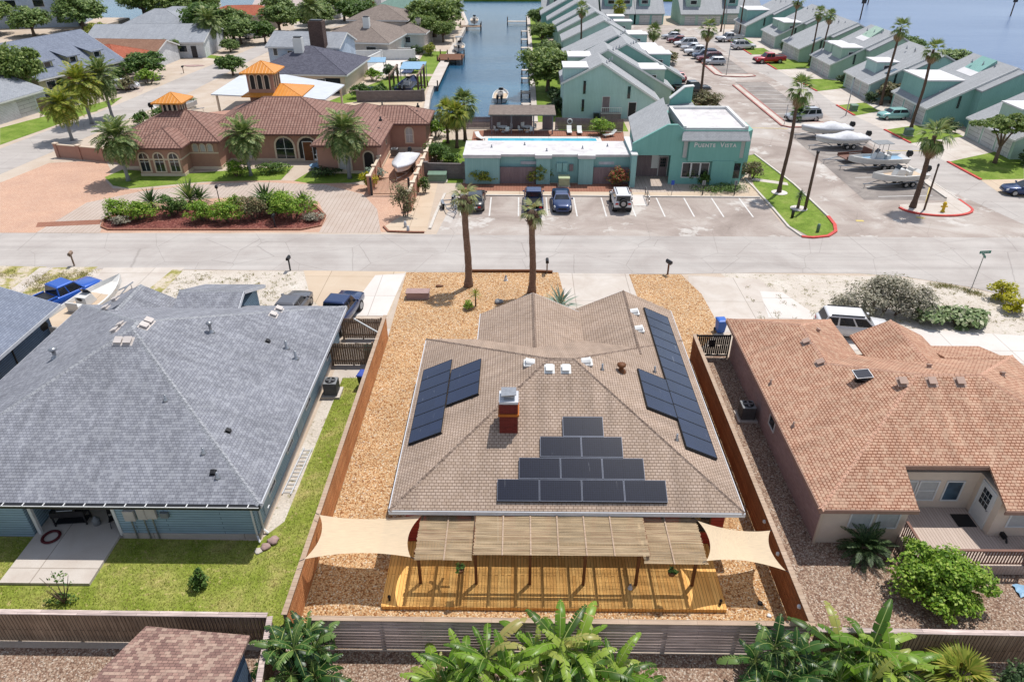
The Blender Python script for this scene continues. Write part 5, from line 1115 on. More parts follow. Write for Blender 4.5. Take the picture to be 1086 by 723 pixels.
# ================================================================ plants around the near houses
place(fan_palm('palm_tree', 'stout palm with thick trunk on the tan gravel front yard, beside the planter box', 7.2, .29, 13, .82, 3, L_pale, True, .45, None, None, -.75), (-3.9, 48.4, 0))
place(fan_palm('palm_tree', 'stout palm with sparse crown right behind the roof gable of the tan-roofed house', 6.5, .28, 12, .72, 5, L_pale, True, .42, None, None, -.5), (.95, 47.4, 0))
place(rosette('yucca', 'blue-green fan plant at the corner of the front driveway', 46, 1.5, .14, L_blue, .3, -.1, 1.45, 'plant', .1), (2.95, 44.6, 0), 0, None, 1.15)
place(rosette('yucca', 'small upright yucca on a thin stem in the tan gravel', 40, .55, .07, L_palmy, 1.0, -.5, 1.5, 'plant', .06), (*G2(504.5, 325), 0))
place(bush('bush', 'small bright yellow-green bush beside the thin yucca', [(0, 0, .3, .4, .4, .4)], 420, .13, L_bright), (*G2(496.5, 328), 0))
place(bush('bush', 'low green shrub strip at the left gable of the tan-roofed house', [(-.5, 0, .2, .6, .35, .35), (.4, .1, .2, .6, .4, .3)], 480, .13, L_mid), (-1.6, 41.2, 0))
place(bush('bush', 'green bushy clump on gravel behind the hip of the tan-roofed house', [(-.7, 0, .3, .8, .5, .5), (.5, .1, .3, .8, .5, .45)], 1000, .15, L_bright), (-3.9, 37.3, 0))
place(bush('bush', 'small dark conifer shrub on the left lawn', [(0, 0, .35, .35, .35, .5), (.1, 0, .8, .22, .22, .4), (-.1, .1, .2, .45, .4, .3)], 900, .13, L_mid), (-13.6, 20.2, 0))
t = thing('sapling', 'nearly bare sapling on the lawn in front of the concrete patio', 'tree', (-19.0, 19.3, 0)); mb = MB()
for k in range(9):
    a = k*.7; e = (-19+.75*math.cos(a)*random.uniform(.4, 1), 19.3+.4*math.sin(a), random.uniform(1.0, 1.7)); m = (-19+.25*math.cos(a), 19.3+.2*math.sin(a), .6); mb.tube([(-19, 19.3, -.05), m, e], [.03, .02, .008], 5)
mb.build('trunk', m_bark, t); P, N = crown_pts([(0, 0, 1.3, .8, .5, .5)], 60, 10); V, F = leafquads(P, N, .13); P, N = crown_pts([(-.2, 0, .2, .8, .35, .25)], 260, 10); V2, F2 = leafquads(P, N, .12); qmesh('foliage', np.concatenate([V, V2]), np.concatenate([F, F2+len(V)]), L_mid, t)
place(bush('bush', 'dense green shrub at the left edge behind the board fence', [(0, 0, .9, .6, .5, .9), (.2, .2, 1.6, .5, .4, .5)], 1300, .18, L_mid), (-22.0, 19.0, 0))
place(banana('bird_of_paradise', 'large dark-leaved bird of paradise clump in front of the left fence corner', [(-.6, .2, 1.6), (.1, -.1, 2.0), (.7, .3, 1.5), (.3, .7, 1.7), (-.3, .8, 1.3), (0, -.6, 1.2), (.8, -.5, 1.0)], L_band, (.8, 1.5), .34, nl=12, els=(-.2, 1.4)), (-8.2, 16.0, 0))
place(banana('banana_plant', 'large bright green banana clump in front of the grey slat fence', [(-3.4, .0, .9), (2.9, .1, 1.3), (3.4, -.4, .9), (-2.8, -1.0, .6), (2.6, -1.1, .8), (-2.5, .1, 1.3), (-1.7, .4, 1.8), (-.9, -.2, 1.6), (.1, .4, 2.0), (.9, .3, 2.7), (1.5, .5, 2.2), (1.7, -.1, 1.9), (.5, -.8, 1.4), (-1.2, -.9, .9), (-.2, -1.3, .8), (1.8, -.9, 1.0), (-2.1, -.9, .7), (2.3, .3, .9), (-3.0, -.3, .7)], L_ban, (1.2, 2.3), .21, nl=14, els=(-.35, 1.4)), (.6, 15.3, 0))
place(bush('bush', 'bright lime bush at the right foot of the banana clump', [(0, 0, .5, .7, .6, .7), (.5, -.5, .4, .6, .5, .5)], 1700, .13, L_bright), (3.0, 14.7, 0))
place(bush('bush', 'small green bush at the left foot of the banana clump', [(0, 0, .3, .5, .45, .45)], 700, .12, L_bright), (-2.6, 15.0, 0))
place(banana('bird_of_paradise', 'dark bird of paradise clump over the right end of the grey slat fence', [(-.9, 0, 1.5), (-.2, .3, 1.9), (.5, .1, 1.8), (.1, -.6, 1.4), (-.7, -.7, 1.2), (.9, -.4, 1.4)], L_band, (.8, 1.5), .34, nl=12, els=(-.2, 1.4)), (9.6, 15.9, 0))
place(banana('banana_plant', 'tall banana plant with arching leaves at the bottom right corner', [(-.6, .4, 1.5), (.3, .2, 1.7), (1.0, -.3, 1.2), (0, -.7, 1.1), (-.9, -.5, 1.0), (1.3, .3, 1.0)], L_ban, (1.4, 2.4), .21, nl=13, els=(-.35, 1.3)), (12.6, 16.0, 0))
place(fan_palm('fan_palm', 'low yellow-green fan palm at the bottom right', .7, .16, 26, .85, 0, L_palmy, False, .55, None, None, -.2), (16.3, 15.8, 0))
place(bush('bush', 'dark leafy shrub at the bottom right edge', [(0, 0, .7, .8, .6, .8)], 1000, .18, L_dark), (18.6, 15.7, 0))
place(bush('bush', 'small dark-leaved plant between the banana and the fan palm', [(0, 0, .6, .35, .35, .5)], 130, .3, L_band), (14.3, 16.2, 0))
place(tree('shrub_tree', 'big bright green shrub beside the pale deck on brown gravel', 'bush', [(-.9, .2, .8, .95, .95, .95), (.3, .4, 1.1, 1.15, 1.05, 1.1), (1.1, -.2, .8, .95, .95, .9), (-.1, -.7, .65, .95, .85, .75), (-.5, .9, 1.3, .55, .55, .65), (.3, -.2, 1.0, .9, .8, .9)], 12000, .15, L_bright, .6, .09, sub=30, tight=.36), (17.6, 20.0, 0), 0, None, 1.12)
place(feather_palm('sago_palm', 'dark sago palm against the rear wall of the terracotta-roofed house', .5, .16, 34, 1.35, L_dark, .26, emin=-.1, wid=.028), (15.6, 22.35, 0))
place(bush('bush', 'tiny climbing plant on the deck railing', [(0, 0, .9, .25, .25, .45)], 260, .12, L_bright), (17.3, 22.2, 0))
place(bush('bush', 'large silvery-leaved shrub on the sand behind the silver car', [(-1.3, 0, .8, 1.4, 1.1, 1.1), (.3, .4, 1.1, 1.4, 1.1, 1.2), (1.5, -.1, .8, 1.2, 1.0, 1.0)], 10000, .15, L_grey, sub=30, tight=.5), (26.0, 44.3, 0), 0, None, 1.3)
place(bush('bush', 'mottled green cactus-like thicket right of the silvery shrub', [(-1.0, .1, .4, 1.1, .9, .6), (.4, -.2, .4, 1.2, .9, .55), (1.3, .2, .3, .8, .7, .45)], 3200, .26, L_cact, asp=.75, sub=26), (30.3, 43.2, 0), 0, None, 1.3)
place(bush('bush', 'yellow-flowering bush at the right edge, upper of two', [(0, 0, .5, .7, .7, .65)], 1300, .14, L_yel), (35.7, 46.6, 0), 0, None, 1.35)
place(bush('bush', 'yellow-flowering bush at the right edge, lower of two', [(0, 0, .4, .65, .65, .55)], 1100, .14, L_yel), (35.5, 45.0, 0), 0, None, 1.35)
place(bush('bush', 'dry brown weeds at the sand verge beside the road', [(0, 0, .15, .5, .3, .25), (.7, .1, .1, .4, .3, .15)], 260, .14, L_olive), (28.6, 49.6, 0))
t = thing('street_sign', 'green street name sign on a thin post at the right road corner', 'sign', (*G2(1031, 304), 0)); q = G(1031, 304); mb = MB(); mb.tube([(q.x, q.y, -.05), (q.x, q.y, 2.75)], .035, 7); mb.build('post', m_steel, t)
m_sgreen = plain('sign_green', C(24, 130, 110), .4, .05)
mb = MB().at(q.x, q.y, 2.78, .12); mb.box(-.45, .45, -.012, .012, 0, .22); p1_ = mb.build('name_plate', m_sgreen, t); mb = MB().at(q.x, q.y, 2.52, 1.3); mb.box(-.4, .4, -.012, .012, 0, .2); mb.build('name_plate', m_sgreen, t)
mb = MB().at(q.x, q.y, 2.78, .12)
for i, wd in enumerate([.05, .04, .05, .04, .05, .03, .05, .04, .05]): mb.box(-.36+.075*i, -.36+.075*i+wd, -.016, -.012, .07, .15)
mb.build('lettering', m_white, p1_)
# ================================================================ vehicles (x forward, origin on the ground at the middle)
def car(name, label, kind, pm, cat='car', group=None):
    t = thing(name, label, cat, (0, 0, 0), 0, group)
    S_ = {  # length, width, [body stations x, zlow, zshoulder, halfwidth], cabin (x_rear_base, x_rear_top, x_front_top, x_front_base, z_roof, tumblehome)
     'sedan': (4.75, 1.84, [(-2.37, .45, .78, .62), (-2.25, .30, .92, .82), (-1.3, .22, .96, .91), (0, .20, .93, .92), (1.2, .22, .88, .91), (2.05, .28, .78, .82), (2.37, .40, .64, .60)], (-1.75, -1.0, .25, 1.05, 1.42, .80), .33),
     'coupe': (4.75, 1.9, [(-2.37, .45, .85, .66), (-2.25, .30, 1.0, .86), (-1.3, .22, 1.0, .95), (0, .20, .95, .93), (1.2, .22, .95, .94), (2.05, .28, .88, .86), (2.37, .40, .72, .64)], (-1.7, -.75, .15, .85, 1.36, .74), .36),
     'suv': (4.85, 1.95, [(-2.42, .50, 1.0, .72), (-2.34, .34, 1.1, .90), (-1.3, .28, 1.08, .96), (0, .26, 1.05, .97), (1.1, .28, 1.04, .96), (2.1, .34, .95, .88), (2.42, .46, .78, .68)], (-2.28, -1.95, .35, 1.2, 1.74, .84), .38),
     'hatch': (3.9, 1.75, [(-1.95, .45, .9, .68), (-1.88, .30, .98, .84), (-1.0, .22, .96, .88), (0, .20, .95, .88), (.9, .22, .93, .88), (1.65, .28, .84, .80), (1.95, .40, .68, .62)], (-1.85, -1.5, .3, .85, 1.44, .82), .32),
     'jeep': (4.3, 1.85, [(-2.0, .5, 1.1, .82), (-1.95, .45, 1.14, .84), (-1.0, .42, 1.14, .85), (0, .42, 1.12, .85), (.7, .42, 1.12, .82), (1.7, .45, 1.08, .68), (1.8, .5, 1.0, .64)], (-1.92, -1.86, .35, .62, 1.84, .92), .40),
     'pickup': (5.8, 2.0, [(-2.9, .55, 1.12, .90), (-2.85, .42, 1.16, .94), (-1.2, .38, 1.14, .98), (0, .36, 1.12, .98), (1.2, .38, 1.12, .98), (2.6, .44, 1.05, .92), (2.9, .55, .9, .76)], (-.75, -.6, .65, 1.3, 1.86, .84), .42)}
    Lg, Wd, st, cab, wr = S_[kind]
    mb = MB(); rings = []
    for x, zl, zs, hw in st:
        zm = zl+(zs-zl)*.5
        rings.append([(x, -hw*.80, zl), (x, -hw*.97, zl+.10), (x, -hw, zm), (x, -hw*.96, zs-.10), (x, -hw*.86, zs), (x, -hw*.4, zs+.02), (x, hw*.4, zs+.02), (x, hw*.86, zs), (x, hw*.96, zs-.10), (x, hw, zm), (x, hw*.97, zl+.10), (x, hw*.80, zl)])
    mb.loft(rings); body = mb.build('body', pm, t, True)
    xrb, xrt, xft, xfb, zr, th = cab; hw = st[3][3]*.9; zb = st[3][2]-.03; tw = hw*th
    def zbase(x): return zb
    mb = MB(); mb.loft([[(xrb, -hw, zb), (xrb, hw, zb), (xfb, hw, zb), (xfb, -hw, zb)], [(xrt-.03, -tw, zr-.05), (xrt-.03, tw, zr-.05), (xft+.06, tw, zr-.05), (xft+.06, -tw, zr-.05)], [(xrt+.1, -tw*.85, zr), (xrt+.1, tw*.85, zr), (xft-.1, tw*.85, zr), (xft-.1, -tw*.85, zr)]])
    mb.build('roof' if kind != 'jeep' else 'roof', pm, t, bevel=.03)
    def lerp(a, b, u): return a+(b-a)*u
    def gl(pts, nm, push):
        P = [Vector(q) for q in pts]; n = (P[1]-P[0]).cross(P[3]-P[0]).normalized(); n = n if n.dot(Vector(push)) > 0 else -n; m = MB(); m.slab([q+n*.012 for q in P], .02, -n); return m.build(nm, m_carglass, t)
    u0, u1 = .1, .88; Z = lambda u: lerp(zb, zr-.05, u); W_ = lambda u: lerp(hw, tw, u)
    F = lambda u: lerp(xfb, xft+.06, u); Rr = lambda u: lerp(xrb, xrt-.03, u)
    gl([(F(u0), -W_(u0)+.08, Z(u0)), (F(u0), W_(u0)-.08, Z(u0)), (F(u1), W_(u1)-.07, Z(u1)), (F(u1), -W_(u1)+.07, Z(u1))], 'windscreen', (1, 0, 1))
    gl([(Rr(u0+.1), -W_(u0)+.1, Z(u0+.1)), (Rr(u0+.1), W_(u0)-.1, Z(u0+.1)), (Rr(u1), W_(u1)-.08, Z(u1)), (Rr(u1), -W_(u1)+.08, Z(u1))], 'rear_window', (-1, 0, 1))
    span = [(.05, .47), (.53, .95)] if kind not in ('coupe', 'pickup') else [(.06, .4), (.46, .95)]
    if kind == 'suv': span = [(.04, .27), (.31, .62), (.66, .95)]
    for sd in (-1, 1):
        for a, b in span:
            gl([(lerp(Rr(u0), F(u0), a), sd*W_(u0), Z(u0)), (lerp(Rr(u0), F(u0), b), sd*W_(u0), Z(u0)), (lerp(Rr(u1), F(u1), b), sd*W_(u1), Z(u1)), (lerp(Rr(u1), F(u1), a), sd*W_(u1), Z(u1))], 'side_window', (0, sd, 0))
        m = MB().at(xfb-.15, sd*(hw+.14), zb+.1); m.box(-.08, .08, -.09, .09, -.06, .08); m.build('wing_mirror', pm, t, bevel=.02)
        xs = st[-2][0]; m = MB(); m.loft([[(xs+.02, sd*st[-2][3]*.62, st[-2][2]-.2), (xs+.02, sd*st[-2][3]*.97, st[-2][2]-.2), (xs+.02, sd*st[-2][3]*.97, st[-2][2]-.03), (xs+.02, sd*st[-2][3]*.62, st[-2][2]-.03)], [(st[-1][0]-.06, sd*st[-1][3]*.70, st[-1][2]-.13), (st[-1][0]-.12, sd*st[-1][3]*1.16, st[-1][2]-.13), (st[-1][0]-.14, sd*st[-1][3]*1.12, st[-1][2]+.03), (st[-1][0]-.08, sd*st[-1][3]*.7, st[-1][2]+.03)]]); m.build('headlight', m_lamp, t)
        m = MB(); m.box(st[0][0]-.02, st[1][0]+.05, sd*st[0][3]*.72-.14, sd*st[0][3]*.72+.14, st[0][2]-.2, st[0][2]-.02); m.build('taillight', m_tail, t)
    zb0 = st[0][1]
    m = MB(); m.box(st[-1][0]-.12, st[-1][0]+.04, -st[-1][3]*.92, st[-1][3]*.92, st[-1][1]-.08, st[-1][1]+.12); m.build('front_bumper', m_black if kind in ('suv', 'jeep', 'pickup') else pm, t, bevel=.03)
    m = MB(); m.box(st[0][0]-.05, st[0][0]+.12, -st[0][3]*1.02, st[0][3]*1.02, zb0-.1, zb0+.12); m.build('rear_bumper', m_black if kind in ('suv', 'jeep', 'pickup') else pm, t, bevel=.03)
    m = MB(); m.box(st[-1][0]-.05, st[-1][0]+.02, -st[-1][3]*.6, st[-1][3]*.6, st[-1][1]+.14, st[-1][2]-.04); m.build('grille', m_black, t)
    m = MB(); m.box(st[0][0]-.06, st[0][0]-.035, -.26, .26, zb0+.14, zb0+.26); m.build('number_plate', m_white, t)
    for sx in (-1, 1):
        wx = Lg*.29*sx+(.06 if sx > 0 else -.02); 
        for sd in (-1, 1):
            m = MB().at(wx, sd*(Wd/2-.14), wr, 0, rad(90)); m.lathe([(wr*.6, -.11), (wr*.93, -.12), (wr, -.08), (wr, .08), (wr*.93, .12), (wr*.6, .11)], 18); w = m.build('wheel', m_tyre, t, False)
            m = MB().at(wx, sd*(Wd/2-.14), wr, 0, rad(90)); m.lathe([(wr*.1, -.125), (wr*.62, -.115), (wr*.62, .115), (wr*.1, .125)], 12); m.build('rim', m_rim, w)
            m = MB().at(wx, sd*(Wd/2-.30), wr+.03, 0, rad(90)); m.lathe([(wr*1.2, -.17), (wr*1.2, .17)], 18); m.build('wheel_arch', m_black, body)
    if kind == 'pickup':
        m = MB(); m.box(-2.78, -.85, -.78, .78, 1.08, 1.185); m.build('cargo_bed', m_black, t)
        for sd in (-1, 1):
            m = MB(); m.box(-2.85, -.8, sd*.86-.07, sd*.86+.07, 1.12, 1.26); m.build('bed_rail', pm, t, bevel=.02)
        m = MB(); m.box(-2.9, -2.8, -.9, .9, .85, 1.26); m.build('tailgate', pm, t, bevel=.02)
    if kind == 'jeep':
        m = MB().at(-2.1, 0, 1.05, 0, 0, rad(90)); m.lathe([(.2, -.1), (.39, -.1), (.41, 0), (.39, .1), (.2, .1)], 18); w = m.build('spare_wheel', m_tyre, t); m = MB().at(-2.1, 0, 1.05, 0, 0, rad(90)); m.lathe([(.05, -.12), (.22, -.11), (.22, .05)], 12); m.build('rim', m_rim, w)
        for sd in (-1, 1):
            m = MB(); m.box(.72, 1.8, sd*.83-.12, sd*.83+.12, .86, .94); m.build('wing', m_black, t, bevel=.03)
        for x in (-1.4, -.6, .1): pass
        m = MB()
        for sd in (-.55, .55): m.box(-1.7, .2, sd-.025, sd+.025, 1.86, 1.9)
        m.build('roof_rack', m_black, t)
    if kind == 'suv':
        for sd in (-1, 1):
            m = MB(); m.box(-1.8, .3, sd*.68-.03, sd*.68+.03, 1.74, 1.8); m.build('roof_rail', m_black, t)
    return t
def carp(kind, pm, label, x, y, rz, cat='car', group=None, sc=1.0, name='parked_car'):
    return place(car(name, label, kind, pm, cat, group), (x, y, 0), rz, None, sc)
R90 = rad(90)
# near driveways
carp('pickup', P_blue, 'bright blue pickup truck on the far left driveway beside the boat', *G2(70, 322), rad(62), 'pickup truck', None, .95, 'pickup_truck')
carp('sedan', P_tan, 'grey sedan behind the grey-roofed house, left of the pickup', -16.2, 44.0, rad(84))
carp('pickup', P_navy, 'navy pickup truck with dark grey flank behind the grey-roofed house', -12.6, 43.0, rad(80), 'pickup truck', None, 1.0, 'pickup_truck')
carp('suv', P_white, 'white car on the white driveway in front of the silvery shrub', 22.7, 41.6, rad(-8))
# clubhouse lot
carp('sedan', P_black, 'black car behind the left palm crown in the clubhouse lot', -4.25, 65.7, R90)
carp('pickup', P_navy, 'dark blue pickup truck parked behind the right palm crown', 1.35, 65.4, R90, 'pickup truck', None, .95, 'pickup_truck')
carp('coupe', P_navy, 'dark blue sports coupe parked before the pool building', 4.05, 65.5, -R90)
carp('jeep', P_white, 'white off-road car with spare wheel parked beside the handrails', 9.75, 65.5, R90, 'off-road car')
# aisle lot
carp('suv', P_silver, 'silver car in the parking bay beside the small fan palms', 38.2, 97.6, rad(190))
grp = 'cars parked along the far traffic island'
for i, (a, b, pm, kd, lab) in enumerate([(757, 69, P_silver, 'hatch', 'small silver car, nearest of the far island row'), (752, 66, P_dred, 'suv', 'dark purple-red car, second from the near end of the far island row'), (747, 62.5, P_slate, 'suv', 'grey-blue car, third from the near end of the far island row'), (741, 59, P_white, 'pickup', 'white pickup truck, fourth from the near end of the far island row'), (734, 53.5, P_silver, 'sedan', 'silver sedan in the middle of the far island row'), (727, 50, P_white, 'suv', 'white car just right of the dark red car'), (719, 45.5, P_dred, 'sedan', 'dark red car in the far island row'), (713, 41.5, P_silver, 'sedan', 'silver car at the far end of the far island row')]):
    carp(kd, pm, lab, *G2(a, b), rad(180+random.uniform(-4, 4)), 'pickup truck' if kd == 'pickup' else 'car', grp, 1.0, 'pickup_truck' if kd == 'pickup' else 'parked_car')
carp('pickup', P_silver, 'pale pickup truck on the driveway farthest up the right-hand row', *G2(773, 44.5), rad(188), 'pickup truck', None, 1.0, 'pickup_truck')
carp('suv', P_white, 'white car on a driveway of the right-hand row, before the red truck', *G2(788, 52.5), rad(8))
carp('pickup', P_red, 'bright red pickup truck on a driveway of the right-hand row', *G2(815, 67), rad(188), 'pickup truck', None, 1.0, 'pickup_truck')
carp('hatch', P_mint, 'mint green convertible hatchback with dark roof on the right-hand driveway', 50.8, 98.8, rad(186))
carp('sedan', P_navy, 'blue car at the right edge, cut by the frame', 51.2, 69.2, rad(170))
carp('sedan', P_dred, 'red car half hidden behind the clubhouse row of houses', *G2(718, 85), rad(100))
carp('pickup', P_black, 'black pickup truck behind the green clubhouse tower', *G2(733, 99), rad(10), 'pickup truck', None, 1.0, 'pickup_truck')
carp('sedan', P_dred, 'dark pink car before the far end buildings', 20.8, 186, R90)
# left street
carp('hatch', P_white, 'white hatchback in front of the dormer-roofed house', *G2(133, 95), rad(12), sc=1.1)
carp('suv', P_navy, 'dark blue car behind the three street palms on the left', -67.5, 105.5, rad(20))
carp('sedan', P_dred, 'dark red car on the drive court far up the left street', *G2(335, 18), rad(80))
carp('suv', P_silver, 'white car in front of the far trees up the left street', -58.5, 166, rad(30))
# ---------------------------------------------------------------- boats
def trailer(lab, L=6.0, W=1.9, group=None):
    t = thing('boat_trailer', lab, 'trailer', (0, 0, 0), 0, group); mb = MB()
    for sd in (-1, 1): mb.tube([(-L*.48, sd*W*.34, .45), (L*.25, sd*W*.34, .45), (L*.56, 0, .45)], .045, 6)
    mb.tube([(L*.5, 0, .45), (L*.64, 0, .45)], .05, 6); mb.tube([(L*.6, 0, .45), (L*.6, 0, .02)], .03, 6)
    for x in (-L*.4, -.3, L*.2): mb.box(x-.04, x+.04, -W*.34, W*.34, .41, .49)
    mb.build('frame', m_steel, t)
    for k, x in enumerate((-L*.22, -L*.09)):
        for sd in (-1, 1):
            m = MB().at(x, sd*W*.46, .32, 0, R90); m.lathe([(.18, -.1), (.3, -.1), (.32, 0), (.3, .1), (.18, .1)], 14); w = m.build('wheel', m_tyre, t); m = MB().at(x, sd*W*.46, .32, 0, R90); m.lathe([(.04, -.11), (.18, -.1), (.18, .1), (.04, .11)], 10); m.build('rim', m_rim, w)
    for sd in (-1, 1):
        m = MB(); m.box(-L*.30, -L*.01, sd*W*.46-.13, sd*W*.46+.13, .64, .68); m.build('mudguard', m_steel, t, bevel=.02)
    return t
def boat(lab, L=6.2, W=2.3, z0=.55, hullm=None, top=True, deckm=None, console=True, motors=1, cover=None, lowm=None, group=None, tower=False):
    t = thing('boat', lab, 'boat', (0, 0, 0), 0, group); n = 12; mb = MB(); rings = []; inner = []
    for i in range(n+1):
        s = i/n; x = -L/2+L*s; w = W/2*(1-max(0, (s-.45)/.55)**2.2)*(.93+.07*min(1, s*4)); w = max(w, .03); sh = .78+.28*max(0, (s-.4)/.6)**1.6; kz = .0+.5*max(0, (s-.62)/.38)**2
        rings.append([(x, 0, z0+kz), (x, -w*.72, z0+.2+kz*.6), (x, -w, z0+sh), (x, -w*.9, z0+sh+.02), (x, -w*.86, z0+sh-.3 if .03 < s < .93 else z0+sh), (x, w*.86, z0+sh-.3 if .03 < s < .93 else z0+sh), (x, w*.9, z0+sh+.02), (x, w, z0+sh), (x, w*.72, z0+.2+kz*.6)])
    mb.loft(rings); mb.build('hull', hullm or m_gel, t)
    if cover:
        mb = MB(); R_ = []
        for i in range(n+1):
            s = i/n; x = -L/2-.1+(L+.2)*s; w = max(.05, W/2*1.06*(1-max(0, (s-.45)/.55)**2.2)); sh = z0+.72+.25*max(0, (s-.4)/.6)**1.6; pk = (.15+.62*math.exp(-((s-.42)/.2)**2)+.06*math.sin(9*s))*(1 if cover == 1 else .7)
            R_.append([(x, -w, sh-.15), (x, -w*.98, sh+.1), (x, -w*.5, sh+pk*.7+.04*math.sin(7*i)), (x, 0, sh+pk+.05), (x, w*.5, sh+pk*.7+.04*math.cos(5*i)), (x, w*.98, sh+.1), (x, w, sh-.15)])
        mb.loft(R_, True, True); mb.build('cover', m_cover, t, True)
    else:
        mb = MB(); mb.poly([(-L*.46, -W*.4, z0+.56), (L*.1, -W*.42, z0+.56), (L*.3, -W*.28, z0+.58), (L*.3, W*.28, z0+.58), (L*.1, W*.42, z0+.56), (-L*.46, W*.4, z0+.56)]); mb.build('deck_floor', deckm or m_conct, t)
    if console and not cover:
        mb = MB(); mb.loft([[(-.55, -.42, z0+.56), (.6, -.36, z0+.56), (.6, .36, z0+.56), (-.55, .42, z0+.56)], [(-.5, -.4, z0+1.25), (.25, -.34, z0+1.3), (.25, .34, z0+1.3), (-.5, .4, z0+1.25)]]); mb.build('console', m_gel, t, bevel=.03)
        mb = MB(); mb.slab([(.28, -.36, z0+1.28), (.28, .36, z0+1.28), (.02, .33, z0+1.66), (.02, -.33, z0+1.66)], .02, (-1, 0, 0)); mb.build('windshield', m_carglass, t)
        mb = MB(); mb.box(-1.35, -.85, -.45, .45, z0+.56, z0+1.02); mb.box(-1.4, -1.3, -.45, .45, z0+1.02, z0+1.3); mb.build('seat', m_gel, t, bevel=.03)
        mb = MB().at(-.58, 0, z0+1.15, 0, 0, rad(70)); mb.lathe([(.17, -.015), (.2, 0), (.17, .015)], 12); mb.build('steering_wheel', m_black, t)
    if top and not cover:
        mb = MB()
        for sx, tx in ((-.75, -.7), (.45, .35)):
            for sd in (-1, 1): mb.tube([(sx, sd*.5, z0+.6), (tx, sd*.48, z0+2.35)], .028, 6)
        mb.build('top_frame', m_steel, t); mb = MB(); mb.box(-1.15, .8, -.78, .78, z0+2.35, z0+2.41); mb.build('canopy', m_grey if top == 1 else m_navy, t, bevel=.03)
    for k in range(motors):
        y = (k-(motors-1)/2)*.62; mb = MB(); mb.loft([[(-L/2-.12, y-.15, z0+.75), (-L/2-.12, y+.15, z0+.75), (-L/2-.6, y+.14, z0+.75), (-L/2-.6, y-.14, z0+.75)], [(-L/2-.05, y-.2, z0+1.05), (-L/2-.05, y+.2, z0+1.05), (-L/2-.72, y+.18, z0+1.05), (-L/2-.72, y-.18, z0+1.05)], [(-L/2-.15, y-.16, z0+1.4), (-L/2-.15, y+.16, z0+1.4), (-L/2-.62, y+.13, z0+1.36), (-L/2-.62, y-.13, z0+1.36)]]); m = mb.build('outboard_motor', m_black, t, bevel=.03); mb = MB(); mb.box(-L/2-.42, -L/2-.24, y-.06, y+.06, z0-.1, z0+.78); mb.box(-L/2-.55, -L/2-.2, y-.1, y+.1, z0+.05, z0+.08); mb.build('motor_leg', m_dark, m)
    return t
def boat_on_trailer(blab, tlab, x, y, rz, L=6.2, **k):
    place(trailer(tlab, L), (x, y, 0), rz); return place(boat(blab, L, **k), (x, y, 0), rz)
b0 = boat_on_trailer('long white bay boat with dark outboard beside the blue-walled house', 'trailer under the white bay boat beside the blue-walled house', -30.3, 43.3, rad(80), 7.4, W=2.6, z0=.6, top=False)
boat_on_trailer('white boat under a draped cover behind the mansion gate', 'trailer under the covered boat behind the mansion gate', -12.6, 75.2, rad(-95), 5.6, cover=1)
boat_on_trailer('boat under a pale wrinkled cover, farther of two covered boats in the lot', 'trailer under the farther covered boat in the lot', *G2(873, 146), rad(184), 6.0, cover=1)
boat_on_trailer('boat under a pale peaked cover, nearer of two covered boats in the lot', 'trailer under the nearer covered boat in the lot', *G2(889, 157), rad(188), 6.2, cover=1)
boat_on_trailer('white centre console boat with grey canopy in the parking lot', 'trailer under the boat with the grey canopy', *G2(927, 179), rad(186), 6.6, top=1, deckm=m_lblue, motors=1)
boat_on_trailer('low white skiff without canopy nearest the fire hydrant', 'trailer under the low white skiff', *G2(949, 197), rad(192), 6.0, top=False)
t = trailer('empty rusty utility trailer with timber ramp between the boats'); place(t, (*G2(903, 171), 0), rad(194))
mb = MB(); mb.box(-1.8, 1.4, -.85, .85, .5, .56); mb.box(-1.85, -1.78, -.85, .85, .56, 1.5); mb.box(-1.8, 1.4, -.88, -.84, .56, .85); mb.box(-1.8, 1.4, .84, .88, .56, .85); mb.build('trailer_bed', m_brownwood, t) if 0 else None
tb = MB(); tb.box(-1.8, 1.4, -.85, .85, .5, .56); tb.box(-1.85, -1.78, -.85, .85, .56, 1.4); tb.box(-1.8, 1.4, -.88, -.84, .56, .85); tb.box(-1.8, 1.4, .84, .88, .56, .85)
bo = tb.build('trailer_bed', m_rail); bo.parent = t
t2 = trailer('small dark empty trailer leaning in the clubhouse lot beside the white kerb line', 3.6, 1.5); place(t2, (-6.6, 64.4, 0), rad(-75))
place(trailer('small dark trailer standing in the clubhouse lot left of the black car', 3.2, 1.4), (-5.95, 66.0, 0), rad(-98))
# ================================================================ mansion with orange towers
MZ, MK = 3.2, .44
HM = thing('house', 'large mauve stucco house with maroon tile roof and two orange-roofed towers', 'house', (-28, 80, 0))
fp = [(-43.8, 76.3), (-40.8, 76.3), (-40.8, 73.9), (-36.1, 73.9), (-36.1, 76.3), (-33.0, 76.3), (-33.0, 79.3), (-21.8, 79.3), (-21.8, 75.0), (-15.3, 75.0), (-15.3, 83.8), (-11.1, 83.8), (-11.1, 89), (-22, 90.5), (-33, 90.5), (-43.8, 85)]
mb = MB(); mb.prism(fp, 0, MZ+.1); mb.build('wall', m_stucco, HM)
mb = MB()
for a, b in zip(fp[:12], fp[1:13]):
    a = Vector((a[0], a[1], 0)); b = Vector((b[0], b[1], 0)); d = b-a; mb.frame(a, d, (-d.y, d.x, 0)); mb.box(-.03, d.length+.03, -.05, -.003, 0, .32); mb.box(-.02, d.length+.02, -.035, -.003, 1.75, 1.9) if a.x < -33.2 else None
mb.build('trim_band', m_cream, HM)
RM = Roof()
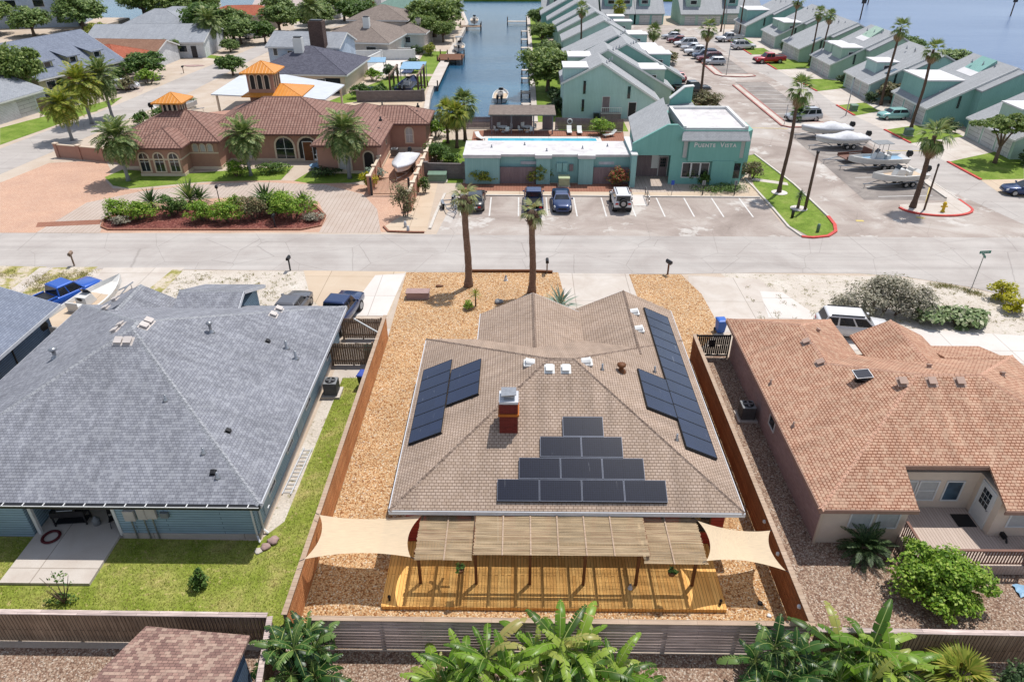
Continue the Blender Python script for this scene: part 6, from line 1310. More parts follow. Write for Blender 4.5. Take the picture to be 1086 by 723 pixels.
RM.hip(-44.3, -32.5, 75.8, 85.5, MZ, MK); RM.hip(-41.4, -35.6, 73.4, 80, MZ+.002, MK); RM.hip(-36, -19.6, 78.8, 91, MZ+.003, MK); RM.hip(-22.3, -14.8, 74.5, 90, MZ+.004, MK); RM.hip(-19.6, -10.6, 83.3, 89.5, MZ+.005, MK)
rfm = RM.build(HM, m_tile, m_tilecap, None, t=.16, capw=.3)
mb = MB()
for a, b in RM.eave:
    a = Vector(a); b = Vector(b); d = b-a; mb.frame(a-Vector((0, 0, .2)), d, UP); mb.box(0, d.length, -.0, .14, -.03, .03)
mb.build('fascia', plain('maroon_fascia', C(120, 82, 76), .6), HM)
def arch_pts(w, h, n=9):
    r = w/2; return [(-r, 0)]+[(-r*math.cos(math.pi*i/(n-1)), h-r+r*math.sin(math.pi*i/(n-1))) for i in range(n)]+[(r, 0)]
def arch(par, o, ex, w, h, pm, name='window', tw=.14, base=True, mull=True, tm=None):
    P = arch_pts(w, h); Q = arch_pts(w+2*tw, h+tw); mb = MB().frame(o, ex, UP)
    for i in range(len(P)-1): mb.slab([(P[i][0], P[i][1], .09), (P[i+1][0], P[i+1][1], .09), (Q[i+1][0], Q[i+1][1], .09), (Q[i][0], Q[i][1], .09)], .1)
    if base: mb.box(-w/2-tw, w/2+tw, -tw, -.001, -.01, .1)
    f = mb.build(name, tm or m_cream, par); mb = MB().frame(o, ex, UP); mb.poly([(q[0], q[1], .012) for q in P][::-1]); mb.slab([(q[0], q[1], .012) for q in P], .02); mb.v = mb.v[len(P):]; mb.f = [tuple(i-len(P) for i in q) for q in mb.f[1:]]; mb.build('pane', pm, f)
    if mull:
        mb = MB().frame(o, ex, UP); mb.box(-.025, .025, 0, h-.02, .014, .045); mb.box(-w/2, w/2, h*.5, h*.5+.05, .014, .04); mb.build('mullion', m_white, f)
    return f
X1 = (1, 0, 0)
for x in (-40.1, -38.5, -36.9): arch(HM, (x, 73.9, .55), X1, .95, 1.95, m_stucco if 0 else m_glass, 'arched_window'); 
for x in (-35.4, -34.6, -33.8): arch(HM, (x, 76.3, 1.95), X1, .5, .85, m_blind, 'arched_window', .1, False, False)
for x in (-43.3, -42.5, -41.6): win(HM, (x, 76.3, 1.9), X1, .55, .8, m_cream, m_blind)
arch(HM, (-31.2, 79.3, .35), X1, 1.5, 2.4, m_blind, 'arched_window'); arch(HM, (-26.6, 79.3, .1), X1, 2.0, 2.6, m_glass, 'arched_opening', .2, False); arch(HM, (-24.0, 79.3, .1), X1, 2.0, 2.6, m_black, 'arched_opening', .2, False, False)  # black pane in the last arch paints the shaded depth behind it
door(HM, (-24.0, 79.26, .1), X1, 1.0, 2.1, m_brownwood); arch(HM, (-18.9, 75.0, .45), X1, 1.25, 2.35, m_blind, 'arched_window', .14); arch(HM, (-16.3, 75.0, .1), X1, .95, 2.3, m_black, 'arched_opening', .14, False, False); arch(HM, (-13.1, 83.8, .9), X1, .8, 1.7, m_blind, 'arched_window'); win(HM, (-15.3, 80.5, 1.6), (0, 1, 0), .7, .9, m_cream)  # black pane paints the dark inside of the right-wing arch
for y in (74.95,): pass
def tower(par, x0, x1, y0, y1, z0, z1, ov, kk, nwin, wh, wz):
    mb = MB(); mb.box(x0, x1, y0, y1, z0, z1); tw = mb.build('tower', m_stucco, par); r = Roof(); r.hip(x0-ov, x1+ov, y0-ov, y1+ov, z1-.02, kk); r.build(tw, m_orange, m_orange, None, t=.14, capw=.2)
    for f in range(2):
        L = (x1-x0) if f == 0 else (y1-y0)
        for i in range(nwin):
            c = (i+.5)/nwin; o = (x0+L*(.08+.84*c), y0, z0+wz) if f == 0 else (x1, y0+L*(.08+.84*c), z0+wz); arch(tw, o, X1 if f == 0 else (0, 1, 0), L*.84/nwin*.62, wh, m_black, 'arched_opening', .1, False, False)  # tower arches are closed by black panes that paint their dark inside
    return tw
tower(HM, -32.1, -29.1, 86.3, 89.3, 4.4, 8.3, .55, .5, 3, 1.6, 2.0); tower(HM, -40.2, -38.2, 80.6, 82.6, 3.9, 6.25, .7, .5, 3, .85, 1.3)
r = Roof(); r.hip(-32.8, -25.7, 85.5, 91.5, 5.75, .28); r.build(HM, m_orange, m_orange, None, t=.14, capw=.2)
for x, y in ((-16.5, 86.6), (-12.2, 86.3), (-15.6, 80)): vent_pipe(rfm, (x, y, 4.5), m_black, .09, .35)
acunit('grey air conditioner beside the covered boat behind the mansion gate', -14.5, 81.0)
def pwall(name, lab, pts, h, piers=2.6, mat=None, cap=None):
    a = Vector((*pts[0], 0)); t = thing(name, lab, 'wall', tuple(a)); mb = MB(); cb = MB(); pb = MB()
    for p, q in zip(pts[:-1], pts[1:]):
        p = Vector((*p, 0)); q = Vector((*q, 0)); d = q-p; mb.frame(p, d, (-d.y, d.x, 0)); mb.box(0, d.length, -.09, .09, -.05, h-.15); n = max(1, round(d.length/piers)); cb.frame(p, d, (-d.y, d.x, 0)); cb.box(.0, d.length, -.13, .13, h-.15, h-.05)
        for i in range(n+1):
            x = d.length*i/n; pp = MB().frame(p, d, (-d.y, d.x, 0)); pp.box(x-.2, x+.2, -.2, .2, 0, h); pr = pp.build('pier', mat or m_pinkwall, t); pp = MB().frame(p, d, (-d.y, d.x, 0)); pp.box(x-.25, x+.25, -.25, .25, h, h+.09); pp.build('pier_cap', cap or m_cream, pr)
    mb.build('panel', mat or m_pinkwall, t); cb.build('coping', cap or m_cream, t)
pwall('garden_wall', 'pink stucco wall with cream piers right of the mansion gate', [(-10.5, 64.2), (-10.3, 82)], 1.9); pwall('garden_wall', 'pink stucco wall with cream piers left of the mansion gate', [(-15.1, 68.6), (-15.2, 75)], 1.9)
pwall('garden_wall', 'mauve wall with cream piers beside the left street', [(-53.4, 80.4), (-44.4, 78.2)], 1.6, 3, m_stucco); pwall('garden_wall', 'low grey block wall between the pink wall and the pool building', [(-10.0, 73.6), (-5.9, 73.4)], 1.7, 9, m_block, m_block)
t = thing('driveway_gate', 'arched wrought metal double gate across the mansion side drive', 'gate', (-13, 68.3, 0))
for s0, s1 in ((-14.75, -13.02), (-12.98, -11.25)):
    mb = MB(); mb.box(s0, s1, 68.28, 68.32, .12, .18); n = 14
    for i in range(n+1):
        x = s0+(s1-s0)*i/n; u = (x+13)/1.75; hh = 1.5+.3*(1-u*u); mb.box(x-.015, x+.015, 68.285, 68.315, .18, hh)
    mb.tube([(s0+(s1-s0)*i/8, 68.3, 1.5+.3*(1-((s0+(s1-s0)*i/8+13)/1.75)**2)) for i in range(9)], .03, 5); mb.build('gate_leaf', m_brownwood, t)
for x in (-14.9, -11.1): mb = MB(); mb.box(x-.1, x+.1, 68.2, 68.4, 0, 1.8); mb.build('gate_post', m_dark, t)
t = thing('fountain', 'small blue-white fountain basin beside the mansion entrance', 'fountain', (-22.3, 76.6, 0)); mb = MB().at(-22.3, 76.6, 0); mb.lathe([(.5, 0), (.95, .35), (1.0, .42), (.85, .42), (.8, .3)], 18); mb.build('basin', m_lblue, t, True); mb = MB().at(-22.3, 76.6, 0); mb.lathe([(.1, .2), (.08, .9), (.35, 1.0), (.08, 1.05), (.06, 1.5), (.25, 1.6), (.05, 1.65), (.04, 2.1)], 10); mb.build('column', m_white, t, True)
def lamp_post(lab, x, y, h, head='box', mat=None, r=.05):
    t = thing('lamp_post', lab, 'lamp', (x, y, 0)); mb = MB(); mb.tube([(x, y, -.05), (x, y, h)], [r, r*.8], 7); mb.build('post', mat or m_dark, t); mb = MB().at(x, y, h)
    mb.lathe([(.06, -.02), (.14, .05), (.16, .22), (.08, .32), (.02, .38)], 8); mb.build('lantern_head', mat or m_dark, t)
lamp_post('thin dark lamp post among the bushes of the red mulch bed', *G2(234, 219), 1.8); mailbox('black mailbox at the right end of the red mulch bed', *G2(292, 241), m_black, m_dark, 1)
for i, (x, y) in enumerate(((430, 241), (433, 246))):
    t = MB().at(*G2(x, y), 0); t.lathe([(.12, 0), (.14, .3), (.1, .55), (.05, .6)], 9); tag(t.build('utility_post', m_bluegrey, None, True), ['short pale utility post on the pink verge, farther of two', 'short pale utility post on the pink verge, nearer the road'][i], 'post')
def ubox(lab, x, y, w, d, h, mat):
    t = thing('utility_box', lab, 'utility box', (x, y, 0)); mb = MB(); mb.box(x-w/2-.1, x+w/2+.1, y-d/2-.1, y+d/2+.1, 0, .08); mb.build('plinth', m_conc, t); mb = MB(); mb.box(x-w/2, x+w/2, y-d/2, y+d/2, .08, h); c = mb.build('cabinet', mat, t, bevel=.03); mb = MB(); mb.slab([(x-w/2-.04, y-d/2-.06, h+.02), (x+w/2+.04, y-d/2-.06, h+.02), (x+w/2+.04, y+d/2+.04, h+.1), (x-w/2-.04, y+d/2+.04, h+.1)], .06); mb.build('lid', mat, t)
m_utg = plain('utility_green', C(122, 150, 130), .6, .1)
ubox('long grey-green utility box beside the pink wall', -8.7, 72.6, 1.9, .9, .85, m_utg); ubox('pale green utility box before the pool building', 4.6, 71.4, 1.1, .9, .9, plain('utility_pale', C(190, 200, 160), .6)); ubox('green utility box on the lawn at the red kerb nearer of two', 49.2, 90.6, .9, .8, .8, m_utg); ubox('green utility box on a lawn of the right-hand row, farther one', 47.3, 103.2, .9, .8, .8, m_utg)
# ================================================================ pool building and clubhouse
HP = thing('pool_building', 'long low teal building with white flat roof beside the swimming pool', 'building', (3, 74, 0))
m_tealp = boards('pool_teal_siding', C(124, 160, 158, 1.8), C(130, 166, 164, 1.8), .2, 9, True, .01, .7, .05, C(110, 154, 150, 1.85), .04)
mb = MB(); mb.prism([(-5.7, 71.8), (-2.1, 71.8), (-2.1, 72.4), (1.7, 72.4), (1.7, 71.75), (3.15, 71.75), (3.15, 72.3), (6.1, 72.3), (6.1, 71.7), (7.6, 71.7), (7.6, 72.3), (11.35, 72.3), (11.35, 76.8), (-5.7, 76.9)], 0, 2.8); mb.build('wall', m_tealp, HP)
mb = MB()
for x0, x1, y in ((-5.85, -1.95, 71.62), (1.55, 3.3, 71.57), (5.95, 7.75, 71.52)): mb.box(x0, x1, y, 72.5, 2.78, 3.12)
mb.box(-5.85, 11.35, 72.1, 77, 2.801, 3.05); mb.build('roof', m_wroofd, HP)
mb = MB(); mb.box(11.36, 11.9, 70.9, 77.2, 0, 3.35); w_ = mb.build('wing_wall', m_tealp, HP); mb = MB(); mb.box(11.3, 11.96, 70.85, 77.3, 3.35, 3.45); mb.build('coping', m_white, w_)
for x0, x1 in ((-2.05, 1.65), (7.65, 11.3)):
    mb = MB(); mb.box(x0, x1, 71.95, 72.1, 0, 1.75); mb.build('screen_wall', m_greywood, HP)
for x, z, w, h in ((4.1, 1.2, .55, .95), (4.7, 1.2, .5, .95), (5.35, 1.3, .4, .7)): mb = MB(); mb.box(x-w/2, x+w/2, 72.1, 72.29, z, z+h); mb.build('meter_box', m_tealp if w > .45 else m_greywood, HP, bevel=.02)
for x in (.9, 9): mb = MB(); mb.box(x-.8, x+.8, 72.28, 72.38, 1.95, 2.25); mb.build('vent_grille', m_bluegrey, HP)
for x, y in ((-3, 74.5), (.5, 75.4), (2.8, 73.3), (6.6, 74.2), (9.3, 75)): vent_pipe(HP, (x, y, 3.05), m_steel, .06, .3)
HC = thing('clubhouse', 'two-storey teal clubhouse with white flat roof and white lettering on its front', 'building', (18, 74, 0))
m_tealc = boards('clubhouse_siding', C(110, 158, 150, 1.65), C(114, 162, 154, 1.65), .2, 9, True, .008, .7, .04, C(102, 152, 142, 1.85), .03)
mb = MB(); mb.box(16.6, 23.0, 72.0, 80.4, 0, 5.6); mb.box(17.2, 22.4, 71.6, 72.0, 2.55, 4.74); mb.box(19.75, 22.0, 71.55, 72.0, 0, 2.6); mb.prism([(23.0, 73), (24.3, 74.6), (24.3, 77.5), (23.0, 77.5)], 0, 5.0); mb.build('wall', m_tealc, HC)
mb = MB(); mb.slab([(16.3, 71.3, 4.76), (23.2, 71.3, 4.76), (23.0, 72.2, 5.72), (16.5, 72.2, 5.72)], .1, (0, 0, -1)); mb.slab([(16.3, 71.3, 4.76), (16.5, 72.2, 5.72), (16.5, 80.6, 5.72), (16.3, 80.6, 4.76)], .1, (0, 0, -1)) if 0 else None; mb.build('mansard_fascia', m_troof, HC)
mb = MB(); mb.box(16.5, 16.8, 72.2, 80.6, 5.0, 5.95); mb.box(22.75, 23.05, 72.2, 80.6, 5.0, 5.95); mb.box(16.8, 22.75, 80.3, 80.6, 5.0, 5.95); mb.box(16.8, 22.75, 72.18, 72.42, 5.0, 5.8); mb.build('parapet', m_white, HC)
mb = MB(); mb.box(16.79, 22.76, 72.4, 80.31, 5.58, 5.66); mb.build('flat_roof', m_wroofd, HC)
mb = MB(); mb.prism([(11.9, 72.05), (15.9, 72.05), (15.9, 72.3), (11.9, 72.3)], 0, 1) if 0 else None
def xzprism(mb, pts, y0, y1):
    n = len(pts); a = sum(pts[i][0]*pts[(i+1) % n][1]-pts[(i+1) % n][0]*pts[i][1] for i in range(n))
    if a < 0: pts = pts[::-1]
    mb.add([(q[0], y0, q[1]) for q in pts]+[(q[0], y1, q[1]) for q in pts], [tuple(range(n)), tuple(range(n, 2*n))[::-1]]+[((i+1) % n, i, n+i, n+(i+1) % n) for i in range(n)]); return mb
mb = MB(); xzprism(mb, [(11.5, 3.05), (11.5, 4.25), (14.9, 6.15), (15.9, 6.15), (16.58, 5.6), (16.58, 3.05)], 71.95, 72.25); mb.prism([(15.5, 71.95), (16.6, 72.0), (16.6, 74.4), (16.2, 74.4)], 0, 3.04); mb.build('wedge_wall', m_tealc, HC)
mb = MB(); mb.slab([(11.7, 72.3, 4.1), (15.2, 72.3, 6.1), (16.45, 84.0, 6.1), (12.6, 84.0, 3.9)], .16); mb.build('roof', m_troof, HC)
mb = MB(); mb.prism([(11.95, 74.6), (16.59, 74.6), (16.59, 83.6), (12.9, 83.6)], 0, 3.5); mb.build('rear_wing', m_tealc, HC)
mb = MB(); mb.box(11.95, 15.6, 74.45, 74.59, 0, 3.0); mb.build('entry_wall', m_greywood, HC); door(HC, (15.3, 74.45, .05), X1, .9, 2.1, m_greywood, True); mb = MB(); mb.box(14.05, 14.75, 74.41, 74.44, .9, 2.3); mb.build('notice_board', m_white, HC)
mb = MB(); xzprism(mb, [(17.2, 4.9), (17.2, 6.0), (18.7, 7.3), (19.6, 7.4), (19.6, 4.9)], 83.4, 84.0); mb.box(15.6, 19.6, 80.6, 83.4, 0, 5.2); mb.build('rear_tower', m_tealc, HC); mb = MB(); xzprism(mb, [(17.1, 6.0), (17.1, 6.12), (18.65, 7.42), (19.7, 7.52), (19.7, 7.42), (18.7, 7.32)], 83.3, 84.1); mb.build('coping', m_white, HC)
mb = MB(); mb.slab([(15.4, 80.62, 5.0), (19.7, 80.62, 5.6), (19.7, 84, 5.7), (15.4, 84, 5.1)], .12); mb.build('rear_roof', m_troof, HC)
win(HC, (16.9, 71.99, 2.75), X1, .5, 1.9, m_tealc, m_blind, .04); win(HC, (22.7, 71.99, 2.75), X1, .5, 1.9, m_tealc, m_blind, .04)
for i in range(3): win(HC, (17.25+.95*i, 71.99, .7), X1, .93, 1.6, m_white, m_glass)
win(HC, (22.5, 71.99, .6), X1, .75, 1.7, m_tealc, m_glass, .05); win(HC, (16.35, 73.3, .6), (-.1, -1, 0), .6, 1.8, m_white, m_glass)
def text3d(s, name, par, x, y, z, size, mat, rz=0):
    cu = bpy.data.curves.new(name, 'FONT'); cu.body = s; cu.size = size; cu.extrude = .03; cu.offset = .014; cu.space_character = 1.12; o = bpy.data.objects.new(name, cu); COL.objects.link(o); dg = bpy.context.evaluated_depsgraph_get(); me = bpy.data.meshes.new_from_object(o.evaluated_get(dg)); bpy.data.objects.remove(o)
    me.materials.clear(); me.materials.append(mat); o = bpy.data.objects.new(name, me); COL.objects.link(o); o.parent = par; o.rotation_euler = (R90, 0, rz); q = Vector((x, y, z)); p = par
    while p is not None: q -= p.location; p = p.parent
    o.location = q; return o, max(v.co.x for v in me.vertices)
LX = 17.65
for wd_ in ('PUENTE', 'VISTA'):
    for j, chh in enumerate(wd_):
        o_, wdt = text3d(chh, 'sign_letter', HC, LX, 71.57, 4.02, .66 if j == 0 else .5, m_white); LX += wdt+.06
    LX += .42
for i, (x, lab) in enumerate(((10.95, 'left handrail of the white ramp before the clubhouse'), (12.6, 'right handrail of the white ramp before the clubhouse'))):
    t = thing('handrail', lab, 'handrail', (x, 67.2, 0)); mb = MB()
    for z in (.5, .95): mb.tube([(x, 65.8, z-.1), (x, 66.0, z), (x, 68.4, z+.05)], .035, 6)
    mb.build('rail', m_steel, t)
    for y in (65.9, 67.1, 68.3): mb = MB(); mb.tube([(x, y, -.05), (x, y, 1.0)], .035, 6); mb.build('post', m_dark, t)
mb = MB(); mb.loft([[(11.1, 65.6, .03), (12.45, 65.6, .03), (12.45, 65.6, .0), (11.1, 65.6, .0)], [(11.1, 68.3, .14), (12.45, 68.3, .14), (12.45, 68.3, .0), (11.1, 68.3, .0)]]); struct(mb.build('ramp', m_concw))
m_signblue = plain('sign_blue', C(50, 90, 190), .4, .05)
for i, (x, lab, mt) in enumerate(((15.3, 'blue sign on a post at the parking kerb, left of three', m_signblue), (18.4, 'grey sign on a post at the parking kerb, middle of three', m_grey), (21.6, 'grey sign on a post at the parking kerb, right of three', m_grey))):
    t = thing('parking_sign', lab, 'sign', (x, 68.6, 0)); mb = MB(); mb.tube([(x, 68.6, -.05), (x, 68.6, 1.5)], .06 if i else .03, 7); mb.build('post', m_steel if i == 0 else m_dark, t); mb = MB(); mb.box(x-.16, x+.16, 68.55, 68.568, 1.1, 1.55); mb.build('sign_plate', mt, t)
# pool furniture
t = thing('pool_shelter', 'grey shingle-roofed open shelter beyond the swimming pool', 'shelter', (.2, 92, 0)); mb = MB(); mb.slab([(-4.0, 90.4, 2.5), (4.5, 90.4, 2.5), (4.4, 93.4, 3.0), (-3.9, 93.4, 3.0)], .14); mb.build('roof', m_rtaupe, t)
for x in (-3.6, -1.1, 1.7, 4.1):
    mb = MB(); mb.box(x-.08, x+.08, 90.6, 90.76, 0, 2.45); mb.build('post', m_greywood, t)
mb = MB(); mb.box(-3.9, 1.6, 93.2, 93.3, 0, 1.7); mb.box(2.9, 4.3, 93.0, 93.3, 0, 2.6); mb.build('back_wall', m_greywood, t)
fence_slats('pool_fence', 'taupe board fence with a life ring beyond the pool', (4.6, 92.8), (13.2, 91.9), 1.6, m_greywood, m_greywood, None, side=-1, board_v=True); fence_slats('pool_fence', 'taupe board fence left of the pool shelter', (-9.8, 93.4), (-3.9, 93.4), 1.5, m_greywood, m_greywood, None, side=-1, board_v=True)
t = MB().at(6.4, 92.45, 1.15, 0, R90); t.loft([[((.3+.08*math.cos(w))*math.cos(a), (.3+.08*math.cos(w))*math.sin(a), .08*math.sin(w)) for w in [6.283*k/7 for k in range(7)]] for a in [6.283*i/20 for i in range(21)]], False); tag(t.build('life_ring', m_white, None, True), 'white life ring hanging on the taupe pool fence', 'life ring')
def patio_set(lab, x, y):
    t = thing('patio_table', lab+' table', 'table', (x, y, 0)); mb = MB().at(x, y, 0); mb.lathe([(.3, 0), (.06, .06), (.05, .68), (.6, .7), (.6, .74)], 14); mb.build('table_top', m_white, t)
    for k in range(4):
        a = k*1.57+.5; c = thing('patio_chair', f'white patio chair around {lab} table, one of four', 'chair', (x+1.0*math.cos(a), y+1.0*math.sin(a), 0), a, 'white chairs of '+lab+' table'); mb = MB(); mb.box(-.24, .24, -.25, .25, .4, .45)
        m1 = mb; s_ = MB(); s_.box(-.24, .24, -.25, .25, .4, .45); so_ = s_.build('seat', m_white, None); so_.parent = c; s_ = MB(); s_.box(.2, .25, -.25, .25, .5, .95); so_ = s_.build('backrest', m_white, None); so_.parent = c; s_ = MB()
        for px1 in (-.2, .2):
            for py1 in (-.2, .2): s_.box(px1-.02, px1+.02, py1-.02, py1+.02, 0, .4)
        so_ = s_.build('leg_frame', m_steel, None); so_.parent = c
patio_set('the left white shelter', -2.2, 91.6); patio_set('the right white shelter', .9, 91.7); patio_set('the white table near the shelter wall of the', 2.9, 91.5) if 0 else None
def lounger(lab, x, y, rz):
    t = thing('sun_lounger', lab, 'sun lounger', (x, y, 0), rz); s_ = MB(); s_.box(-.3, .3, -.9, .35, .3, .36); o = s_.build('seat', m_white, None); o.parent = t; s_ = MB(); s_.slab([(-.3, .35, .36), (.3, .35, .36), (.3, .9, .8), (-.3, .9, .8)], .06); o = s_.build('backrest', m_white, None); o.parent = t; s_ = MB()
    for a in (-.26, .26):
        for b in (-.8, .3): s_.box(a-.03, a+.03, b-.03, b+.03, 0, .3)
    o = s_.build('leg_frame', m_grey, None); o.parent = t
lounger('white sun lounger on the brick pool deck, left of two by the fence', 6.3, 91.1, 0); lounger('white sun lounger on the brick pool deck, right of two by the fence', 7.6, 91.0, 0); lounger('white sun lounger with raised back near the clubhouse roof', 11.3, 89.6, rad(-60)); lounger('white sun lounger left end of the pool', -5.0, 88.2, rad(30))
# lot poles, hydrant
def pole(lab, x, y, h, r, mat, name='utility_pole', arm=False):
    t = thing(name, lab, 'pole', (x, y, 0)); mb = MB(); mb.tube([(x, y, -.1), (x, y, h*.5), (x, y, h)], [r, r*.9, r*.75], 9); mb.build('shaft', mat, t, True); mb = MB().at(x, y, h); mb.lathe([(r*1.0, -.15), (r*1.0, .03), (r*.4, .1)], 9); mb.build('cap', m_dark, t)
pole('dark wooden pole standing in the grass strip beside the yucca', 27.35, 64.6, 5.7, .15, m_palmdark); pole('leaning dark pole on the red-kerbed traffic island', 38.7, 64.6, 4.5, .1, m_palmdark)
pole('thin grey lamp pole at the near end of the far traffic island', 35.2, 127.2, 6, .07, m_steel, 'lamp_pole'); pole('thin grey lamp pole beside the covered boats', 45.2, 100.5, 5, .07, m_steel, 'lamp_pole')
pole('grey mast rising beyond the far end of the right-hand row', 44.5, 168, 12, .1, m_steel, 'lamp_pole'); pole('slim sign pole beside the silver parked car', 35.0, 95.2, 2.6, .04, m_steel, 'sign_post')
t = thing('fire_hydrant', 'yellow fire hydrant on the red-kerbed traffic island', 'hydrant', (40.2, 64.1, .12)); mb = MB().at(40.2, 64.1, .12); mb.lathe([(.16, 0), (.16, .06), (.11, .08), (.11, .55), (.15, .57), (.15, .62), (.1, .75), (.03, .8)], 10); mb.tube([(-.24, 0, .42), (.24, 0, .42)], .065, 8); mb.build('barrel', plain('hydrant_yellow', C(236, 196, 40), .5), t, True)
place(t, (40.2, 64.1, .12), 0, None, 1.25)
for i, (x, y) in enumerate(((867, 246), (840, 231))):
    t = MB().at(*G2(x, y), 0); t.lathe([(.14, 0), (.15, .6), (.12, .75), (.04, .8)], 9); tag(t.build('utility_post', m_utg if i == 0 else m_dark, None, True), ['stubby green post on the grass tip by the red kerb', 'short dark post on the grass strip below the small yucca'][i], 'post')
# mid plants
grp = 'tall palms of the parking lot'
FP = Proto(fan_palm('palm_tree', 'tall slim palm standing between the clubhouse tower and the parked cars', 10.2, .19, 18, .95, 18, L_palm, False, .55, None, m_palmdark, -.6))
FP.put((26.0, 106.0, 0), .3, None, 1.02, grp); FP.put((26.4, 69.4, 0), 1.7, 'tall slim palm rising from the white ring on the grass strip', 1.0, grp)
FP.put((50.8, 93.2, 0), 2.2, 'tall palm with a bushy crown in front of the mint car', (1.05, 1.05, .96), grp); FP.put((52.6, 106.6, 0), 3.9, 'tallest palm on the lawns of the right-hand row, with its head above the water', (1.05, 1.05, 1.02), grp)
FP.put((52.6, 136.6, 0), .9, 'tall palm before the middle gables of the right-hand row, left of a close pair', .86, grp); FP.put((53.6, 134.2, 0), 4.9, 'tall palm before the middle gables of the right-hand row, right of a close pair', .84, grp); FP.put((53, 149.6, 0), 2.9, 'slim palm standing alone against the water at the far right-hand row', .92, grp)
FP.put((46, 176, 0), 1.1, 'palm with a brown skirt before the far end buildings, left of two', .98, grp); FP.put((49.4, 173, 0), 5.1, 'palm with a brown skirt before the far end buildings, right of two', .94, grp); FP.put((10.6, 134, 0), 1.9, 'thin tall palm rising from among the left-hand row of houses', .95, grp)
place(fan_palm('palm_tree', 'leaning palm with a big ragged crown on the red-kerbed island', 6.9, .26, 19, 1.2, 20, L_palm, False, .7, None, m_palmdark, -.7), (37.9, 65.2, .1))
for i, (x, y, h) in enumerate(((37.3, 97.3, 1.0), (38.0, 98.0, 1.6))): place(fan_palm('fan_palm', ['short leafy fan palm at the tip of the traffic island', 'short leafy fan palm beside the silver car, taller of two'][i], h, .13, 18, .8, 0, L_mid, False, .5, None, m_palmdark, -.3), (x, y, .1))
for i, (x, y) in enumerate(((26.4, 69.4), (26.9, 65.0))):
    mb = MB().at(x, y, .02); mb.lathe([(.75, 0), (.8, .05), (.7, .08)], 16); struct(mb.build('stone_ring', m_concw))
place(rosette('yucca', 'branching yucca on the white stone ring in the grass strip', 60, .55, .07, L_dark, 1.0, -.5, 1.4, 'plant', .12), (26.8, 65.0, 0), 0, None, 1.3)
QP = Proto(feather_palm('palm_tree', 'feathery palm at the driveway corner of the mansion, leftmost of its front', 4.6, .19, 58, 2.75, L_palm, .8, None, m_grey, -.85, (.0, 0), 1.1, .075)); g2 = 'feathery palms along the mansion'
QP.put((-41.5, 72.3, 0), 0, None, 1.0, g2); QP.put((-29.1, 74.2, 0), 2, 'feathery palm at the bend of the mansion front lawn', .93, g2); QP.put((-18.2, 73.4, 0), 4, 'feathery palm before the right wing of the mansion', 1.08, g2)
QP.put((-55.6, 87.2, 0), 1, 'feathery palm on the street behind the mauve wall, nearest of three', (1, 1, .95), g2, {'palm_leaves': L_palmy}); QP.put((-57.2, 95.0, 0), 3, 'yellowish feathery palm on the street, highest of three', (1.1, 1.1, 1.15), g2, {'palm_leaves': L_palmy}); QP.put((-55.9, 98.0, 0), 5, 'dark feathery palm on the street beside the white hatchback', (1, 1, 1.2), g2)
QP.put((-61, 149.5, 0), 2.5, 'feathery palm in the trees far up the left street', 1.2, g2); QP.put((-46.5, 171, 0), 2.5, 'dark feathery palm on the bend of the left street', 1.25, g2); QP.put((-75, 108, 0), .5, 'feathery palm at the left frame edge beside the picket fence', (.8, .8, 1.2), g2)
FS = Proto(fan_palm('palm_tree', 'short full fan palm left of the swimming pool, front of a clump', 4.0, .2, 34, 1.15, 8, L_palmy, False, .7, None, m_palmdark, -.9)); g3 = 'fan palms of the pool garden'
FS.put((-7.6, 84.6, 0), 0, None, 1.0, g3); FS.put((-8.8, 86.6, 0), 2, 'short full fan palm left of the swimming pool, left of a clump', .95, g3); FS.put((-6.8, 87.6, 0), 4, 'short full fan palm left of the swimming pool, tallest of a clump', 1.12, g3, {'sunlit_palm_leaves': L_palm}); FS.put((26.2, 150.1, 0), 1, 'full round fan palm behind the left-hand row of houses', .95, g3, {'sunlit_palm_leaves': L_palm}); FS.put((23.2, 193 if 0 else 183, 0), 3, 'round palm before the far end buildings', 1.1, g3)
g4 = 'rounded bushes of the red mulch bed'
def bushset(lst, grp=None):
    for lab, (a, b), r, h, lm, n, sz in lst:
        q = G2(a, b); r *= 1.4; h *= 1.4; n = int(n*2.2); place(bush('bush', lab, [(-r*.3, 0, h*.45, r*.75, r*.7, h*.55), (r*.35, r*.1, h*.42, r*.7, r*.65, h*.5), (0, -r*.2, h*.55, r*.6, r*.55, h*.45)], n, sz, lm, grp), (q[0], q[1], 0))
bushset([('bright lime bush at the left end of the red mulch bed', (128, 231), 1.1, 1.3, L_bright, 900, .2), ('bright lime bush second from the left in the red mulch bed', (150, 233), 1.2, 1.3, L_bright, 900, .2), ('olive bush beside the spiky plant in the red mulch bed', (186, 228), 1.1, 1.4, L_mid, 900, .2), ('olive-green round bush left of the lamp post', (217, 234), 1.35, 1.4, L_bright, 1200, .18), ('light green round bush right of the lamp post', (243, 235), 1.3, 1.4, L_bright, 1200, .18), ('olive bush right of the light green round bush', (270, 232), 1.2, 1.6, L_olive, 1000, .18), ('brightest lime bush near the right end of the red mulch bed', (310, 232), 1.6, 1.9, L_bright, 1500, .2), ('dull green shrub between the olive bush and the lime bush', (290, 226), 1.2, 1.5, L_mid, 900, .2), ('silvery tuft at the right end of the red mulch bed', (332, 234), .8, .6, L_grey, 500, .15), ('silvery tuft at the left end of the red mulch bed', (129, 238), .7, .6, L_grey, 400, .15), ('small lime bush behind the mulch bed beside the lamp post', (250, 221), .8, 1.0, L_bright, 500, .18)], g4)
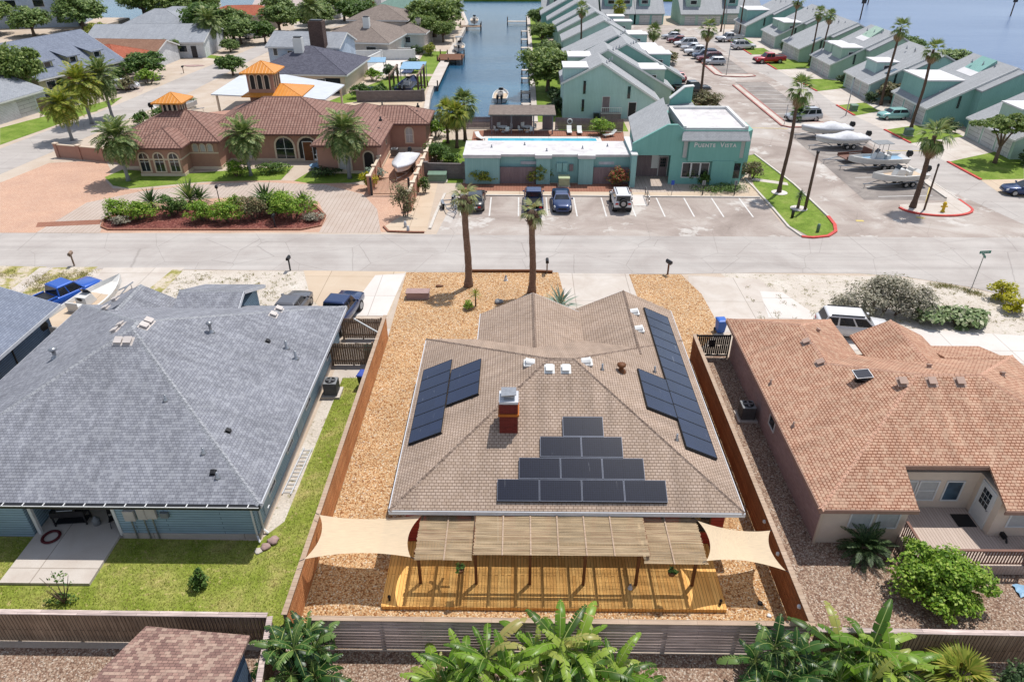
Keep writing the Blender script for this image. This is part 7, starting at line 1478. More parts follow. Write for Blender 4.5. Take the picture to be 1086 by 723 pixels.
for i, (q, s, lm) in enumerate((((162, 221), 1.5, L_dark), ((203, 218), 1.9, L_palm), ((213, 216), 1.4, L_dark), ((283, 220), 1.8, L_dark), ((300, 222), 1.5, L_palm), ((322, 221), 1.3, L_dark))):
    place(rosette('spiky_plant', ['dark spiky plant behind the two lime bushes', 'large pale spiky plant left of the lamp post', 'dark spiky plant tucked beside the large pale one', 'dark spiky plant behind the olive bush', 'pale spiky plant behind the brightest lime bush', 'dark spiky plant at the right end of the bed'][i], 60, 1.15, .12, lm, .3, -.1, 1.45, 'plant', .08, .1, 'spiky plants of the red mulch bed'), (*G2(*q), 0), i, None, s)
bushset([('leafy green bush under the bend palm of the mansion', (252, 187), 1.1, 1.3, L_bright, 700, .22), ('small green shrubs left of the mansion entry path', (290, 183), 1.4, .8, L_mid, 700, .2), ('pale agave-like shrub right of the right-wing palm', (398, 190), .9, .9, L_blue, 500, .2), ('dark shrub against the right wing of the mansion', (345, 186), 1.2, .7, L_dark, 500, .2), ('yellow-green shrub left of the mansion gate', (392, 200), .7, 1.3, L_yel, 600, .18), ('small reddish-green tree before the pink wall', (430, 230), .9, 2.4, L_olive, 900, .18), ('shrub beside the pink wall and the block wall', (450, 205), .5, 1.3, L_mid, 400, .18), ('green shrub on the lawn inside the pink wall', (463, 172), 1.1, 1.7, L_mid, 700, .22), ('low green bush on the lawn left of the pool building', (478, 173), .9, .9, L_mid, 500, .2), ('yellow-green cycad shrub at the left corner of the pool building', (512, 194), 1.1, 1.1, L_palmy, 700, .2), ('green cycad shrub in front of the pool building recess', (572, 194), 1.0, 1.4, L_palmy, 700, .2), ('shrub with red flowers before the pool building', (656, 197), 1.0, 1.4, L_redf, 800, .18), ('round bright bush on the brick pool deck', (637, 143), 1.3, 1.5, L_bright, 900, .2), ('sparse shrub on the lawn behind the clubhouse roof', (752, 118), 1.6, 2.0, L_olive, 900, .2), ('reddish-green bush at the right corner of the clubhouse', (796, 190), 1.0, 1.5, L_olive, 800, .18), ('shrub in the entrance bed of the clubhouse, left', (732, 194), .6, 1.1, L_mid, 300, .2), ('shrub in the entrance bed of the clubhouse, middle', (746, 196), .6, 1.0, L_mid, 300, .2), ('row of low green shrubs along the clubhouse front', (755, 203), 1.6, .45, L_mid, 500, .15), ('row of low green shrubs along the clubhouse right front', (776, 202), 1.4, .5, L_mid, 500, .15)])
place(tree('tree', 'spreading small tree on the stone ring of the right-hand lawn', 'tree', [(-1.5, 0, 3.2, 1.7, 1.6, 1.0), (1.4, .3, 3.3, 1.7, 1.6, 1.0), (0, -.4, 3.7, 1.6, 1.5, .9), (.2, 1.2, 3.3, 1.5, 1.3, .9)], 5200, .26, L_oak, 1.6, .17, sub=20, tight=.3), (53.8, 79.4, 0), 0, None, 1.25)
# ================================================================ townhouse rows
def town(label, gx, dirn, y0, y1, wallm, zg=2.3, dr=8.8, zr=6.9, df=13.5, zf=4.6, garages=3, dorm='a', ext=0.0, group=None, side_win=True, dz=0):
    """saltbox townhouse: garage wall at x=gx, ridge dr metres behind it, far eave at df; dirn -1 = garage looks to -x"""
    t = thing('townhouse', label, 'townhouse', (gx, (y0+y1)/2, 0), 0, group); s = -dirn            # s: sign of 'away from the garage'
    X = lambda d: gx+s*d
    k = (zr-zg)/dr; kf = (zr-zf)/(df-dr)
    prof = [(X(0), 0), (X(0), zg), (X(dr), zr), (X(df), zf), (X(df), 0)]
    mb = MB(); xzprism(mb, prof, y0, y1)
    if ext:
        d0 = dr*.55; xzprism(mb, [(X(d0), 0), (X(d0), zg+k*d0-.25), (X(dr), zr-.25), (X(df-.3), zf-.25+.3*kf), (X(df-.3), 0)], y0-ext, y0+.1)
    mb.build('wall', wallm, t)
    mb = MB(); o = .35
    mb.slab([(X(-o), y0-.2, zg-o*k+.16), (X(-o), y1+.2, zg-o*k+.16), (X(dr), y1+.2, zr+.16), (X(dr), y0-.2, zr+.16)], .18); mb.slab([(X(dr), y0-.2, zr+.16), (X(dr), y1+.2, zr+.16), (X(df+o), y1+.2, zf-o*kf+.16), (X(df+o), y0-.2, zf-o*kf+.16)], .18)
    if ext: mb.slab([(X(d0-.2), y0-ext-.2, zg+k*(d0-.2)-.08), (X(d0-.2), y0-.2, zg+k*(d0-.2)-.08), (X(dr), y0-.2, zr-.08), (X(dr), y0-ext-.2, zr-.08)], .18); mb.slab([(X(dr), y0-ext-.2, zr-.08), (X(dr), y0-.2, zr-.08), (X(df), y0-.2, zf-.08), (X(df), y0-ext-.2, zf-.08)], .18)
    rf = mb.build('roof', m_troof, t)
    mb = MB(); e0 = y0-.2-(ext if 0 else 0)
    for yy in (y0-.235,):
        mb.frame((X(-o), yy, zg-o*k+.02), (X(dr)-X(-o), 0, zr-zg+o*k), UP); L = math.hypot(dr+o, zr-zg+o*k); mb.box(0, L, -.08, .16, -.03, .03); mb.frame((X(dr), yy, zr+.02), (X(df+o)-X(dr), 0, zf-o*kf-zr), UP); L = math.hypot(df+o-dr, zr-zf+o*kf); mb.box(0, L, -.08, .16, -.03, .03)
    mb.id(); mb.box(min(X(-o), X(-o-.05)), max(X(-o), X(-o-.05)), y0-.2, y1+.2, zg-o*k-.05, zg-o*k+.15); mb.build('fascia', m_white, t)
    ex = (0, -1, 0) if dirn < 0 else (0, 1, 0)
    for i in range(garages):
        w = (y1-y0-.6)/garages*.8; yy = y0+.3+(y1-y0-.6)*(i+.5)/garages; m = MB().frame((gx+dirn*.0, yy, 0), ex, UP); m.box(-w/2, w/2, .05, 2.0, -.02, .03); g_ = m.build('garage_door', m_garage, t); m = MB().frame((gx, yy, 0), ex, UP); m.box(-w/2-.12, -w/2-.01, .05, 2.05, -.02, .06); m.box(w/2+.01, w/2+.12, .05, 2.05, -.02, .06); m.box(-w/2-.12, w/2+.12, 2.051, 2.14, -.02, .06); m.build('frame', m_white, g_)
    def box(d0, d1, ya, yb, ztop, nm='dormer', wm=None, wn=True):
        zb = zg+k*d0-.3; m = MB(); m.box(min(X(d0), X(d1)), max(X(d0), X(d1)), ya, yb, zb, ztop); b = m.build(nm, wm or wallm, t); m = MB(); m.box(min(X(d0-.15), X(d1+.3)), max(X(d0-.15), X(d1+.3)), ya-.15, yb+.15, ztop, ztop+.16); m.build('flat_top', m_wroof, b)
        if wn: win(b, (X((d0+d1)/2), ya, zb+.9), X1, .9, .7, m_white, m_glass)
        return b
    W = y1-y0
    if 'a' in dorm: box(1.6, 4.6, y0+W*.32, y0+W*.72, zg+k*4.6+.15)
    if 'b' in dorm: box(.5, 5.2, y0+W*.30, y1-.3, zg+k*5.0+.2)
    if 'c' in dorm: box(1.2, 4.4, y0+.15, y0+W*.42, zg+k*4.4+.2); box(1.5, 4.2, y0+W*.58, y0+W*.9, zg+k*4.2+.1)
    if 'd' in dorm: box(1.6, 4.8, y0+W*.45, y1-.2, zg+k*4.8+.3)
    if 'n' in dorm:                                                     # roof well: a white-capped triangular light box near the ridge
        m = MB(); xzprism(m, [(X(dr-3.4), zg+k*(dr-3.4)), (X(dr-.6), zr+.35), (X(dr-.4), zr-.2)], y0+W*.35, y0+W*.7); b = m.build('roof_monitor', wallm, t); m = MB(); m.slab([(X(dr-3.5), y0+W*.34, zg+k*(dr-3.5)+.2), (X(dr-2.2), y0+W*.34, zg+k*(dr-2.2)+.2), (X(dr-2.2), y0+W*.71, zg+k*(dr-2.2)+.2), (X(dr-3.5), y0+W*.71, zg+k*(dr-3.5)+.2)], .1); m.build('flat_top', m_wroof, b)
    if 'k' in dorm: m = MB(); m.slab([(X(2.2), y0+.5, zg+k*2.2+.19), (X(3.6), y0+.5, zg+k*3.6+.19), (X(3.6), y0+1.4, zg+k*3.6+.19), (X(2.2), y0+1.4, zg+k*2.2+.19)], .04); m.build('skylight', m_glassb, rf)
    if 'f' in dorm:                                                     # far side box
        m = MB(); m.box(min(X(df-3.1), X(df)), max(X(df-3.1), X(df)), y0+.4, y0+4.4, zf-.5, zf+1.75); b = m.build('dormer', wallm, t); m = MB(); m.box(min(X(df-3.25), X(df+.15)), max(X(df-3.25), X(df+.15)), y0+.25, y0+4.55, zf+1.75, zf+1.9); m.build('flat_top', m_wroof, b)
    if side_win:
        ys = y0-ext if ext else y0
        for d, z, h in ((dr*.38, 1.9 if 0 else 2.2, 1.7), (dr*1.12, 3.4, 1.7), (dr*1.12, 1.0, 1.6)):
            yy = ys if (ext and d > dr*.6) else y0; win(t, (X(d), yy, z), X1, .5, h, wallm, m_glass)
    for q in range(3): vent_pipe(rf, (X(dr*(.9-.06*q)), y0+W*(.3+.17*q), zr-.3), m_steel, .06, .35) if W > 6 else None
    return t
gR = 'townhouses of the right-hand row'; gL = 'townhouses of the left-hand row'
town('sage townhouse at the right edge behind the spreading tree', 56.3, -1, 80.8, 90.6, m_teal2, 2.3, 8.5, 6.6, 13, 4.4, 3, 'a', 1.2, gR)
town('teal townhouse behind the mint car, with the big flat-topped dormer', 53.4, -1, 95.2, 105.2, m_teal, 2.3, 9.6, 7.2, 14, 4.8, 3, 'bn', 1.6, gR)
town('teal townhouse with a small dormer, between the two tall palms and the sage one', 52.0, -1, 109.8, 119.2, m_teal3, 2.3, 8.8, 6.6, 13.5, 4.4, 3, 'ak', 1.4, gR)
town('sage townhouse with garage doors right of the red pickup truck', 51.8, -1, 124.8, 134.2, m_teal2, 2.3, 9.2, 7.0, 14, 4.6, 3, 'cn', 1.6, gR)
town('grey-green townhouse with four garage doors left of the red pickup truck', 51.6, -1, 139.6, 149.4, m_teal2, 2.3, 9.2, 6.6, 14, 4.4, 4, 'k', 1.4, gR)
town('townhouse behind the white parked car, two flat-topped dormers', 51.6, -1, 154.2, 163.6, m_teal2, 2.3, 9.4, 7.0, 14, 4.6, 3, 'c', 1.4, gR)
town('teal townhouse behind the pale pickup truck, farthest of the right-hand row', 49.6, -1, 168.5, 178.5, m_teal, 2.3, 9.4, 7.0, 14, 4.6, 3, 'ab', 1.4, gR)
# left row: garages look to +x
town('sage-teal townhouse gable facing the pool, nearest of the left-hand row', 18.9, 1, 98.5, 106, m_teal3, 2.1, 8.1, 7.1, 13.1, 4.7, 2, 'f', 0, gL, False)
T1 = [o for o in COL.objects if o.get('label', '').startswith('sage-teal townhouse gable')][0]
for x, z, w, h in ((8.6, 3.2, .45, 1.8), (8.5, .9, .45, 1.7), (14.6, 2.6, .5, 1.7)): win(T1, (x, 98.5, z), X1, w, h, m_teal3, m_glass, .05)
door(T1, (11.6, 98.5, .9), X1, .95, 2.0, m_greywood); door(T1, (15.2, 98.5, .05), X1, 1.0, 2.1, m_black)
mb = MB(); mb.box(10.9, 13.6, 97.3, 98.49, 0, .85); mb.build('landing', m_greywood, T1); rail(T1, (10.9, 97.35), (13.6, 97.35), .85, .9, .25, m_white)
mb = MB(); mb.box(10.0, 10.7, 97.9, 98.45, 0, .8); mb.build('meter_box', m_dark, T1)
for lab, y0, y1, gx, dr, zr, dorm, wm, df, zf in [('sage townhouse with stepped white flat tops, second from the pool', 106.4, 112.6, 21.9, 9.6, 7.5, 'cf', m_teal2, 15, 4.7), ('teal townhouse with a tall narrow window in its gable, third from the pool', 114.4, 120.5, 25.0, 9.0, 7.0, 'd', m_teal, 12, 5.4), ('teal townhouse with the long left roof slope, fourth from the pool', 121.2, 131, 24.4, 9.0, 7.2, 'c', m_teal, 17, 3.6), ('green townhouse with a narrow gable window, fifth from the pool', 138.5, 145.5, 24.2, 9.2, 7.1, 'c', m_teal3, 16.4, 3.8), ('sage townhouse, sixth from the pool', 150, 155.5, 23.6, 9.2, 7.2, 'd', m_teal2, 16, 3.8), ('green townhouse, seventh from the pool', 157.4, 163, 23.0, 9.2, 7.2, 'd', m_teal3, 16, 3.8), ('teal townhouse, eighth from the pool', 167, 172.5, 21.6, 9.2, 7.1, '', m_teal, 15.6, 3.6), ('teal townhouse at the far end of the left-hand row', 176, 183, 20.2, 9, 7.0, '', m_teal, 15.4, 3.6)]:
    town(lab, gx, 1, y0, y1, wm, 2.2, dr, zr, df, zf, 2, dorm, 0, gL, 'window' in lab)
def backrow(lab, x0, x1, y, wm, doors, dorms, zr=7.2):
    t = thing('townhouse', lab, 'townhouse', ((x0+x1)/2, y+6, 0), 0, 'townhouses across the far end of the lot'); mb = MB(); n = (y, y+9, y+13)
    def yz(mb, pts, a, b):
        mb.add([(a, q[0], q[1]) for q in pts]+[(b, q[0], q[1]) for q in pts], [tuple(range(len(pts)))[::-1], tuple(range(len(pts), 2*len(pts)))]+[(i, (i+1) % len(pts), len(pts)+(i+1) % len(pts), len(pts)+i) for i in range(len(pts))])
    yz(mb, [(y, 0), (y+13, 0), (y+13, 4.6), (y+9, zr), (y, 2.5)], x0, x1); mb.build('wall', wm, t)
    mb = MB(); mb.slab([(x0-.2, y-.4, 2.45), (x1+.2, y-.4, 2.45), (x1+.2, y+9, zr+.15), (x0-.2, y+9, zr+.15)], .16); mb.slab([(x0-.2, y+9, zr+.15), (x1+.2, y+9, zr+.15), (x1+.2, y+13.3, 4.6), (x0-.2, y+13.3, 4.6)], .16); mb.build('roof', m_troof, t)
    for a, b in dorms:
        m = MB(); m.box(a, b, y+2.2, y+6.0, 3.2, 5.9); d = m.build('dormer', wm, t); m = MB(); m.box(a-.2, b+.2, y+2.0, y+6.2, 5.9, 6.05); m.build('flat_top', m_wroof, d); win(d, ((a+b)/2, y+2.2, 4.3), X1, 1.6, .9)
    for a in doors: m = MB(); m.box(a-1.25, a+1.25, y-.04, y+.03, .05, 2.1); m.build('garage_door', m_garage, t)
    return t
backrow('grey-roofed townhouse block at the far end, behind the left-hand row', 5.2, 18.8, 187.4, m_teal2, (8, 11, 14), [(7, 10.5)])
backrow('teal and grey townhouse block at the far end, behind the round palm', 19.6, 27.4, 187.0, m_teal, (22, 25), [(20.4, 23.4), (24.4, 27)])
backrow('teal and grey townhouse block at the far end, left of the water gap', 27.9, 34.6, 187.2, m_teal, (30, 33), [(28.8, 31.4)]) 
backrow('sage townhouse block at the far end, right of the water gap', 38.6, 48.2, 186.2, m_teal2, (40.8, 44, 46.8), [(40, 43.4)])
backrow('teal townhouse block at the far right end behind two brown-skirted palms', 49.0, 58.5, 188.4, m_teal, (51.5, 55.5), [(50, 53)])
# ================================================================ houses on the left
def house(label, x, y, rz, L, W, ez, k, wm, rm, kind='hip', wins=(), doors=(), chim=None, dormers=(), trim=m_white, name='house', garage=None, group=None):
    """local frame: x along the ridge, front wall at y=-W/2"""
    t = thing(name, label, 'house', (0, 0, 0), 0, group); o = .45; mb = MB()
    if kind == 'gable': 
        zr = ez+W/2*k; mb.add([(-L/2, -W/2, 0), (-L/2, W/2, 0), (-L/2, W/2, ez+.05), (-L/2, 0, zr+.02), (-L/2, -W/2, ez+.05), (L/2, -W/2, 0), (L/2, W/2, 0), (L/2, W/2, ez+.05), (L/2, 0, zr+.02), (L/2, -W/2, ez+.05)], [(0, 4, 3, 2, 1), (5, 6, 7, 8, 9), (0, 1, 6, 5), (1, 2, 7, 6), (2, 3, 8, 7), (3, 4, 9, 8), (4, 0, 5, 9)])
    else: mb.box(-L/2, L/2, -W/2, W/2, 0, ez+.1)
    mb.build('wall', wm, t); r = Roof()
    if kind == 'hip': r.hip(-L/2-o, L/2+o, -W/2-o, W/2+o, ez, k)
    else: r.gablex(-L/2-o*.6, L/2+o*.6, -W/2-o, W/2+o, ez-o*k+.08, k)
    rf = r.build(t, rm, rm, trim, t=.14)
    for (wx, wz, ww, wh) in wins: win(t, (wx, -W/2, wz), X1, ww, wh)
    for (wx, ww, wh, pm) in doors: m = MB(); m.box(wx-ww/2, wx+ww/2, -W/2-.03, -W/2+.05, .03, wh); m.build('door' if ww < 1.6 else 'garage_door', pm, t)
    if chim: cx, cy, cw, cz, cm = chim; m = MB(); m.box(cx-cw/2, cx+cw/2, cy-cw*.35, cy+cw*.35, .2 if 0 else ez*.5, cz); c = m.build('chimney', cm, rf); m = MB(); m.box(cx-cw*.4, cx+cw*.4, cy-cw*.25, cy+cw*.25, cz, cz+.2); m.build('flue', m_dark, c)
    for dx in dormers:
        zz0 = ez+k*1.9; m = MB(); m.box(dx-.95, dx+.95, -W/2+1.5, -W/2+5.2, ez+.2, zz0+.85); d = m.build('dormer', wm, t); m = MB(); m.slab([(dx-1.25, -W/2+1.1, zz0+.75), (dx+1.25, -W/2+1.1, zz0+.75), (dx+1.25, -W/2+5.6, zz0+1.75), (dx-1.25, -W/2+5.6, zz0+1.75)], .12); m.build('dormer_roof', rm, d); win(d, (dx, -W/2+1.5, zz0-.25), X1, 1.2, .85)
    return place(t, (x, y, 0), rz)
m_olivew = boards('olive_siding', C(166, 164, 128, 1.5), C(172, 170, 134, 1.5), .2, 6, True, .012); m_palew = boards('pale_siding', C(226, 228, 230, 1.3), C(230, 232, 234, 1.3), .18, 5, False, .01); m_bluew = boards('pale_blue_siding', C(180, 192, 208, 1.6), C(186, 198, 212, 1.6), .18, 5, False, .01)
m_taupew = boards('taupe_wall', C(204, 194, 184, 1.4), C(210, 200, 190, 1.4), .18, 5, False, .01); m_brickb = boards('brown_brick', C(132, 108, 100), C(116, 94, 88), .075, .22, False, .008)
house('large house with steep blue-grey roof and three dormers on the left', -76.5, 119.5, rad(71.5), 16.5, 15, 2.9, .55, m_olivew, m_rblue, 'gable', [(-6.2, .9, 1.6, 1.3), (2.5, .9, 1.2, 1.3)], [(-2.6, 1.1, 2.1, m_brownwood), (5.5, 3.4, 2.2, m_palew)], None, (-4.6, .1, 4.8))
house('pale flat-looking roofed house at the left frame edge', -75.5, 98.5, rad(78), 12, 14, 2.8, .28, m_palew, m_rpale, 'gable', [(-3, .9, 1.6, 1.2)], [(2.5, 3, 2.2, m_garage)])
house('small house with rust-red hip roof behind the round green trees', -71.5, 130.6, rad(76), 8.5, 9, 2.6, .36, m_taupew, m_rrust, 'hip', [(1, .9, 1.2, 1.2)])
house('house with brown gable roof and white garage doors beside the rust-red roof', -71.0, 137.6, rad(-4), 13, 7.5, 2.7, .34, m_palew, m_rbrown, 'gable', [], [(-3, 2.4, 2.1, m_white), (3.8, 2.4, 2.1, m_white)])
house('wide pale silver-roofed house with a white gable end', -71.5, 149.0, rad(4), 22, 14, 2.9, .30, m_palew, m_rpale, 'gable', [(7, 1, 1.6, 1.2)], [(9, 1.0, 2.1, m_dark)])
house('grey hip-roofed house rising behind the silver-roofed one', -76.5, 163.5, rad(6), 15, 13, 3.2, .42, m_palew, m_rpale, 'hip', [(0, 1, 1.6, 1.2)])
house('pale-roofed house standing before the bay at the top left', -80, 181, 0, 12, 9, 3.0, .32, m_taupew, m_rpale, 'hip', [(0, 1, 1.8, 1.2)])
house('house with orange terracotta roof at the top left before the bay', -66, 183.5, rad(10), 16, 9, 2.9, .34, m_taupew, m_rrust, 'hip', [(0, 1, 1.8, 1.2)])
house('tall grey three-storey house at the top left', -118, 186, rad(12), 22, 12, 7.8, .3, m_bluew, m_rpale, 'gable', [(-7, 1.2, 2.4, 1.6), (-2, 1.2, 2.4, 1.6), (4, 1.2, 2.4, 1.6), (-7, 4.4, 2.4, 1.6), (-2, 4.4, 2.4, 1.6), (4, 4.4, 2.4, 1.6), (-7, 7.2, 2.4, 1.4), (4, 7.2, 2.4, 1.4)])
house('white house with pink porch columns at the far left', -136, 178, rad(8), 18, 10, 5.6, .3, m_palew, m_rpale, 'gable', [(-5, 1.2, 2.2, 1.5), (2, 1.2, 2.2, 1.5), (-5, 3.8, 2.2, 1.4), (2, 3.8, 2.2, 1.4)])
house('grey house with taupe roof among the trees at the top left', -92, 212, rad(-6), 16, 10, 4.6, .34, m_palew, m_rtaupe, 'hip', [(-3, 1.4, 2, 1.4), (3, 1.4, 2, 1.4)])
house('house with dark slate hip roof and a white chimney behind the white pavilion roof', -33.6, 120.0, rad(-4), 14.5, 13.5, 2.9, .40, m_cream, m_rslate, 'hip', [(3.5, 1, 1.4, 1.2)], [(5.2, 2.6, 2.3, m_glass)], (-1.2, -1.5, 1.4, 7.2, m_white))
house('two-storey pale blue house with a broad brown chimney', -36.2, 131.2, rad(-6), 12.5, 8.5, 4.6, .38, m_bluew, m_rpale, 'gable', [(-5, 3.0, .8, 1.4), (-2.4, 3.4, 1.0, .5), (-1.0, 3.4, 1.0, .5), (.4, 3.4, 1.0, .5), (5.2, 2.6, 1.0, 1.8)], [], (3.0, -4.6, 2.4, 8.6, m_brickb))
house('house with wide taupe hip roof and a white chimney above the white pool wall', -31.0, 150.5, rad(-8), 14.5, 16, 2.9, .40, m_taupew, m_rtaupe, 'hip', [(4, .6, 2.0, 1.6)], [], (2.0, -3.5, 1.2, 6.6, m_white))
house('two-storey house with a taupe hip roof behind the wide taupe roof', -29.3, 164.5, rad(-4), 12, 11, 4.6, .38, m_taupew, m_rtaupe, 'hip', [(0, 3, 1.8, 1.2)])
house('low house with brown-taupe roof and a chimney before the big canal tree', -22.6, 158.0, rad(-4), 7, 9, 2.9, .34, m_taupew, m_rtaupe, 'hip', [(0, 1, 1.4, 1.2)], [], (1.5, 0, 1.0, 5.0, m_taupew))
house('large house with pale green roof at the top beside the canal', -27.5, 195.5, rad(-3), 15, 16, 3.6, .40, m_taupew, m_rgreen, 'hip', [(-3, 1.2, 2, 1.4), (3, 1.2, 2, 1.4)])
house('white garage building with two dark doors at the top of the left street', -45.0, 214, 0, 15, 10, 4.4, .12, m_palew, m_rpale, 'gable', [], [(-1.5, 3.4, 2.8, m_brownwood), (4.0, 3.4, 2.8, m_brownwood)])
house('long low house with pale pinkish roof at the end of the drive court', -57, 203, 0, 22, 12, 3.0, .36, m_palew, plain('pale_pink_roof', C(214, 196, 190), .8, .08), 'gable', [(-8, 1, 1.6, 1.2), (1, 1, 1.4, 1.2), (8, 1, 1.6, 1.2)])
house('grey two-storey house at the top, right of the pale green roof', -21, 212, 0, 10, 10, 6, .3, m_bluew, m_rgreen, 'hip', [(0, 3.5, 2, 1.4)])
t = thing('pavilion', 'large open pavilion with white metal roof behind the mansion', 'pavilion', (-33, 102, 0)); mb = MB(); mb.slab([(-41.5, 97.6, 3.3), (-25.6, 95.2, 3.2), (-24.8, 103.6, 3.3), (-35, 110, 3.4), (-41.5, 109, 3.4)], .16); mb.build('roof', plain('white_metal', C(226, 230, 236), .45, .06, 1), t)
for x, y in ((-41, 98.2), (-26.2, 96), (-25.3, 103), (-35, 109.4), (-33, 97)): mb = MB(); mb.box(x-.12, x+.12, y-.12, y+.12, 0, 3.15); mb.build('post', m_cream, t)
pwall('garden_wall', 'long white wall behind the white terrace by the canal', [(-38, 139.5), (-20, 141.5)], 1.8, 30, m_white, m_white); pwall('garden_wall', 'white wall running back beside the pale blue house', [(-28.8, 127), (-26, 140)], 1.8, 30, m_white, m_white); pwall('garden_wall', 'low grey retaining wall at the near end of the canal', [(-24, 107.6), (-14.4, 108.4)], 1.6, 20, m_block, m_block); pwall('garden_wall', 'white wall around the small blue swimming pool', [(-26, 147.4), (-17.5, 147.6)], 1.1, 30, m_white, m_white)
sheet('terrace', [(-38, 127), (-19.5, 127), (-19.5, 147), (-38, 140)], m_concw, 1); sheet('pool_water', [(-25, 150), (-20, 149.5), (-19.8, 155.5), (-24.8, 156.5)], m_pool, 3); sheet('terrace', [(-26.5, 148), (-18, 148), (-18, 158), (-26.5, 158)], m_concw, 2)
t = thing('slide_canopy', 'small blue canopy on the white terrace by the canal', 'canopy', (-24.5, 129, 0)); mb = MB(); mb.slab([(-27.2, 128, 1.9), (-23.2, 128, 1.9), (-23.4, 130.4, 2.3), (-27, 130.4, 2.3)], .08); mb.build('canopy', m_lblue, t); mb = MB()
for x in (-27, -23.5):
    for y in (128.2, 130.2): mb = MB(); mb.box(x-.05, x+.05, y-.05, y+.05, 0, 1.95); mb.build('post', m_steel, t)
t = MB(); t.loft([[(-24+1.6*math.cos(a)*k, 114.8+1.1*math.sin(a)*k, z) for a in [6.283*i/18 for i in range(18)]] for k, z in ((1, 0), (1.02, .55), (.9, .56), (.88, .4))]); tag(t.build('hot_tub', m_navy, None, True), 'round blue hot tub on the terrace by the canal', 'hot tub')
for i, (x, y) in enumerate(((24, 22), (27.5, 21.2), (-35.5, 141))):
    pass
# docks, boat lifts
def dock(lab, x0, x1, y0, y1, z=.15, mat=None, ph=.8):
    t = thing('dock', lab, 'dock', ((x0+x1)/2, (y0+y1)/2, 0)); mb = MB(); mb.box(x0, x1, y0, y1, z-.12, z); mb.build('dock_planks', mat or m_wood, t)
    for x in (x0+.1, x1-.1):
        for y in (y0+.1, y1-.1): mb = MB(); mb.tube([(x, y, -2.2), (x, y, z+ph)], .11, 7); mb.build('piling', m_palmdark, t)
gd = 'finger docks on the right bank of the canal'
for i, (y, wd, L) in enumerate(((99.5, 1.2, 2.8), (106, 1.2, 2.8), (113.5, 1.6, 3.0), (124, 1.2, 2.8), (131, 1.2, 2.8), (148, 1.6, 3), (153.5, 1.6, 3), (164, 1.4, 3), (175.5, 1.4, 3), (191.5, 1.6, 6.6))):
    t = dock(['pale dock nearest the pool shelter', 'second dock from the pool shelter', 'dock beside the moored white boat', 'dock just beyond the moored white boat', 'dock hidden under the canal-side tree', 'dock in the middle of the right bank, nearer', 'dock in the middle of the right bank, farther', 'dock far up the right bank, nearer', 'dock far up the right bank, farther', 'long dock at the far end of the right bank'][i], 1.55-L*(.5 if L < 5 else .75), 1.55, y, y+wd, .05, m_conc, .06 if L < 5 else .9)
bt = boat('white boat with dark outboard moored at the right canal bank', 6.4, 2.4, -.75, None, False, m_dark if 0 else None, True, 2); place(bt, (-3.0, 113.2, 0), rad(88))
bt = boat('dark blue boat on a lift at the near left end of the canal', 8.5, 2.8, .9, m_navy, 2, m_dark, True, 2); place(bt, (-17.2, 113.2, 0), rad(86))
t = thing('boat_lift', 'wooden boat lift holding the dark blue boat', 'boat lift', (-17.2, 113, 0))
for x in (-19.4, -15.2):
    for y in (109.3, 113, 117): mb = MB(); mb.tube([(x, y, -2), (x, y, 3.6)], .15, 7); mb.build('piling', m_palmdark, t)
    mb = MB(); mb.box(x-.12, x+.12, 109, 117.4, 3.3, 3.55); mb.build('beam', m_wood, t)
for y in (110.5, 115.5): mb = MB(); mb.box(-19.4, -15.2, y-.12, y+.12, .62, .82); mb.build('cradle_beam', m_steel, t)
t = thing('boat_lift_canopy', 'pale blue canopy behind the dark blue boat on its lift', 'canopy', (-17, 120, 0)); mb = MB(); mb.slab([(-19.2, 118, 2.7), (-15.4, 118, 2.7), (-15.4, 122.5, 3.0), (-19.2, 122.5, 3.0)], .1); mb.build('canopy', m_lblue, t); mb = MB()
for x in (-19.1, -15.5):
    for y in (118.1, 122.4): mb = MB(); mb.tube([(x, y, -1), (x, y, 2.75)], .07, 6); mb.build('post', m_steel, t)
dock('narrow walkway dock along the left canal bank', -15.0, -13.2, 118, 138, .14, m_conc); dock('brown square dock jutting into the canal before the big tree', -15.6, -10.8, 139.5, 145.5, .3, m_brownwood); dock('narrow dock far up the left canal bank', -14.3, -12.6, 146, 160, .14, m_conc); dock('dock with boat lift far up the left canal bank', -14.5, -9.4, 181.5, 184.5, .2, m_wood)
bt = boat('white boat on a lift beyond the brown square dock', 6.0, 2.3, .2, None, 1, None, True, 1); place(bt, (-12.2, 151, 0), rad(92)); bt = boat('small white boat lifted far up the left canal bank', 5.5, 2.1, .5, None, 0, None, True, 1); place(bt, (-11.2, 186.5, 0), rad(92))
bt = boat('white and blue boat with colourful covers at the far left docks', 9, 3, -.5, None, 2, m_lblue, True, 1); place(bt, (-94.5, 171, 0), rad(35)); bt = boat('white cruiser at the far left docks behind the dormer-roofed house', 8, 2.8, -.5, None, 1, None, True, 1); place(bt, (-95, 158, 0), rad(85))
dock('timber dock across the far left inlet behind the dormer-roofed house', -100.5, -96.5, 150, 164, .2); dock('timber dock at the upper end of the far left inlet', -92, -86.2, 176, 180, .2)
for i, (x, y, h) in enumerate(((88.5, 202, 4.5), (104.2, 235, 5.5), (132.2, 210, 4.0))):
    t = thing('channel_marker', ['channel marker post in the bay, left of three', 'channel marker post in the bay, middle and farthest of three', 'channel marker post in the bay, right of three'][i], 'marker', (x, y, -.7)); mb = MB(); mb.tube([(x, y, -2), (x, y, h-.7)], .16, 7); mb.build('piling', m_palmdark, t); mb = MB(); mb.box(x-.6, x+.6, y-.1, y-.02, h-1.4, h-.1); mb.build('marker_board', m_dark, t)
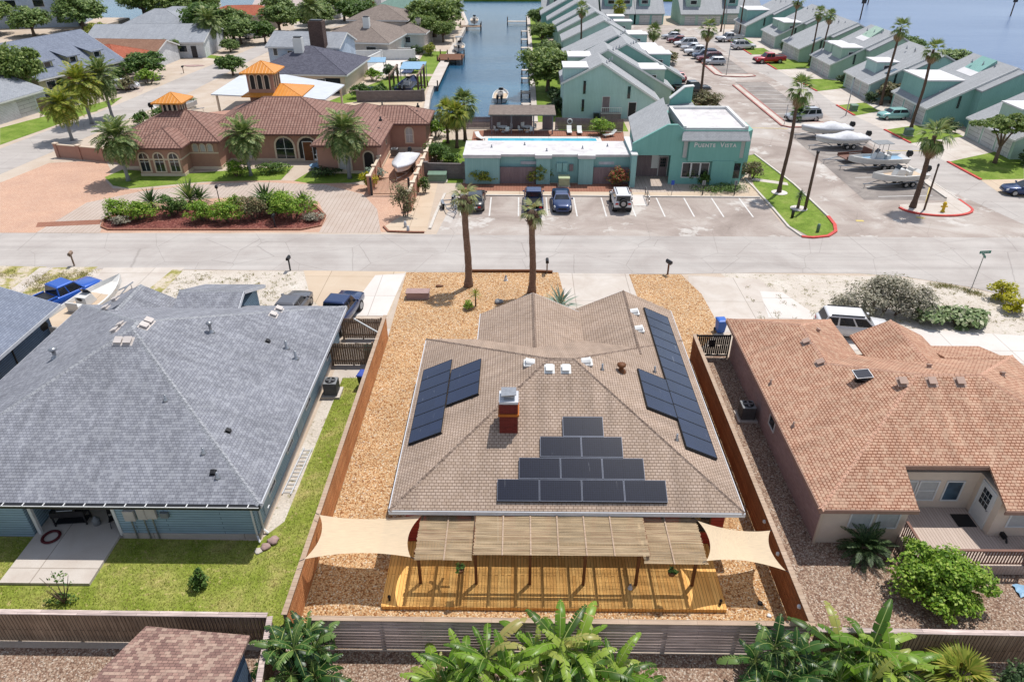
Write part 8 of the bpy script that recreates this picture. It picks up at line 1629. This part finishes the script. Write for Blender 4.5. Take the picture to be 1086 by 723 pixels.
# ================================================================ trees on the far banks
def tcrown(r, h, z, m=5):
    out = [(0, 0, z+h*.15, r*.75, r*.75, h*.55)]
    for i in range(m):
        a = 6.283*i/m+random.random(); out.append((r*.55*math.cos(a), r*.55*math.sin(a), z+random.uniform(-.1, .2)*h, r*.55, r*.55, h*.45))
    return out
TA = Proto(tree('tree', 'broad oak-like tree leaning over the right canal bank', 'tree', tcrown(4.2, 4.6, 3.4, 7), 9000, .42, L_oak, 2.0, .3, None, True, None, .6, 30, .36)); TB = Proto(tree('tree', 'tree', 'tree', tcrown(2.6, 3.4, 2.0, 6), 5000, .34, L_mid, 1.2, .2, None, True, None, .6, 26, .36)); TC = Proto(tree('tree', 'tree', 'tree', tcrown(3.8, 4.2, 2.6, 8), 8000, .42, L_wood, 1.5, .28, None, True, None, .6, 30, .36))
BB = Proto(bush('bush', 'bush', [(-.7, 0, .7, .9, .8, .8), (.6, .2, .7, .9, .8, .75), (0, -.3, 1.0, .8, .7, .7)], 1300, .24, L_mid)); BD = Proto(bush('bush', 'bush', [(-.7, 0, .7, .9, .8, .8), (.6, .2, .8, .9, .8, .85), (0, -.3, 1.0, .8, .7, .7)], 1300, .26, L_dark))
gt = 'trees on the far banks'
TA.put((4.3, 114.5, 0), 0, None, (1.12, 1.25, 1.0), gt)
TA.put((-19.0, 168, 0), 2, 'big round tree at the left canal bank', (1.45, 1.4, 1.25), gt); TA.put((-72.2, 105.8, 0), 1, 'tall green tree beside the left-edge palm on the corner lawn', (.9, .9, 1.25), gt); TA.put((-38.5, 181, 0), 4, 'broad bright green tree in the middle of the drive court', (1.3, 1.0, .95), gt, {'oak_leaves': L_mid}); TA.put((-66.8, 160.5, 0), 3, 'large light-green tree beside the silver-roofed house', (1.05, 1.05, 1.2), gt, {'oak_leaves': L_mid}); TA.put((-119, 170, 0), 5, 'wide dark tree at the top left corner', (1.6, 1.3, 1.1), gt); TA.put((-97, 198, 0), 5, 'leafy tree before the taupe-roofed house at the top left', (1.3, 1.2, 1.0), gt)
TC.put((-61.5, 162.5, 0), 1, 'dark tree right of the large light-green tree', 1.25, gt); TC.put((-55.0, 174, 0), 2, 'dark tree at the bend of the left street', 1.15, gt); TC.put((-106, 184, 0), 3, 'dark tree before the tall grey house', 1.4, gt); TC.put((-49.5, 186.5, 0), 4, 'dark tree beside the drive court', 1.1, gt); TC.put((5.0, 140, 0), 5, 'dark tree behind the canal-side tree', .7, gt); TC.put((4.9, 166, 0), 1, 'small dark tree far up the right canal bank, nearer', .6, gt); TC.put((4.2, 185, 0), 2, 'small dark tree far up the right canal bank, farther', .75, gt)
TC.put((-87.5, 196, 0), 2, 'dark tree behind the pale-roofed house at the top left', 1.2, gt); TC.put((-130, 192, 0), 2, 'dark tree behind the white porch house', 1.4, gt); TB.put((-53.5, 158.5, 0), 2, 'small round-topped tree on the dry yard of the left street', 1.1, gt); TB.put((-63.0, 124.0, 0), 0, 'large round dense green tree beside the brown gravel drive', (1.45, 1.45, 1.0), gt, {'mid_leaves': L_mid}); TB.put((-49.2, 126.5, 0), 3, 'round green tree behind the mansion tower, by the street', (1.0, 1.0, .8), gt); TB.put((-84.5, 152, 0), 4, 'yellowish round tree behind the dormer roof', 1.2, gt, {'mid_leaves': L_palmy})
TC.put((73.5, 128, 0), 1, 'long dark tree mass on the bay shore behind the right-hand row', (1.5, 1.0, .8), gt); TC.put((72, 141, 0), 4, 'rounded tree on the bay shore behind the sage townhouse', (.9, .9, .8), gt, {'shore_leaves': L_mid}); TC.put((75, 108, 0), 2, 'dark tree on the bay shore behind the teal townhouse', (.6, .6, .9), gt); TC.put((74.5, 150, 0), 2, 'small dark tree on the bay shore, farthest', .6, gt)
TB.put((54.5, 107.6, 0), 1, 'thin grey-green small tree beside the small-dormer townhouse', (.9, .9, .7), gt, {'mid_leaves': L_olive}); TB.put((25.9, 103.0, 0), 2, 'olive shrub tree on the lawn behind the clubhouse tower', (.9, .9, .6), gt, {'mid_leaves': L_olive}); TB.put((26.6, 137.5, 0), 3, 'wide olive shrub tree beside the lot, left of the parked row', (1.15, 1.0, .55), gt, {'mid_leaves': L_olive})
gb = 'bushes of the far gardens'
for i, (x, y, s, P_, lab, mt) in enumerate([(-60.6, 119.5, 1.4, BB, 'pale green bush in front of the large round tree', {'mid_leaves': L_bright}), (-61.6, 114.5, 1.3, BB, 'flowering pale bush beside the white hatchback', {'mid_leaves': L_olive}), (-66.5, 122, 1.2, BB, 'bush in front of the dormer-roofed house door', None), (-67.5, 126.5, 1.5, BD, 'dark bush between the dormer roof and the rust roof', None), (-53.8, 133, 1.0, BB, 'small bush on the grass beside the dry yard', None), (-48.0, 104.0, 1.0, BB, 'bush at the street corner of the white pavilion', None), (-50.2, 94.5, 1.1, BB, 'bush at the left end of the mansion roof, nearer', None), (-48.2, 96.5, 1.2, BB, 'bush at the left end of the mansion roof, farther', None), (-77.5, 94, 2.0, BB, 'big bright bush behind the left-edge picket fence', {'mid_leaves': L_bright}), (-70.5, 113.0, 1.3, BB, 'bush beside the yellowish feathery palm', None), (-24, 110.2, 1.3, BB, 'green hedge bush on the terrace, left of three', None), (-21.2, 109.9, 1.3, BB, 'green hedge bush on the terrace, middle of three', None), (-18.9, 109.6 if 0 else 110.4, 1.1, BB, 'green hedge bush on the terrace, right of three', None), (-21.8, 124.5, 1.3, BD, 'round dark bush on the canal lawn', None), (-24.3, 122.4, 1.2, BB, 'bright bush beside the blue canopy', {'mid_leaves': L_bright}), (-19.0, 129.5, 1.4, BD, 'dark bush right of the blue canopy', None), (-17.6, 146, 1.3, BB, 'yellow-green bush beside the brown square dock', {'mid_leaves': L_palmy}), (-20.2, 146.5, 1.0, BD, 'dark shrub by the white pool wall', None), (5.0, 109.5, 1.1, BD, 'dark bush under the canal-side tree', None), (6.0, 106.5, 1.2, BD, 'dark bush at the foot of the canal-side tree', None), (5.0, 101, 1.3, BD, 'dark bush beside the white stair of the nearest gable', None), (5.5, 146, 1.6, BD, 'dark bush mid right canal bank', None), (4.6, 173, 1.2, BD, 'dark bush far right canal bank', None), (51.8, 108.2, .9, BD, 'dark round bush left of the big-dormer townhouse', None), (53.0, 121.5, .9, BD, 'dark round bush beside the sage garages', None), (53.2, 136.5, 1.1, BD, 'dark round bush left of the four garage doors', None), (55.0, 92.5, 1.0, BD, 'dark bush beside the mint car', None), (57, 78.8, 1.0, BD, 'dark bush at the right frame edge by the spreading tree', None), (53.0, 151.8, 1.0, BD, 'dark bush behind the white parked car', None), (34.2, 169, .9, BD, 'small round bush on the far roundabout', None), (-57.5, 152, 1.0, BD, 'dark shrub under the street-side trees', None), (-49.8, 162, 1.1, BD, 'shrub at the right side of the left street', None), (-12.0, 92.0, 1.4, BD, 'dark shrub clump left of the fan palms', None), (-9.6, 80.0, 1.1, BB, 'green shrub inside the pool garden', None), (-10.6, 89.0, 1.3, BB, 'green shrub behind the pink wall by the canal', {'mid_leaves': L_bright})]):
    P_.put((x, y, 0), i*1.3, lab, s, gb, mt)
fence_slats('wood_fence', 'weathered picket fence at the left frame edge by the corner lawn', (-78, 88.5), (-66.8, 102.5), 1.8, m_woodv, m_wood, None, side=-1, board_v=True)
mailbox('dark mailbox at the dry yard of the left street', *G2(195, 78), m_black, m_wood, 1); t = boat_on_trailer('white boat parked at the street behind the small orange tower', 'trailer under the boat behind the small orange tower', -47.8, 100.2, rad(30), 5.6, top=False)
rock('rock', 'pile of red rubble on the dry yard of the left street', *G2(205, 70), -.03, .9, m_mauvebrick, (2.2, 1, .1))
# ================================================================ turf and the rest of the greenery
def blades(name, areas, n, h, lm):
    """grass blades standing on lawns: nobody could count them, one object"""
    ar = np.array([abs((a[2]-a[0])*(a[3]-a[1])) for a in areas]); VV = []
    for a, k in zip(areas, (ar/ar.sum()*n).astype(int)):
        P = np.zeros((k, 3)); P[:, 0] = rng.uniform(a[0], a[2], k); P[:, 1] = rng.uniform(a[1], a[3], k); P[:, 2] = .02
        d = unit(k); d[:, 2] = 0; hh = h*rng.uniform(.4, 1.3, (k, 1)); w = d*.018; tip = P+np.array([0, 0, 1])*hh+unit(k)*hh*.6*np.array([1, 1, .3])
        VV.append(np.stack([P-w, P+w, tip+w*.3, tip-w*.3], 1).reshape(-1, 3))
    V = np.concatenate(VV); return struct(qmesh(name, V, np.arange(len(V)).reshape(-1, 4), lm), 'stuff')
L_turf = leaf('turf_blades', [(0, C(150, 170, 64)), (.35, C(176, 190, 78)), (.65, C(198, 202, 108)), (.85, C(224, 214, 150)), (1, C(228, 216, 164))], .4, patch=C(214, 192, 132))
blades('grass', [(-23.5, 17.8, -9.25, 20.1), (-18.2, 20.1, -9.25, 22.8), (-11.2, 22.8, -9.15, 24.5), (-10.9, 24.5, -9.1, 36.1), (-24, 20.1, -22.45, 22.8)], 24000, .06, L_turf)
L_weed = leaf('weed_blades', [(0, C(120, 130, 60)), (.4, C(156, 158, 86)), (.7, C(190, 178, 116)), (1, C(176, 140, 96))], .3)
def tufts(name, centres, per, spread, h, lm):
    V = []
    for (cx, cy, k) in centres:
        n = int(per*k); P = np.zeros((n, 3)); P[:, :2] = np.array([cx, cy])+rng.normal(size=(n, 2))*spread*k**.5; P[:, 2] = .015; d = unit(n); d[:, 2] = 0; hh = h*rng.uniform(.4, 1.3, (n, 1)); w = d*.02
        tip = P+np.array([0, 0, 1])*hh*.8+unit(n)*hh*.8*np.array([1, 1, .3]); V.append(np.stack([P-w, P+w, tip+w*.3, tip-w*.3], 1).reshape(-1, 3))
    V = np.concatenate(V); return struct(qmesh(name, V, np.arange(len(V)).reshape(-1, 4), lm), 'stuff')
cs = []
for _ in range(150): cs.append((random.uniform(-27, -17.5), random.uniform(43.5, 50.4), random.uniform(.1, .5)))
for _ in range(70): x = random.uniform(-44, -34); cs.append((x, random.uniform(46, 50.6), random.uniform(.4, 2.2)))
for _ in range(110): x = random.uniform(17, 36); y = random.uniform(43, 50); cs.append((x, y, random.uniform(.1, .5))) if y < 50.2-max(0, x-30)*.55 else None
for _ in range(40): cs.append((random.uniform(20, 34), 49.9-random.random()*.6-max(0, 0), random.uniform(.3, 1.2))) if 0 else None
for k in range(34): u = k/33; q = G2(985+50*u, 300+9*u*u); cs.append((q[0]+random.uniform(-.4, .4), q[1]-random.uniform(.2, .9), random.uniform(.3, 1.3)))
tufts('weeds', cs, 55, .22, .14, L_weed)
for i, (x, y, sx, P_, lab, mt) in enumerate([(-101, 176, 1.5, TC, 'dark tree right of the tall grey house', None), (-125, 160, 1.6, TC, 'dark tree below the white porch house', None), (-92, 189, 1.3, TA, 'leafy tree behind the far inlet docks', None), (-84, 205, 1.2, TC, 'dark tree among the roofs before the bay', None), (-71, 171, 1.25, TC, 'dark tree behind the silver-roofed house', None), (-64.5, 155.5, 1.0, TC, 'dark tree at the right edge of the silver-roofed house', None), (-58.5, 158, 1.05, TC, 'dark tree over the street right of the silver-roofed house', None), (-47.5, 178, 1.2, TC, 'dark tree between the street bend and the drive court', None), (-44, 192, 1.1, TA, 'green tree in front of the white garage building', None), (-60, 192, 1.2, TC, 'dark tree left of the long pinkish house', None), (-17.5, 176, 1.2, TA, 'green tree behind the big canal tree', None), (-20.5, 160.5, .9, TA, 'green tree joining the big canal tree on its near side', None), (-78, 104.5, .9, TA, 'green tree left of the corner lawn tree', None), (-108, 168, 1.2, TC, 'dark tree in front of the tall grey house', None), (-66, 143.2, .55, TA, 'small green tree between the brown gable roof and the silver roof', None), (-57.4, 148.6, .5, TC, 'low dark tree under the street feathery palm', None), (4.6, 127, .75, TC, 'dark tree just beyond the canal-side tree', None), (4.4, 158, .7, TA, 'green tree halfway up the right canal bank', None), (-16.4, 160.6, .7, TA, 'green tree overhanging the narrow far dock', None)]):
    P_.put((x, y, 0), i*.9, lab, (sx, sx, sx*.95), gt, mt)
for P_ in (FP, QP, FS, TA, TB, TC, BB, BD): P_.done()
# ================================================================ camera, light
cam = bpy.data.cameras.new('camera'); co = bpy.data.objects.new('camera', cam); COL.objects.link(co); SC.camera = co
co.location = (0, 0, CAM_H); co.rotation_euler = (math.pi/2-PITCH, 0, YAW); cam.sensor_width = 36; cam.lens = 750/1086*36; cam.clip_end = 4000; cam.clip_start = .5
SUN = Vector((.27, .32, 1)).normalized()
sl = bpy.data.lights.new('sun', 'SUN'); so = bpy.data.objects.new('sun', sl); COL.objects.link(so); sl.energy = 3.5; sl.angle = rad(.55); sl.color = (1, .96, .9)
so.rotation_euler = SUN.to_track_quat('Z', 'Y').to_euler()
wd = bpy.data.worlds.new('World'); SC.world = wd; wd.use_nodes = True; nt = wd.node_tree; sky = nt.nodes.new('ShaderNodeTexSky'); sky.sky_type = 'NISHITA'; sky.sun_disc = False
sky.sun_elevation = math.asin(SUN.z); sky.sun_rotation = math.atan2(SUN.x, SUN.y); sky.air_density = 1.0; sky.dust_density = .6
hs = nt.nodes.new('ShaderNodeHueSaturation'); hs.inputs['Saturation'].default_value = .6; nt.links.new(sky.outputs[0], hs.inputs['Color']); nt.links.new(hs.outputs[0], nt.nodes['Background'].inputs[0]); nt.nodes['Background'].inputs[1].default_value = .13
vs = SC.view_settings; vs.view_transform = 'Standard'; vs.look = 'None'; vs.exposure = .42; vs.gamma = 1; vs.use_curve_mapping = False
SC.cycles.max_bounces = 6; SC.cycles.diffuse_bounces = 3; SC.cycles.transparent_max_bounces = 8
